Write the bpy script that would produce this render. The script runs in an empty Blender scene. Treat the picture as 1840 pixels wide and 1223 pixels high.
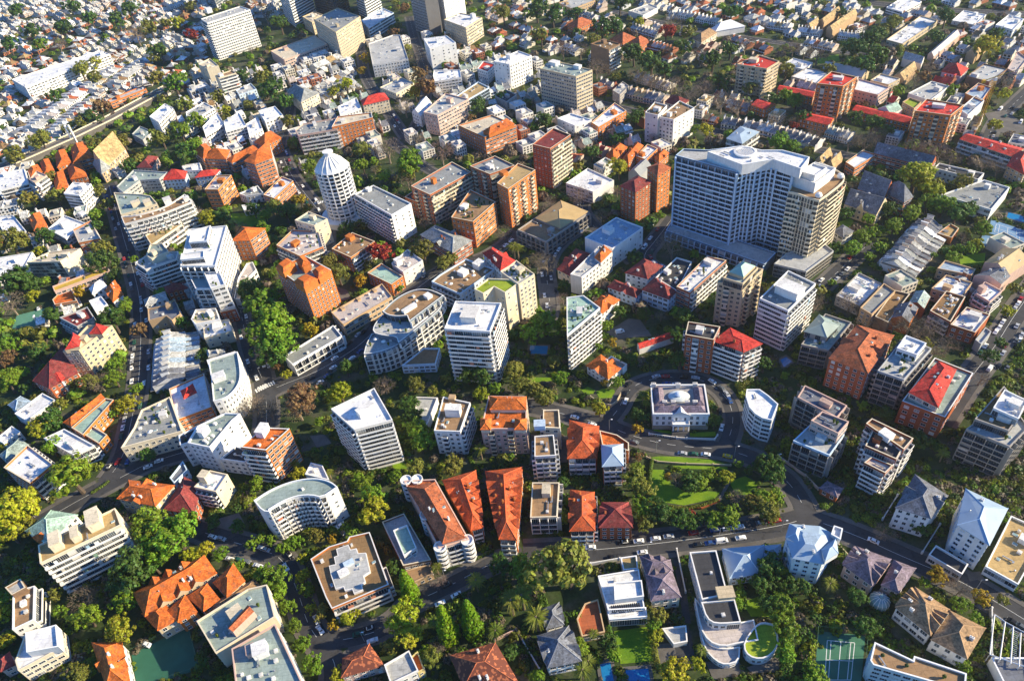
import bpy, bmesh, math, random
import numpy as np
from mathutils import Vector, Matrix
from mathutils.geometry import tessellate_polygon
rad = math.radians
SC = bpy.context.scene
COL = SC.collection

# ------------------------------------------------------------------ camera
FPX, HC = 1280.0, 260.0                 # focal length in photo pixels, flying height
PP = (920.0, 611.5); NAD = (1108.0, 2078.0)   # picture centre, nadir point
_a = (NAD[0]-PP[0], NAD[1]-PP[1]); _d = math.hypot(*_a)
PITCH = math.atan(FPX/_d); ROLL = math.atan2(_a[0], _a[1])
DV = Vector((0, math.cos(PITCH), -math.sin(PITCH))); UV = Vector((0, math.sin(PITCH), math.cos(PITCH))); RV = Vector((1, 0, 0))
XC = math.cos(ROLL)*RV - math.sin(ROLL)*UV; YC = math.sin(ROLL)*RV + math.cos(ROLL)*UV
CAM = Vector((0, 0, HC))
cd = bpy.data.cameras.new('camera'); cam = bpy.data.objects.new('camera', cd); COL.objects.link(cam)
cd.sensor_fit = 'HORIZONTAL'; cd.sensor_width = 36; cd.lens = 36*FPX/1840; cd.clip_start = 1; cd.clip_end = 12000
M = Matrix((XC, YC, -DV)).transposed().to_4x4(); M.translation = CAM; cam.matrix_world = M
SC.camera = cam

def ray(x, y, z=0.0):
    r = DV + (x-PP[0])/FPX*XC - (y-PP[1])/FPX*YC
    return CAM + r*((z-HC)/r.z)
def proj(p):
    q = Vector(p)-CAM; d = q.dot(DV)
    return PP[0]+FPX*q.dot(XC)/d, PP[1]-FPX*q.dot(YC)/d

# ------------------------------------------------------------------ light
SUN_EL = 25.0
_g = ray(730, 586)-ray(830, 578)                    # shadows run to the left on the ground
SHAZ = math.atan2(_g.y, _g.x)
TOSUN = Vector((-math.cos(SHAZ)*math.cos(rad(SUN_EL)), -math.sin(SHAZ)*math.cos(rad(SUN_EL)), math.sin(rad(SUN_EL))))
w = bpy.data.worlds.new('World'); SC.world = w; w.use_nodes = True
nt = w.node_tree; bg = nt.nodes['Background']; sk = nt.nodes.new('ShaderNodeTexSky')
sk.sky_type = 'NISHITA'; sk.sun_disc = False; sk.sun_elevation = rad(SUN_EL); sk.sun_rotation = math.atan2(TOSUN.x, TOSUN.y)
sk.altitude = 200; sk.air_density = 1.1; sk.dust_density = 0.6; sk.ozone_density = 1.5
tn = nt.nodes.new('ShaderNodeMix'); tn.data_type = 'RGBA'; tn.blend_type = 'MULTIPLY'; tn.inputs[0].default_value = 1; tn.inputs[7].default_value = (.46, .98, 1.72, 1)   # deep clear winter blue
nt.links.new(sk.outputs[0], tn.inputs[6]); nt.links.new(tn.outputs[2], bg.inputs[0]); bg.inputs[1].default_value = 0.066
sl = bpy.data.lights.new('sun', 'SUN'); sl.energy = 5.0; sl.angle = rad(0.5); sl.color = (1, .85, .58)
so = bpy.data.objects.new('sun', sl); COL.objects.link(so); so.rotation_euler = TOSUN.to_track_quat('Z', 'Y').to_euler()
SC.view_settings.view_transform = 'Standard'; SC.view_settings.look = 'None'; SC.view_settings.exposure = 1.0
SC.cycles.max_bounces = 5; SC.cycles.diffuse_bounces = 3; SC.cycles.glossy_bounces = 2; SC.cycles.transparent_max_bounces = 4

# ------------------------------------------------------------------ materials
class NT:
    def __init__(s, name):
        s.m = bpy.data.materials.new(name); s.m.use_nodes = True; s.t = s.m.node_tree
        s.b = s.t.nodes['Principled BSDF']; s.b.inputs['Specular IOR Level'].default_value = .25
    def n(s, ty, **k):
        nd = s.t.nodes.new('ShaderNode'+ty)
        for a, v in k.items(): setattr(nd, a, v)
        return nd
    def l(s, a, b): s.t.links.new(a, b)
    def val(s, sock, v):
        if hasattr(v, 'is_linked') or hasattr(v, 'links'): s.l(v, sock)
        else: sock.default_value = (*v, 1) if isinstance(v, tuple) and len(v) == 3 and len(sock.default_value) == 4 else v
    def math(s, op, a, b=0.0):
        nd = s.n('Math', operation=op); s.val(nd.inputs[0], a); s.val(nd.inputs[1], b); return nd.outputs[0]
    def noise(s, scale, det=4, vec=None, rough=.6):
        nd = s.n('TexNoise'); nd.inputs['Scale'].default_value = scale; nd.inputs['Detail'].default_value = det; nd.inputs['Roughness'].default_value = rough
        if vec is None: vec = s.pos()
        s.l(vec, nd.inputs['Vector']); return nd.outputs[0]
    def pos(s):
        return s.n('NewGeometry').outputs['Position']
    def rng(s, v, a, b, c, d):
        nd = s.n('MapRange'); s.val(nd.inputs[0], v)
        for i, x in enumerate((a, b, c, d)): nd.inputs[i+1].default_value = x
        return nd.outputs[0]
    def mix(s, f, a, b, mode='MIX'):
        a, b = [(*q, 1) if isinstance(q, tuple) and len(q) == 3 else q for q in (a, b)]; nd = s.n('Mix', data_type='RGBA', blend_type=mode); s.val(nd.inputs[0], f); s.val(nd.inputs[6], a); s.val(nd.inputs[7], b); return nd.outputs[2]
    def scale(s, col, f):
        nd = s.n('VectorMath', operation='SCALE'); s.val(nd.inputs[0], col); s.val(nd.inputs['Scale'], f); return nd.outputs[0]
    def obj(s):
        nd = s.n('ObjectInfo'); return nd.outputs['Color'], nd.outputs['Random']
    def set(s, col, rough=.85, metal=0.0):
        s.val(s.b.inputs['Base Color'], col); s.val(s.b.inputs['Roughness'], rough); s.val(s.b.inputs['Metallic'], metal); return s.m

def m_wall():
    t = NT('painted wall'); c, r = t.obj(); a = t.rng(t.noise(.12, 5), .3, .7, .86, 1.06)
    sc = t.n('Mapping'); sc.inputs['Scale'].default_value = (1.3, 1.3, .16); t.l(t.pos(), sc.inputs[0])
    b = t.rng(t.noise(1.0, 3, sc.outputs[0]), .35, .75, 1.03, .86)
    return t.set(t.scale(t.scale(c, a), b), .8)
def m_brick():
    t = NT('brick wall'); c, r = t.obj(); a = t.rng(t.noise(.2, 4), .3, .7, .82, 1.1)
    v = t.n('TexVoronoi'); v.inputs['Scale'].default_value = 3.2; t.l(t.pos(), v.inputs['Vector'])
    b = t.rng(t.math('FRACT', t.math('MULTIPLY', v.outputs['Color'], 3.7)), 0, 1, .82, 1.15)
    return t.set(t.scale(t.scale(c, a), b), .9)
def m_paint():
    t = NT('trim paint'); c, r = t.obj(); return t.set(t.scale(c, t.rng(t.noise(.6, 3), .3, .7, .9, 1.04)), .6)
def m_tile():
    t = NT('roof tile'); c, r = t.obj(); a = t.math('MULTIPLY', t.rng(t.noise(.35, 5), .3, .7, .6, 1.28), t.rng(t.noise(.07, 3), .3, .7, .75, 1.15))
    v = t.n('TexVoronoi'); v.inputs['Scale'].default_value = 1.9; t.l(t.pos(), v.inputs['Vector'])
    b = t.rng(t.math('FRACT', t.math('MULTIPLY', v.outputs['Color'], 5.3)), 0, 1, .62, 1.32)
    return t.set(t.mix(t.rng(t.noise(.5, 4), .52, .72, 0, .5), t.scale(t.scale(c, a), b), (.13, .11, .08)), .8)
def m_mottle():
    t = NT('mottled barrel tile'); c, r = t.obj(); v = t.n('TexVoronoi'); v.inputs['Scale'].default_value = 1.25; t.l(t.pos(), v.inputs['Vector'])
    f = t.math('FRACT', t.math('MULTIPLY', v.outputs['Color'], 5.3))
    cr = t.n('ValToRGB'); e = cr.color_ramp.elements; e[0].color = (.16, .05, .03, 1); e[1].color = (.62, .34, .2, 1); k = cr.color_ramp.elements.new(.5); k.color = (.45, .14, .06, 1); cr.color_ramp.interpolation = 'CONSTANT'; e[1].position = .78
    t.l(f, cr.inputs[0]); return t.set(cr.outputs[0], .8)
def m_flat():
    t = NT('flat roof membrane'); c, r = t.obj()
    a = t.rng(t.noise(.10, 6, rough=.7), .3, .72, .74, 1.16); b = t.rng(t.noise(.9, 4), .3, .7, .86, 1.12)
    br = t.n('TexBrick'); br.inputs['Scale'].default_value = .12; br.inputs['Mortar Size'].default_value = .006; br.inputs['Color1'].default_value = (1, 1, 1, 1); br.inputs['Color2'].default_value = (.92, .92, .92, 1); br.inputs['Mortar'].default_value = (.58, .58, .58, 1)
    t.l(t.pos(), br.inputs['Vector'])
    st = t.rng(t.noise(.23, 5, rough=.75), .56, .66, 1, .72)
    return t.set(t.mix(1.0, t.scale(t.scale(t.scale(c, a), b), st), br.outputs[0], 'MULTIPLY'), .9)
def m_metal():
    t = NT('sheet metal roof'); c, r = t.obj(); wv = t.n('TexWave'); wv.inputs['Scale'].default_value = .9; t.l(t.pos(), wv.inputs['Vector'])
    return t.set(t.scale(t.scale(c, t.rng(wv.outputs[1], 0, 1, .84, 1.05)), t.rng(t.noise(.2, 4), .3, .7, .85, 1.06)), .5)
def m_glass():
    t = NT('window glass'); c, r = t.obj()
    cr = t.n('ValToRGB'); cr.color_ramp.interpolation = 'CONSTANT'; e = cr.color_ramp.elements
    e[0].color = (.018, .024, .032, 1); e[1].position = .45; e[1].color = (.045, .06, .075, 1)
    for p, q in ((.72, (.10, .12, .13, 1)), (.84, (.30, .30, .28, 1)), (.93, (.62, .60, .55, 1))):
        k = e.new(p); k.color = q
    t.l(r, cr.inputs[0]); return t.set(cr.outputs[0], .12)
def m_leaf():
    t = NT('leaves'); c, r = t.obj(); g = t.n('NewGeometry')
    a = t.rng(g.outputs['Random Per Island'], 0, 1, .55, 1.5)
    h = t.n('HueSaturation'); t.val(h.inputs['Hue'], t.rng(g.outputs['Random Per Island'], 0, 1, .47, .52)); t.l(t.scale(c, a), h.inputs['Color'])
    t.set(h.outputs[0], .55); tr = t.n('BsdfTranslucent'); t.l(t.scale(h.outputs[0], 1.4), tr.inputs[0])
    mx = t.n('MixShader'); mx.inputs[0].default_value = .28; t.l(t.b.outputs[0], mx.inputs[1]); t.l(tr.outputs[0], mx.inputs[2])
    t.l(mx.outputs[0], t.t.nodes['Material Output'].inputs[0]); return t.m
def m_plain(name, rough=.8, lo=.9, hi=1.08, sc=.5, metal=0.0):
    t = NT(name); c, r = t.obj(); return t.set(t.scale(c, t.rng(t.noise(sc, 4), .3, .7, lo, hi)), rough, metal)
def m_ground():
    t = NT('garden soil and paving'); n = t.noise(.06, 6)
    cr = t.n('ValToRGB'); e = cr.color_ramp.elements; e[0].position = .36; e[0].color = (.020, .038, .010, 1); e[1].position = .68; e[1].color = (.10, .09, .07, 1)
    k = e.new(.5); k.color = (.04, .062, .016, 1); t.l(n, cr.inputs[0])
    return t.set(t.scale(cr.outputs[0], t.rng(t.noise(.8, 4), .3, .7, .7, 1.25)), .95)
def m_asphalt():
    t = NT('asphalt'); a = t.math('MULTIPLY', t.rng(t.noise(.08, 5), .3, .7, .7, 1.3), t.rng(t.noise(.3, 3), .58, .62, 1, .74)); b = t.rng(t.noise(1.5, 3), .3, .7, .88, 1.1)
    return t.set(t.scale(t.scale((.052, .052, .056), a), b), .85)
def m_pave():
    t = NT('concrete paving'); a = t.rng(t.noise(.15, 5), .3, .7, .7, 1.15); return t.set(t.scale(t.scale((.14, .128, .115), a), t.rng(t.noise(1.5, 3), .3, .7, .85, 1.1)), .9)
def m_grass():
    t = NT('lawn'); a = t.noise(.12, 5); cr = t.n('ValToRGB'); e = cr.color_ramp.elements
    e[0].position = .35; e[0].color = (.09, .19, .008, 1); e[1].position = .68; e[1].color = (.20, .31, .014, 1); t.l(a, cr.inputs[0])
    return t.set(t.scale(cr.outputs[0], t.rng(t.noise(2.5, 3), .3, .7, .75, 1.2)), .9)
def m_water():
    t = NT('pool water'); return t.set(t.mix(t.noise(.5, 3), (.01, .14, .34, 1), (.02, .22, .46, 1)), .08)
WALL, BRICK, PAINT, TILE, MOTTLE, FLAT, METAL, GLASS, LEAF = m_wall(), m_brick(), m_paint(), m_tile(), m_mottle(), m_flat(), m_metal(), m_glass(), m_leaf()
BARK = m_plain('bark', .9, .7, 1.2, 1.5); TWIG = m_plain('bare twigs', .9, .7, 1.25, .8); GROUND, ASPH, PAVE, GRASS, WATER = m_ground(), m_asphalt(), m_pave(), m_grass(), m_water()
CARP = m_plain('car paint', .3, .97, 1.02); DARK = m_plain('dark fittings', .6); LINEP = (lambda t: t.set((.7, .72, .70), .7))(NT('line paint')); COURT = m_plain('court surface', .85, .85, 1.12, .15); STEEL = m_plain('steel', .45, .9, 1.05, .5, .6)

# ------------------------------------------------------------------ mesh helpers
def cross2(a, b): return a[0]*b[1]-a[1]*b[0]
class MB:
    def __init__(s): s.v = []; s.f = []; s.mi = []
    def face(s, pts, m=0):
        k = len(s.v); s.v += [tuple(p) for p in pts]; s.f.append(tuple(range(k, k+len(pts)))); s.mi.append(m)
    def box(s, x0, x1, y0, y1, z0, z1, m=0, bottom=False):
        k = len(s.v); s.v += [(x0,y0,z0),(x1,y0,z0),(x1,y1,z0),(x0,y1,z0),(x0,y0,z1),(x1,y0,z1),(x1,y1,z1),(x0,y1,z1)]
        q = [(0,1,5,4),(1,2,6,5),(2,3,7,6),(3,0,4,7),(4,5,6,7)] + ([(3,2,1,0)] if bottom else [])
        s.f += [tuple(k+i for i in f) for f in q]; s.mi += [m]*len(q)
    def obox(s, c, ax, ay, hx, hy, z0, z1, m=0):       # oriented box, ax/ay unit 2-D
        P = [(c[0]+sx*hx*ax[0]+sy*hy*ay[0], c[1]+sx*hx*ax[1]+sy*hy*ay[1]) for sx, sy in ((-1,-1),(1,-1),(1,1),(-1,1))]
        s.prism(P, z0, z1, m)
    def prism(s, P, z0, z1, m=0, mtop=None, bottom=False):
        n = len(P); k = len(s.v); s.v += [(p[0],p[1],z0) for p in P]+[(p[0],p[1],z1) for p in P]
        for i in range(n):
            j = (i+1) % n; s.f.append((k+i,k+j,k+n+j,k+n+i)); s.mi.append(m)
        s.f.append(tuple(k+n+i for i in range(n))); s.mi.append(m if mtop is None else mtop)
        if bottom: s.f.append(tuple(k+n-1-i for i in range(n))); s.mi.append(m)
    def tube(s, a, b, r0, r1, n=5, m=0):
        a = Vector(a); b = Vector(b); d = (b-a)
        if d.length < 1e-6: return
        q = d.to_track_quat('Z', 'Y'); k = len(s.v)
        for p, r in ((a, r0), (b, r1)):
            for i in range(n):
                t = 2*math.pi*i/n; s.v.append(tuple(p+q@Vector((r*math.cos(t), r*math.sin(t), 0))))
        for i in range(n):
            j = (i+1) % n; s.f.append((k+i,k+j,k+n+j,k+n+i)); s.mi.append(m)
        s.f.append(tuple(k+n+i for i in range(n))); s.mi.append(m)
    def lathe(s, prof, n=16, m=0, c=(0,0), ex=1.0, cap=True):
        k = len(s.v)
        for r, z in prof:
            for i in range(n):
                t = 2*math.pi*i/n; s.v.append((c[0]+r*ex*math.cos(t), c[1]+r*math.sin(t), z))
        for j in range(len(prof)-1):
            for i in range(n):
                i2 = (i+1) % n; s.f.append((k+j*n+i, k+j*n+i2, k+(j+1)*n+i2, k+(j+1)*n+i)); s.mi.append(m)
        if cap: s.f.append(tuple(k+(len(prof)-1)*n+i for i in range(n))); s.mi.append(m)
    def mesh(s, name, mats):
        me = bpy.data.meshes.new(name); me.from_pydata(s.v, [], s.f)
        for m in mats: me.materials.append(m)
        if len(mats) > 1: me.polygons.foreach_set('material_index', s.mi)
        me.update(); return me
NEWOBJ = bpy.data.objects.new
def add(name, me, parent=None, color=None, mat=None, **tags):
    o = NEWOBJ(name, me); COL.objects.link(o)
    if parent is not None: o.parent = parent
    if color is not None: o.color = (*color[:3], 1)
    if mat is not None: o.matrix_basis = mat
    for k, v in tags.items(): o[k] = v
    return o
def root(name, loc, label, cat, group=None, rz=0):
    o = NEWOBJ(name, None); COL.objects.link(o); o.location = loc; o.rotation_euler = (0, 0, rz); o.empty_display_size = 2
    o['label'] = label; o['category'] = cat
    if group: o['group'] = group
    return o
def area(P): return .5*sum(cross2(P[i], P[(i+1) % len(P)]) for i in range(len(P)))
def inset(P, d):
    n = len(P); out = []
    for i in range(n):
        a, b, c = Vector(P[i-1]), Vector(P[i]), Vector(P[(i+1) % n])
        e1 = (b-a).normalized(); e2 = (c-b).normalized(); n1 = Vector((-e1.y, e1.x)); n2 = Vector((-e2.y, e2.x))
        k = n1+n2; q = k.length_squared
        k = n1 if q < .05 else k*(2/q)
        if k.length > 3: k = k.normalized()*3
        out.append((b.x+k.x*d, b.y+k.y*d))
    return out
def inpoly(P, x, y):
    c = False; n = len(P)
    for i in range(n):
        x1, y1 = P[i]; x2, y2 = P[i-1]
        if (y1 > y) != (y2 > y) and x < (x2-x1)*(y-y1)/(y2-y1)+x1: c = not c
    return c
# occupancy of the ground, one metre cells
OX, OY, ON, OM = -1300, 0, 2600, 2000
OCC = np.zeros((OM, ON), np.uint8)
def occupy(P, val=1, grow=0.0):
    if grow: P = inset(P, -grow)
    xs = [p[0] for p in P]; ys = [p[1] for p in P]
    x0, x1 = int(max(min(xs)-OX, 0)), int(min(max(xs)-OX+2, ON)); y0, y1 = int(max(min(ys)-OY, 0)), int(min(max(ys)-OY+2, OM))
    if x1 <= x0 or y1 <= y0: return
    X, Y = np.meshgrid(np.arange(x0, x1)+.5+OX, np.arange(y0, y1)+.5+OY); c = np.zeros(X.shape, bool)
    for i in range(len(P)):
        ax, ay = P[i]; bx, by = P[i-1]
        if ay == by: continue
        c ^= ((ay > Y) != (by > Y)) & (X < (bx-ax)*(Y-ay)/(by-ay)+ax)
    sub = OCC[y0:y1, x0:x1]; sub[c] = np.maximum(sub[c], val)
def occ(x, y, r=0):
    i, j = int(y-OY), int(x-OX)
    if r <= 0: return OCC[i, j] if 0 <= i < OM and 0 <= j < ON else 9
    a = OCC[max(i-r, 0):i+r+1, max(j-r, 0):j+r+1]
    return a.max() if a.size else 9

# regions of the photograph the measurements were read in: origin and magnification
REG = {'*': (0, 0, 1)}
for _k, _c in enumerate('ABCDEFGHIJKLMNOP'): REG[_c] = ((0, 460, 920, 1360)[_k % 4], (0, 300, 600, 903)[_k//4], 3.8208)
REG.update(Q=(200, 280, 6.539), R=(230, 390, 7.324), S=(0, 420, 7.324), T=(240, 530, 7.642), U=(640, 500, 6.113), V=(1150, 660, 6.793), W=(320, 700, 5.741), X=(480, 420, 6.113), Y=(1180, 240, 5.094), Z=(1600, 600, 4.704), a=(340, 0, 7.642))
def px(reg, x, y):
    o = REG[reg]; return o[0]+x/o[2], o[1]+y/o[2]
def at(reg, x, y, z=0.0): return ray(*px(reg, x, y), z)
def pts(reg, s, z=0.0):
    out = []
    for t in s.split():
        r = reg
        if t[0] in REG and not t[0].isdigit() and t[0] != '-': r, t = t[0], t[1:]
        x, y = t.split(','); p = at(r, float(x), float(y), z); out.append((p.x, p.y))
    return out
def solve_h(reg, top, ybase):
    """height of a corner seen at top whose foot is seen at picture row ybase"""
    lo, hi = 1.0, 120.0
    for _ in range(40):
        m = (lo+hi)/2; p = at(reg, *top, m); q = proj((p.x, p.y, 0))[1]
        if q < px(reg, 0, ybase)[1]: lo = m
        else: hi = m
    return lo
RND = random.Random(7)
# ------------------------------------------------------------------ unit parts (x along the wall -.5...5, y outward in metres, z one storey)
def u_window(x0, x1, z0, z1, mull, fr=.025, sill=True, y=.03):
    b = MB(); d = .10
    b.face([(x0, y, z0), (x1, y, z0), (x1, y, z1), (x0, y, z1)], 1)
    b.box(x0-fr, x0, 0, d, z0, z1); b.box(x1, x1+fr, 0, d, z0, z1); b.box(x0-fr, x1+fr, 0, d, z1, z1+fr*.9)
    if sill: b.box(x0-fr*1.6, x1+fr*1.6, 0, .2, z0-.035, z0)
    for i in range(mull):
        t = x0+(x1-x0)*(i+1)/(mull+1); b.box(t-.009, t+.009, y, .08, z0, z1)
    return b.mesh('window', [PAINT, GLASS])
UW = dict(p=u_window(-.22, .22, .30, .76, 1), w=u_window(-.38, .38, .30, .78, 2), s=u_window(-.12, .12, .38, .74, 0), d=u_window(-.47, .47, .03, .90, 3, .012, False),
          r=u_window(-.49, .49, .38, .93, 2, .006, False), c=u_window(-.485, .485, .05, .95, 2, .01, False), t=u_window(-.2, .2, .16, .82, 1))
def u_balcony(kind):
    b = MB(); b.box(-.47, .47, 0, 1.45, -.03, .05, 0, True); b.box(-.44, .44, .01, 1.36, .05, .056, 2)
    if kind == 'solid':
        b.box(-.47, .47, 1.33, 1.45, .05, .36); b.box(-.47, -.435, 0, 1.33, .05, .36); b.box(.435, .47, 0, 1.33, .05, .36)
    elif kind == 'band':
        b.box(-.47, .47, 1.30, 1.42, -.06, .27, 0, True); b.box(-.47, .47, 1.33, 1.38, .27, .35, 2)
    elif kind == 'edge':
        b.box(-.47, .47, 1.36, 1.46, -.06, .13, 0, True)
    elif kind == 'glass':
        b.box(-.46, .46, 1.36, 1.40, .05, .34, 1); b.box(-.47, -.46, 0, 1.4, .05, .34, 1); b.box(.46, .47, 0, 1.4, .05, .34, 1); b.box(-.47, .47, 1.35, 1.41, .34, .37)
    else:
        b.box(-.47, .47, 1.36, 1.42, .33, .37)
        for i in range(9): b.box(-.47+i*.1165, -.46+i*.1165, 1.37, 1.41, .05, .33, 1)
    return b.mesh('balcony', [PAINT, GLASSRAIL if kind == 'glass' else DARK, DECK])
DECK = (lambda t: t.set(t.scale((.10, .10, .105), t.rng(t.noise(.4, 4), .3, .7, .6, 1.6)), .8))(NT('shaded balcony floor tiles')); GLASSRAIL = (lambda t: t.set((.22, .34, .36, 1), .15))(NT('balustrade glass'))  # DECK: dark tile with the balcony's shade put into its colour
UB = {k: u_balcony(k) for k in ('solid', 'glass', 'rail', 'edge', 'band')}
def unitbox(name, mats, y0=0, y1=1, x=.5):
    b = MB(); b.box(-x, x, y0, y1, 0, 1, 0, True); return b.mesh(name, mats)
U_SCREEN = (lambda b: (b.box(-.3, .3, 1.28, 1.33, .05, .88, 0, True), b.mesh('balcony_screen', [PAINT]))[1])(MB()); U_SLAB = unitbox('slab', [PAINT]); U_WALLBOX = unitbox('box', [WALL], -.5, .5)
def u_plant():
    b = MB(); b.box(-.5, .5, -.5, .5, 0, .92); b.box(-.53, .53, -.53, .53, .92, 1.0, 1); b.box(-.12, .12, .5, .512, 0, .7, 2); b.box(.505, .515, -.35, .25, .45, .75, 2)
    return b.mesh('plant_room', [WALL, FLAT, DARK])
def u_ac():
    b = MB(); b.box(-.5, .5, -.5, .5, .12, 1); b.box(-.46, -.3, -.5, .5, 0, .12, 1); b.box(.3, .46, -.5, .5, 0, .12, 1); b.lathe([(.36, 1.0), (.36, 1.05), (.3, 1.06)], 10, 1); b.box(.5, .52, -.4, .4, .25, .85, 1)
    return b.mesh('air_conditioner', [PAINT, DARK])
def u_vent():
    b = MB(); b.lathe([(.22, 0), (.22, .75), (.45, .8), (.45, .95), (.15, 1.05)], 8); return b.mesh('vent', [STEEL])
def u_sky():
    b = MB(); b.box(-.5, .5, -.5, .5, 0, .7); b.box(-.43, .43, -.43, .43, .7, .78, 1); return b.mesh('skylight', [PAINT, GLASSRAIL])
def u_chim():
    b = MB(); b.box(-.5, .5, -.5, .5, 0, .86); b.box(-.58, .58, -.58, .58, .86, .93, 1)
    for x in (-.25, .25): b.lathe([(.16, .93), (.13, 1.12)], 6, 2, (x, 0))
    return b.mesh('chimney', [BRICK, PAINT, DARK])
def u_duct():
    b = MB(); b.box(-.5, .5, -.16, .16, .35, .7); b.box(.34, .5, -.16, .7, .35, .7); b.box(-.45, -.4, -.1, .1, 0, .35, 1); b.box(.1, .15, -.1, .1, 0, .35, 1); b.box(.4, .45, .5, .6, 0, .35, 1); return b.mesh('duct', [STEEL, DARK])
U_DUCT = u_duct()
U_PLANT, U_AC, U_VENT, U_SKY, U_CHIM = u_plant(), u_ac(), u_vent(), u_sky(), u_chim()
def u_parasol():
    b = MB(); b.tube((0,0,0), (0,0,.8), .03, .03, 5, 1); b.lathe([(.9, .74), (.5, .86), (.02, 1.0)], 8, 0); return b.mesh('parasol', [PAINT, STEEL])
U_PARA = u_parasol()
def u_pot():
    b = MB(); r = random.Random(3); b.lathe([(.2, 0), (.28, .4), (.24, .4)], 7, 1)
    for i in range(60):
        d = Vector((r.gauss(0,1), r.gauss(0,1), r.gauss(0,.8))).normalized(); c = Vector((0,0,.75))+d*.42*r.random()**.4
        a = Vector((r.gauss(0,1), r.gauss(0,1), r.gauss(0,1))).normalized(); e = d.cross(a).normalized()*.13; g = d.cross(e).normalized()*.13; b.face([c-e-g, c+e-g, c+e+g, c-e+g])
    return b.mesh('pot_plant', [LEAF, PAINT])
U_POT = u_pot()

WC = dict(w=(.80,.78,.74), c=(.71,.61,.44), o=(.56,.175,.04), r=(.37,.105,.04), b=(.24,.15,.09), g=(.42,.42,.41), p=(.60,.41,.33), y=(.64,.50,.20), s=(.56,.45,.29), d=(.13,.125,.125), t=(.50,.34,.19), v=(.56,.68,.80), k=(.33,.30,.27), h=(.72,.69,.64), q=(.15,.20,.25))  # q: wall tone with the recess shade behind balconies put into it
BRK = 'orb'
RC = dict(W=(.80,.80,.80), G=(.30,.31,.30), E=(.30,.37,.34), N=(.36,.52,.43), B=(.27,.165,.075), O=(.60,.145,.026), R=(.60,.05,.035), T=(.44,.125,.05), D=(.06,.06,.065), S=(.17,.18,.21), M=(.24,.045,.04), Y=(.60,.40,.06), L=(.30,.38,.03), U=(.36,.46,.56), K=(.47,.33,.15), P=(.56,.49,.45), Z=(.20,.155,.19), H=(.48,.48,.46), C=(.66,.57,.42), F=(.34,.21,.11), X=(.50,.095,.028))
BY = {}
FOOT = []       # footprints with names, for labels of what stands beside
def wm(x, y, z, ax, sx, sy, sz, c):
    """matrix of a unit part: local x along the wall, y outward"""
    n = (ax[1], -ax[0])
    return Matrix(((ax[0]*sx, n[0]*sy, 0, x-c[0]), (ax[1]*sx, n[1]*sy, 0, y-c[1]), (0, 0, sz, z-c[2]), (0, 0, 0, 1)))
def rgb(c, k): return tuple(min(x*k, .85) for x in c)

class Bld:
    def __init__(s, name, label, cat, c, group=None):
        s.c = c; s.r = root(name, c, label, cat, group); s.win = []; s.bal = []; s.slab = []
    def part(s, name, b, mats, color):
        me = b.mesh(name, mats); me.transform(Matrix.Translation((-s.c[0], -s.c[1], -s.c[2]))); return add(name, me, s.r, color)
    def unit(s, name, me, x, y, z, ax, sx, sy, sz, color): return add(name, me, s.r, color, wm(x, y, z, ax, sx, sy, sz, s.c))
    def flush(s):
        for lst, name in ((s.win, 'window'), (s.bal, 'balcony'), (s.slab, 'floor_slab')):
            lst.sort(key=lambda q: -q[0])
            for q in lst[:100]: add(name, q[1], s.r, q[2], q[3])
            rest = lst[100:]
            if rest:
                by = {}
                for q in rest: by.setdefault((tuple(q[1].materials), tuple(q[2][:3])), []).append(q)
                bigv = []; bigf = []; bigm = []; mats = []; k0 = 0; col = rest[0][2]
                for q in rest:
                    me = q[1]; idx = []
                    for m in me.materials:
                        if m not in mats: mats.append(m)
                        idx.append(mats.index(m))
                    for v in me.vertices: bigv.append(tuple(q[3]@v.co))
                    for p in me.polygons: bigf.append(tuple(k0+i for i in p.vertices)); bigm.append(idx[p.material_index])
                    k0 += len(me.vertices)
                me = bpy.data.meshes.new(name); me.from_pydata(bigv, [], bigf)
                for m in mats: me.materials.append(m)
                me.polygons.foreach_set('material_index', bigm); me.update()
                add('balconies' if name == 'balcony' else name+'s', me, s.r, col, kind='stuff')
            lst.clear()

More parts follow.
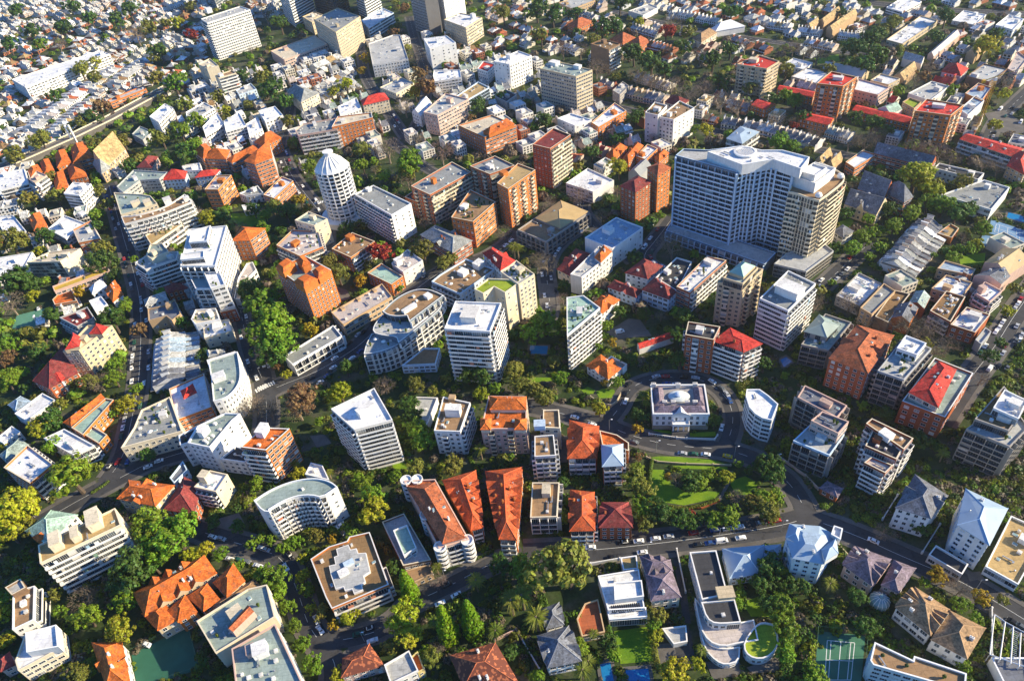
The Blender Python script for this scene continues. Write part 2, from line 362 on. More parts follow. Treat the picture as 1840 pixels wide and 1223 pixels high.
def facade(B, P, Q, z0, z1, st, tc, wc, fh0=3.05, bay0=3.1):
    P = Vector(P); Q = Vector(Q); d = Q-P; L = d.length
    if L < 1.2 or z1-z0 < 2.2 or st == 'n': return
    ax = d/L; n = Vector((ax.y, -ax.x)); mid = (P+Q)/2; tv = Vector((CAM.x-mid.x, CAM.y-mid.y)); D = math.sqrt(tv.length_squared+HC*HC)
    face = n.dot(tv.normalized())
    if face < -.25: return
    pri = max(face, .05)*1000/D
    nf = max(1, round((z1-z0-.3)/fh0)); fh = (z1-z0-.3)/nf
    if st in 'BgG': bay0 = 4.2
    if st == 's': bay0 = 5.0
    if st == 'c': bay0 = 2.6
    nb = max(1, round((L-.5)/bay0)); bw = (L-.5)/nb
    rj = random.Random(int(P.x*7+P.y*13+z1))
    for f in range(nf):
        z = z0+.2+f*fh
        if st in 'BLgG':
            kind = {'g': 'edge', 'G': 'band'}.get(st, 'solid')
            B.bal.append((pri, UB[kind], tc, wm(mid.x, mid.y, z, ax, L*1.0/.94*.985, 1.0 if st != 'g' else .95, fh, B.c)))
        if st == 'r':
            B.slab.append((pri, U_SLAB, tc, wm(mid.x, mid.y, z, ax, L*.998, .22, fh*.40, B.c)))
        for i in range(nb):
            t = .25+(i+.5)*bw; x, y = P.x+ax.x*t, P.y+ax.y*t
            s = st
            if st == 'm': s = 'b' if i % 3 == 1 else 'p'
            if st == 'M': s = 'b' if i % 2 == 1 else 'w'
            if s == 's' and rj.random() < .3: continue
            if s in 'bBL' and rj.random() < .13 and f > 0:
                B.slab.append((pri*.5, U_SCREEN, rj.choice((WC['w'], (.35, .5, .6), (.55, .5, .42), (.2, .3, .22), (.5, .2, .12))), wm(x+ax.x*rj.uniform(-.3, .3), y+ax.y*rj.uniform(-.3, .3), z, ax, bw*rj.uniform(.5, .9), 1, fh, B.c)))
            if s in 'bk' :
                B.bal.append((pri, UB['solid' if s == 'b' else 'glass'], tc, wm(x, y, z, ax, bw*.96, 1, fh, B.c)))
            k = {'b': 'd', 'k': 'd', 'B': 'd', 'g': 'd', 'G': 'd', 'L': 'd'}.get(s, s)
            B.win.append((pri*(.9 if f < nf/2 else 1), UW[k], tc if s != 'c' else rgb(wc, 1), wm(x, y, z, ax, bw, 1, fh, B.c)))
    if st in 'gG':
        for i in range(nb+1):
            t = .25+i*bw; B.slab.append((pri, U_SLAB, tc, wm(P.x+ax.x*t, P.y+ax.y*t, z0, ax, .28 if st == 'g' else .14, 1.55 if st == 'g' else 1.1, z1-z0+.2, B.c)))

def ridge_roof(P, z, over, pitch, gable):
    """hip or gable roof over a quad: faces and ridge ends"""
    E4 = [Vector(p) for p in inset(P, -over)]
    l0 = (E4[1]-E4[0]).length+(E4[3]-E4[2]).length; l1 = (E4[2]-E4[1]).length+(E4[0]-E4[3]).length
    if l0 < l1: E4 = E4[1:]+E4[:1]; l0, l1 = l1, l0
    wd = l1/2; h = wd/2*pitch
    a = (E4[0]+E4[3])/2; b = (E4[1]+E4[2])/2; dirv = (b-a).normalized()
    k = 0 if gable else min(wd/2, (b-a).length/2-.05); a2 = a+dirv*k; b2 = b-dirv*k
    V = [(*e, z) for e in E4]; ra = (*a2, z+h); rb = (*b2, z+h)
    return V, ra, rb, h
def building(name, label, cat, blocks, group=None, nick=None, seed=1):
    first = blocks[0]; cx = sum(p[0] for p in first['P'])/len(first['P']); cy = sum(p[1] for p in first['P'])/len(first['P'])
    B = Bld(name, label, cat, (cx, cy, 0.0), group); rj = random.Random(seed)
    B.D = math.hypot(cx, cy, HC); B.top = first['h']
    for bi, k in enumerate(blocks):
        P = k['P']; st = k['st']; n = len(P); styles = [st[min(i, len(st)-1)] for i in range(n)]
        if area(P) < 0: P = P[::-1]; styles = [styles[(n-2-i) % n] for i in range(n)]
        z0, h = k.get('z0', 0), k['h']; wc = WC[k['wc'][0]]; j = 1+rj.uniform(-.06, .06); wc = rgb(wc, j); wmat = BRICK if k['wc'][0] in BRK else WALL
        tc = WC[k.get('t', 'w')]; rt, rc = k['rt'], rgb(RC[k['rc']], 1+rj.uniform(-.05, .05))
        if z0 == 0: occupy(P, 3, .5)
        pp = k.get('pp', .9 if rt == 'f' else 0); b = MB(); m = n
        for i in range(n):
            q, r_ = P[i], P[(i+1) % n]; b.face([(*q, z0-.5 if z0 else 0), (*r_, z0-.5 if z0 else 0), (*r_, h), (*q, h)])
        zr = h-pp
        if rt == 'f':
            I = inset(P, .35)
            for i in range(n):
                q, r_, a, c = P[i], P[(i+1) % n], I[i], I[(i+1) % n]
                b.face([(*q, h), (*r_, h), (*c, h), (*a, h)]); b.face([(*a, h), (*c, h), (*c, zr-.05), (*a, zr-.05)])
            B.part('wall', b, [wmat], wc)
            f = MB(); f.face([(*p, zr) for p in I]); ro = B.part('roof', f, [k.get('rm', FLAT)], rc)
            if k.get('cap', 1) and B.D < 700:
                f = MB(); I2 = inset(P, .42); O2 = inset(P, -.06)
                for i in range(n):
                    jn = (i+1) % n; f.face([(*O2[i], h+.08), (*O2[jn], h+.08), (*I2[jn], h+.08), (*I2[i], h+.08)]); f.face([(*O2[i], h+.003), (*O2[jn], h+.003), (*O2[jn], h+.08), (*O2[i], h+.08)]); f.face([(*I2[jn], h+.003), (*I2[i], h+.003), (*I2[i], h+.08), (*I2[jn], h+.08)])
                B.part('coping', f, [PAINT], rgb(wc, 1.12) if wmat is WALL and k['wc'] != 'q' else WC[k.get('t', 'c')])
        else:
            over = k.get('ov', .45)
            if rt in 'hg' and n == 4:
                V, ra, rb, hh = ridge_roof(P, h, 0 if rt == 'g' else over, k.get('pit', .62), rt == 'g')
                f = MB(); mt = k.get('rm', TILE)
                f.face([V[0], V[1], rb, ra]); f.face([V[2], V[3], ra, rb])
                if rt == 'h': f.face([V[1], V[2], rb]); f.face([V[3], V[0], ra])
                else:
                    b.face([V[1], V[2], rb]); b.face([V[3], V[0], ra])
                if rt == 'h':
                    for i in range(4):
                        q, r_ = V[i], V[(i+1) % 4]; f.face([(q[0],q[1],h-.25), (r_[0],r_[1],h-.25), r_, q], 1)
                    f.face([(v[0], v[1], h-.25) for v in V[::-1]], 1)
                ro = B.part('roof', f, [mt, PAINT], rc)
                if B.D < 560:
                    g = MB(); rr = .16
                    g.tube(ra, rb, rr, rr, 5)
                    if rt == 'h':
                        for q, e in ((V[0], ra), (V[3], ra), (V[1], rb), (V[2], rb)): g.tube(q, e, rr, rr, 5)
                    gp = B.part('ridge_cap', g, [TILE if k['rc'] in 'ORTM' else PAINT], rgb(rc, 1.35))
                zr = h+hh*.55
            else:                                            # mansard-like: slopes rising to a flat top
                d_ = k.get('ins', 3.0); rz = k.get('rise', d_*.55); O = inset(P, -over); I = inset(P, d_); f = MB()
                for i in range(n):
                    jn = (i+1) % n; f.face([(*O[i], h), (*O[jn], h), (*I[jn], h+rz), (*I[i], h+rz)]); f.face([(*O[i], h-.25), (*O[jn], h-.25), (*O[jn], h), (*O[i], h)], 2)
                f.face([(*p, h+rz) for p in I], 1); f.face([(*p, h-.25) for p in O[::-1]], 2)
                ro = B.part('roof', f, [k.get('rm', TILE), FLAT, PAINT], rc); zr = h+rz
            B.part('wall', b, [wmat], wc)
        for i in range(n):
            facade(B, P[i], P[(i+1) % n], max(z0, k.get('fz', 0)), zr if rt == 'f' else h-.1, styles[i], tc, wc, k.get('fh', 3.05), k.get('bay', 3.1))
        ax = (Vector(P[1])-Vector(P[0])).normalized()
        # roof furniture
        near = B.D < 480
        cl = k.get('cl', 1.0)
        if rt == 'f' and cl > 0:
            A = abs(area(P)); I = inset(P, 1.6); xs = [p[0] for p in I]; ys = [p[1] for p in I]; placed = []
            def spot(rr):
                for _ in range(30):
                    x, y = rj.uniform(min(xs), max(xs)), rj.uniform(min(ys), max(ys))
                    if all(inpoly(I, x+dx, y+dy) for dx, dy in ((rr,0),(-rr,0),(0,rr),(0,-rr))) and all(math.hypot(x-a, y-c) > rr+q for a, c, q in placed): placed.append((x, y, rr)); return x, y
            if k.get('box'):
                for t in k['box']:
                    x, y, sx, sy, sz = t[:5]; cc = t[5] if len(t) > 5 else wc
                    B.unit('plant_room', U_PLANT, x, y, zr, ax, sx, sy, sz, cc); placed.append((x, y, max(sx, sy)*.6))
            elif A > 110 and cl >= 1:
                sx, sy = rj.uniform(3, 5.5), rj.uniform(2.6, 4); p = spot(max(sx, sy)*.55)
                if p: B.unit('plant_room', U_PLANT, *p, zr, ax, sx, sy, rj.uniform(2.3, 3.2), wc if rj.random() < .6 else WC['h'])
            na = int(A*cl/38*rj.uniform(.7, 1.3))
            if not near: na = int(na*.5)
            for _ in range(min(na, 18)):
                q = rj.random(); p = spot(.9)
                if not p: continue
                if q < .45: s_ = rj.uniform(.9, 1.5); B.unit('air_conditioner', U_AC, *p, zr, ax, s_, s_, rj.uniform(.9, 1.3), rgb(WC['h'], rj.uniform(.8, 1.1)))
                elif q < .62: B.unit('duct', U_DUCT, *p, zr, ax, rj.uniform(2.5, 5), 1.2, rj.uniform(.8, 1.4), (.45, .46, .46))
                elif q < .80: B.unit('vent', U_VENT, *p, zr, ax, .8, .8, rj.uniform(.7, 1.3), (.5, .5, .5))
                else: B.unit('skylight', U_SKY, *p, zr, ax, rj.uniform(1, 2), rj.uniform(1, 1.6), .5, WC['w'])
            for _ in range(k.get('pots', 0)):
                p = spot(.5)
                if p: B.unit('pot_plant', U_POT, *p, zr, ax, 1.6, 1.6, rj.uniform(1.2, 2.2), rj.choice(((.07, .13, .02), (.04, .09, .02), (.12, .16, .02))))
            for _ in range(k.get('sun', 0)):
                p = spot(1.2)
                if p: B.unit('parasol', U_PARA, *p, zr, ax, 1.5, 1.5, 2.4, WC['w'])
        if rt in 'hg' and n == 4 and B.D < 620:
            Ed = [Vector((v[0], v[1], h)) for v in V]; A3, B3 = Vector(ra), Vector(rb); nx = int(k.get('xg', -1))
            RL = (B3-A3).length; wdt = (Ed[3]-Ed[0]).length
            if nx < 0: nx = (1 if cat == 'house' and RL > 4 and wdt > 8 and not k.get('z0') else 0)
            for (e0, e1, r0, r1) in ((Ed[0], Ed[1], A3, B3), (Ed[2], Ed[3], B3, A3)):
                for q in range(nx):
                    t = (q+.5)/nx+rj.uniform(-.12, .12)/nx; lo, hi = .18, .82
                    e = e0.lerp(e1, lo+(hi-lo)*t); r_ = r0.lerp(r1, max(0, min(1, (lo+(hi-lo)*t-.15)/.7))); r_ = A3+(B3-A3)*max(0, min(1, (e-A3).dot(B3-A3)/max((B3-A3).length_squared, .01)))
                    dd = (e1-e0).normalized(); wh = min(wdt*.24, 2.6)*k.get('xw', 1); qf = .62; out = (e-r_); out.z = 0; out = out.normalized()*.5
                    ap = Vector((e.x, e.y, h+(r_.z-h)*qf))+out; I = e.lerp(r_, qf); Lp, Rp = e-dd*wh+out, e+dd*wh+out; L0, R0 = e-dd*wh, e+dd*wh
                    g = MB(); gw = MB(); kk = 0; g.v += [tuple(q_) for q_ in (L0, Lp, ap, I, Rp, R0)]; g.f += [(0, 1, 2, 3), (4, 5, 3, 2)]; g.mi += [0, 0]; gw.face([Lp-Vector((0, 0, .1)), Rp-Vector((0, 0, .1)), ap-Vector((0, 0, .12))])
                    B.part('cross_gable', g, [k.get('rm', TILE)], rgb(rc, .97)); B.part('gable_wall', gw, [wmat], wc)
            for _ in range(min(10, int(RL*wdt/45*rj.uniform(.8, 1.5)))):
                e0, e1, r0, r1 = ((Ed[0], Ed[1], A3, B3), (Ed[2], Ed[3], B3, A3))[rj.randrange(2)]; t = rj.uniform(.2, .8); q = e0.lerp(e1, t).lerp(r0.lerp(r1, t), rj.uniform(.3, .85)); v = rj.random()
                if v < .35: B.unit('vent', U_VENT, q.x, q.y, q.z-.15, ax, .6, .6, rj.uniform(.7, 1.1), (.6, .6, .58))
                elif v < .7: B.unit('skylight', U_SKY, q.x, q.y, q.z-.25, ax, rj.uniform(.9, 1.3), rj.uniform(.9, 1.5), .62, WC['w'])
                else: B.unit('chimney', U_CHIM, q.x, q.y, q.z-.6, ax, 1.1, .7, rj.uniform(1.8, 2.6), wc if wmat is BRICK else WC['h'])
        if rt in 'hgm':
            for _ in range(k.get('ch', 0)):
                i = rj.randrange(n); q = Vector(P[i]).lerp(Vector(P[(i+1) % n]), rj.uniform(.25, .75)); ctr = Vector((sum(p[0] for p in P)/n, sum(p[1] for p in P)/n)); q = q.lerp(ctr, .3)
                B.unit('chimney', U_CHIM, q.x, q.y, h-.3, ax, 1.3, .8, k.get('chh', 3.2), wc if wmat is BRICK else WC[k.get('cc', 'h')])
    BY[nick or label] = B; B.flush(); FOOT.append((cx, cy, nick or label, max(math.dist(first['P'][0], first['P'][i]) for i in range(len(first['P'])))/2))
    return B
BLD = """
a|a|white slab tower|with rows of dark windows at the upper left|160,260 245,315 835,130 700,85|1@830|w|B,w|fH|box=270,150,7,6,5;fh=2.9;bay=2.6
o|a|pale square tower|at the top edge behind the white slab tower|b320,110 400,140 560,30 480,0|40|w|c|fH|
a|A|cream stepped flats|with a bare side wall below the white slab tower|1360,440 1420,470 1500,450 1440,400|1@600|c|s,n|fC|
a|A|beige flats|with balcony bands beside the cream stepped flats|1475,520 1500,535 1620,500 1590,480|1@680|c|n,B|fF|
a|A|grey colonnaded flats|with white columns in the upper left|1280,610 1305,630 1435,585 1400,565|1@700|g|w,g|fW|
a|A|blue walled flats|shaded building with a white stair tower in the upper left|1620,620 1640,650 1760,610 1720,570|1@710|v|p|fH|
a|A|white stepped tower block|beside the railway line in the upper left|1025,800 1090,840 1190,740 1130,710|1@930|w|p,w|fW|
a|A|teal roofed brick block|below the white stepped tower block|905,920 980,960 1045,900 960,865|1@1010|g|w|fE|
a|A|orange brick row flats|long low block above the railway line|735,688 757,703 1003,608 985,585|1@748|o|w,w|fP|bay=4
o|A|long white college block|with tall piers in the upper left suburb|80,545 175,600 750,370 690,345|15|w|p,w|fW|bay=4
o|A|white side wing|flat roofed wing in front of the long white college block|285,560 310,600 470,530 440,500|8|w|w|fW|
a|A|white balcony flats|with pale roof right of the railway viaduct|1275,770 1290,850 1470,740 1400,700|12|w|b,w|fH|
a|A|white terrace flats|with stepped white roofs above the leafy garden|1390,870 1410,930 1540,850 1490,770|11|w|w|fW|sun=2
a|A|white double flats|with stepped decks between the cream houses|1535,830 1550,900 1690,860 1640,770|12|w|b,w|fW|
a|A|white corner flats|with punched windows at the top of the curving street|1690,850 1710,930 1800,880 1770,800|11|w|p|fW|
h|A|tan roofed church|with a long gabled nave beside the orange roofs|650,1110 725,1150 860,1020 780,970|11|t|t|gK|cat=church;pit=1.1
+|A|640,1130 700,1190 760,1150 715,1090|9|t|t|hG|pit=1.5
h|A|first orange hipped house|lowest of the orange roofs beside the railway|185,1175 215,1215 290,1180 255,1130|8|o|p|hO|ch=1
h|A|second orange hipped house|next to the lowest orange roof beside the railway|275,1115 305,1190 370,1170 330,1090|8|o|p|hO|ch=1
h|A|third orange hipped house|middle of the orange roofs beside the railway|380,1060 395,1150 490,1115 440,1025|9|o|p|hO|ch=1
h|A|largest orange hipped house|topmost of the orange roofs beside the railway|490,1020 505,1115 640,1075 570,975|10|o|w|hO|ch=2
h|E|yellow orange hipped house|orange roof above the square white flats|370,70 385,165 465,130 430,25|8|o|p|hO|ch=1
h|E|red orange hipped house|orange roof left of the leafy garden|465,5 485,85 595,65 555,-30|8|o|p|hO|ch=1
h|Q|maroon hipped house|with a plain maroon roof below the church|300,135 470,140 545,10 430,5|8|p|p|hM|
h|Q|grey shed roofed house|small low house right of the peach flats|0,170 60,200 150,160 120,90|6|w|p|fG|
h|Q|bright red roofed house|with pale blue walls beside the grey green roof|590,285 860,268 885,185 700,155|9|v|p|hR|
h|Q|long red roofed house|behind the square orange brick flats|985,255 1220,225 1275,165 1040,185|9|v|p|hR|
h|Q|white box villa|flat roofed white house between red roofs|820,115 865,170 1060,165 1040,80|9|w|p|fW|
a|Q|orange brick cube flats|with pale roof left of the curving street|1095,395 1250,395 1410,225 1230,230|1@635|o|w,w|fP|t=c;box=1290,285,5,4,3
h|Q|white parapet villa|small white house with grey roofs beside the lawn|1500,440 1580,470 1790,440 1720,350|7|w|t|fG|ch=1
h|Q|white lower villa|lower white house by the green lawn|1530,580 1560,640 1740,610 1700,560|5|w|t|fW|
a|A|long orange roofed flats|left end of the orange roofs near the curving street|1330,1040 1395,1085 1470,1045 1410,985|13|o|w|hO|
+|A|1400,1085 1550,1092 1575,1030 1450,1025|12|o|w|hO|
a|A|orange brick centre flats|tall orange flats with tiled roof near the curving street|1555,1095 1590,1115 1790,1045 1740,995|1@1190|o|w|hO|pit=.45
a|B|orange brick end flats|tall orange flats beside the curving dark street|-80,1105 -10,1125 110,1080 85,965|1@1290|o|w|hO|pit=.4
a|B|orange gabled flats|orange roofs above the curving street|-10,975 60,1000 170,945 100,900|12|o|p|hO|
a|F|small brick flats|with white parapet beside the curving street|50,190 125,215 255,95 175,65|1@290|o|w|fW|box=175,110,4,3,3
a|E|white grid flats|with blue white balconies at the left edge|-80,60 0,160 195,110 165,10|1@250|w|g,B|fW|
a|E|peach flats|narrow peach block beside the white grid flats|200,85 240,110 320,55 250,25|1@230|p|b,b|fC|
a|E|square white flats|with dark glazed side in the left middle|437,182 545,195 625,115 500,105|1@310|w|r,w|fW|box=560,130,5,4,3
h|E|orange pyramid house|small orange hip roof at left|195,350 235,435 320,400 270,310|7|o|p|hO|ch=1
a|E|white cream flats|at the far left edge beside a leafy tree|-30,340 40,480 180,440 90,330|1@520|w|b,w|fW|
a|E|white split flats|with a white stair shaft in the left middle|328,425 450,490 600,390 440,330|1@545|w|c,w|fW|box=450,395,4,6,5/565,320,5,4,3
+|E|500,430 540,520 685,490 625,365|9|o|w|fH|
a|S|blue panel slab|with coloured glass balconies and a blank cream end wall|345,375 790,362 1060,190 640,240|1@595|c|c,n|fC|pots=4;fh=2.9;box=860,270,5,3,3
o|S|long white hall|low building with white roof at the left edge|-120,590 320,440 430,240 -120,330|8|w|p|fW|
h|S|yellow strip roofed house|long narrow house with yellow roof|690,690 715,755 1440,490 1410,425|8|p|w|fY|cl=.5
a|S|orange roofed terrace flats|with slatted balconies below the yellow strip roof|690,865 720,930 1010,880 905,655|1@1010|o|b,b|fO|cl=.4;rm=TILE
h|S|white flat roofed house|with bright white roof among trees|1170,880 1250,1010 1415,925 1330,820|9|w|p|fW|cl=.4
h|S|white and orange house|with orange ridge and white wall by the dark street|1395,745 1490,890 1615,800 1510,620|9|w|s|hO|
h|S|white balcony house|narrow house behind the white and orange house|1180,720 1220,790 1400,690 1330,600|8|w|p|hW|
a|S|maroon roofed grey flats|by the green tennis court|780,1100 1010,1220 1235,1100 1150,960|10|g|b,p|fM|
a|Q|grey green roofed block|large stepped building with pale green roof|30,430 112,690 290,640 540,560 460,470 350,450 130,440|15|c|p|fE|box=290,560,4,6,4/420,540,6,5,3;pots=3
+|Q|62,360 140,430 335,285 560,270 660,190 260,165|12|g|w|fE|
a|Q|tan roofed stepped flats|with rounded stair tower and curved front|115,710 152,800 400,740 600,680 940,540 910,480 860,450 640,600 300,700|1@1110|h|b,b,b|fF|sm=1;box=660,530,6,5,4/880,500,4,4,3;fh=2.9
a|Q|cream roofed terrace flats|with tan roof deck left of the white hotel|400,930 470,1045 830,800 770,720|1@1200|c|s,b|fK|box=520,820,3.5,6,5;pots=5
a|R|slanted balcony flats|with angled white balcony bands beside the dark street|95,600 230,690 640,545 660,450 290,470|1@985|h|B,B,s|fH|pots=3;fh=2.9
+|R|240,500 310,550 530,450 450,340 290,360|+3.5|c|n|fE|up=1
t|R|big white hotel|with rows of small windows and stepped white roof decks|795,160 690,640 1150,640 1300,110|3@610|w|b,g,w|fW|pots=4;fh=2.9;bay=2.7;cl=.8
+|R|770,700 890,940 1090,935 985,690|-8|w|b,g,n|fW|rm=GLASS;cl=0
+|R|985,690 1090,935 1275,885 1180,650|-4|w|w|fW|pots=3;cl=.3
+|R|885,940 960,1140 1330,1060 1275,885|11|w|b,n,w|fW|cl=.3
+|R|840,180 800,330 1040,310 1085,110|+4|w|c,c,w|fW|up=1;cl=.6
+|R|700,480 690,560 1000,530 1000,440|+3|w|c,c,w|fW|up=1;cl=.4
o|R|curved ramp building|low curved block with pale roof beside the big leafy tree|1395,1070 1470,1080 1530,850 1690,690 1640,590 1560,610 1450,800|8|w|w|fP|cl=.3
a|R|orange hipped flats|brick block right of the big white hotel|1370,310 1600,300 1800,150 1500,130|1@595|o|p,w|hO|pit=.5
a|T|tan stone flats|with angled front wall by the dark street|195,190 205,350 450,285 525,345 645,255 610,150 560,60 420,140|1@540|t|n,s,s,s|fS|
h|R|white gabled house|above the tan stone flats|215,1090 235,1165 510,1070 480,985|9|w|p|hH|
h|R|dark red roofed house|shaded between slanted balcony flats and hotel|480,920 520,1000 780,930 740,860|8|r|p|hM|
a|T|orange deck flats|with orange roof terraces beside the big leafy tree|790,330 850,400 1180,330 1130,180 850,200|12|w|p|fC|pots=4
a|T|white deck flats|with bright white roof and cream front|955,380 970,590 1350,490 1310,330|1@735|c|n,s,p|fW|sun=3;pots=3;box=1150,430,6,5,3,w
h|T|grey roofed corner house|behind the white deck flats|1180,165 1190,235 1400,190 1330,85|9|r|p|fS|
a|T|orange and white deck flats|with roof terraces above the curved white flats|1005,890 1060,1060 1460,970 1395,770|12|w|p|fO|pots=3;sun=2;rm=TILE;box=1320,850,5,7,2.5
h|T|cream chimneyed house|small house between deck flats|1000,765 1035,850 1250,790 1235,750|8|c|p|hG|ch=2
a|I|curved white flats|with arched windows facing the zebra crossing|1430,180 1450,300 1465,460 1560,435 1640,350 1655,260 1630,120|5@430|w|p,p,p,p,p,p|fE|sm=1;fh=3.2;box=1500,290,5,6,3
h|I|white terrace hall|white roof with a red pyramid lantern|1160,375 1210,590 1450,500 1400,270|9|o|w|fW|cl=.3
+|I|1245,390 1265,440 1345,400 1320,345|+2.2|w|n|hR|up=1
a|I|cream wedge building|long cream building with planted roof terrace|830,780 1250,665 1165,430 970,520 920,640|0@880|c|p,s,n|fG|fh=3.6;pots=9;sun=2
a|W|tall white grey flats|with grey green roof and pale walls|100,545 325,592 560,310 640,245 480,240 205,370|1@845|w|p,s,s|fE|box=265,430,3,5,4,w;fh=2.9
+|W|5,470 20,570 100,545 205,370|16|w|p|fD|pots=3
+|W|430,710 690,745 780,640 600,580|10|w|p|fD|
a|W|orange window grid flats|tall orange brick block with white window grid|645,590 905,622 1150,400 880,390|1@945|o|B,w|fO|t=w;rm=TILE;box=870,420,4,6,4,w;bay=2.6;fh=2.9
a|W|slim cream tower|with rooftop tank and yellow cream side|165,1000 390,1050 510,870 330,830|1@1215|c|b,s|fW|box=280,900,4,4,4.5
h|W|small round white house|behind the crescent building|1310,870 1460,905 1560,930 1490,780 1370,750|6|w|s|fW|
h|I|orange hipped mansion|orange roof beside the road fork|810,1125 1065,1175 1190,1040 885,1005|11|s|p|hO|ch=2
h|I|maroon long roofed house|beside the orange hipped mansion|1130,1200 1330,1230 1375,1040 1265,985|8|r|p|hM|
h|I|small white cottage|blue white cottage above the orange hipped mansion|1165,985 1195,1020 1285,930 1255,870|7|v|p|fS|
a|I|cream tower flats|with red tiled roofs in the left middle|430,120 540,110 770,-60 600,-60|0@290|s|p,p|fC|cl=.4;box=575,30,3,4,3
+|I|445,110 545,85 560,20 500,-10|+1.4|s|n|hR|up=1;ov=0
+|I|610,0 700,0 745,-50 660,-75|+1.4|s|n|hR|up=1;ov=0
h|I|long maroon hipped house|with bright red end roof below the cream tower flats|230,320 340,370 530,265 430,85|9|r|p|hM|
+|I|335,325 420,320 470,265 390,245|9.8|w|p|hR|
h|I|white roof deck house|long flat white house below trees at left|100,545 180,592 380,452 290,405|7|w|p|fW|cl=.6
h|I|pale blue roofed house|small house left of the white roof deck house|60,485 110,515 215,465 140,430|6|w|p|hU|
h|I|white edge house|with white roof at the left edge|-30,720 20,745 140,670 80,630|6|w|p|fW|
a|I|green roofed flats|with pale green L shaped roof|490,640 570,690 780,450 725,440|9|o|p|fN|cl=.3
+|I|500,640 680,750 735,690 620,620|8|o|p|fN|cl=.3
h|I|orange terrace house|beside the pale green L shaped roof|440,605 490,625 725,450 690,415|8|o|p|hO|
a|I|white roofed brick flats|with white roof and blue tarpaulin at left|25,915 205,1022 362,890 190,760|1@1140|o|p,b|fW|cl=.5
h|I|grey gabled house|behind the white roofed brick flats|0,830 40,870 190,760 130,720|7|g|p|hE|
a|I|white split roof flats|with orange front behind the large round tree|300,715 505,830 650,765 440,650|9|w|p,b|fW|
a|M|cream terraced flats|with sloping ribbed balconies and large roof deck|262,290 275,415 830,150 790,35|1@610|c|n,L,s|fK|box=390,270,7,4,5/650,120,9,5,5/520,215,6,3,4;cap=1;fh=2.8
h|M|pale green hipped house|large pale green roof at the lower left|180,190 330,280 525,85 350,55|7|w|p|hN|
+|M|230,235 260,262 330,225 300,190|7.6|o|n|hO|
h|M|orange roofed mansion|huge orange tiled mansion with many gables|920,620 1000,770 1480,480 1400,365|9|s|p|hO|ch=2;pit=.7;xg=3
+|M|985,760 1085,868 1210,800 1130,700|8|s|p|hO|
+|M|1150,740 1225,812 1345,745 1270,640|8.5|o|p|hO|pit=.5
+|M|1290,640 1400,735 1500,660 1420,560|8.5|o|p|hO|pit=.5
+|M|1470,545 1560,640 1675,535 1600,425|9|s|p|hO|ins=2
+|M|1450,700 1500,760 1800,580 1740,530|7|o|p|hF|
a|M|brown roofed flats|narrow flat roofed block at the lower left edge|88,610 85,870 232,800 238,568|10|w|n,p,B|fF|box=150,680,2.5,2,1.5
+|M|35,580 80,630 175,580 140,520|+2|b|n|fH|up=1
a|M|bright cream flats|with white roof at the lower left corner|105,1080 125,1150 410,1000 390,840 180,880|1@1225|c|n,w,w|fW|cl=.3
+|M|175,890 182,1025 400,985 385,835|+3.2|w|n|fW|up=1;cl=.3
h|M|red orange gabled house|long roof with white side walls at the lower left|640,965 735,1260 890,1250 830,960|7|w|p|hO|pit=.75
h|M|pink roofed house|at the lower left corner|-40,1090 10,1150 95,1110 60,1030|6|p|p|hM|
a|M|big grey roofed block|large cream block with grey roof decks|1350,810 1480,1030 N130,780 N75,560 1700,590|1@1130|c|p,n,p|fE|pots=2;box=1620,760,6,5,3;bay=3.4
+|M|1590,1000 1620,1260 N330,1260 N130,830|14|p|n,n,w|fE|box=N30,1010,5,5,4,w/M1720,1010,4,3,3
+|M|1560,860 1600,885 1745,745 1700,700|+3|p|n|gT|up=1
a|F|grey roofed white slab|with stacked balconies and a blank white end wall|675,185 930,330 1065,250 805,125|1@530|w|b,s|fG|fh=2.8;bay=2.7;box=770,145,4,3,2
a|F|brick courtyard block|long brick block with grey roof|1065,130 1195,190 1475,35 1345,-35|1@400|r|m,b|fG|t=c;box=1220,95,3,3,4,o
+|F|1020,205 1105,240 1175,210 1085,165|14|r|p|fD|
a|B|brick grey roof block|square brick block beside the brick courtyard block|1470,1140 1605,1195 1775,1135 1640,1070|1@1440|r|m,b|fG|t=c
a|F|orange brick wing|tall orange brick front beside the dark street|1655,110 1730,150 G160,20 G40,-25|1@420|o|p,m|fK|t=c;fh=2.9;box=1700,40,5,4,3
a|F|orange green roof flats|orange brick tower with planted roof terrace|1340,345 1490,375 1645,240 1470,155|1@555|o|p,w|fF|t=c;pots=18;cl=.5;box=1430,270,4,5,3,w
h|F|grey hipped brick house|low brick house with grey hipped roof|1130,465 1350,585 1480,505 1230,400|10|r|w,w|hG|pit=.5
a|F|cream corner tower|with pale green roof below the round white tower|265,365 400,402 490,355 360,305|1@560|c|p,s|fE|
a|F|orange terraced flats|with pink roof terraces beside trees|140,535 300,610 460,545 430,440 250,430|13|o|b,b,b|fP|pots=6;sun=2;box=270,520,4,5,3,o
a|F|orange brown roof flats|with sandy roof beside the red tree|520,560 650,620 815,510 660,450|12|o|p,b|fF|box=645,480,5,4,3,o;pots=3
a|F|green roofed brick hall|low brick hall with pale green roof|765,725 930,805 1010,750 860,660|9|o|p|fN|cl=.3
a|F|cream stair tower flats|white cream block with round stair tower|930,660 1010,720 1145,640 1040,565|1@815|h|n,s|fP|box=975,650,4,4,4,w
a|F|tall orange brick tower|old orange brick apartment tower with stepped tiled roof|135,690 330,830 515,705 340,610|1@1065|o|p,p|fE|t=w;cl=.6;fh=2.8;bay=2.6;pp=1.6
+|F|140,685 190,725 270,670 215,630|+3|o|n|mO|up=1;ins=1.6;rise=2
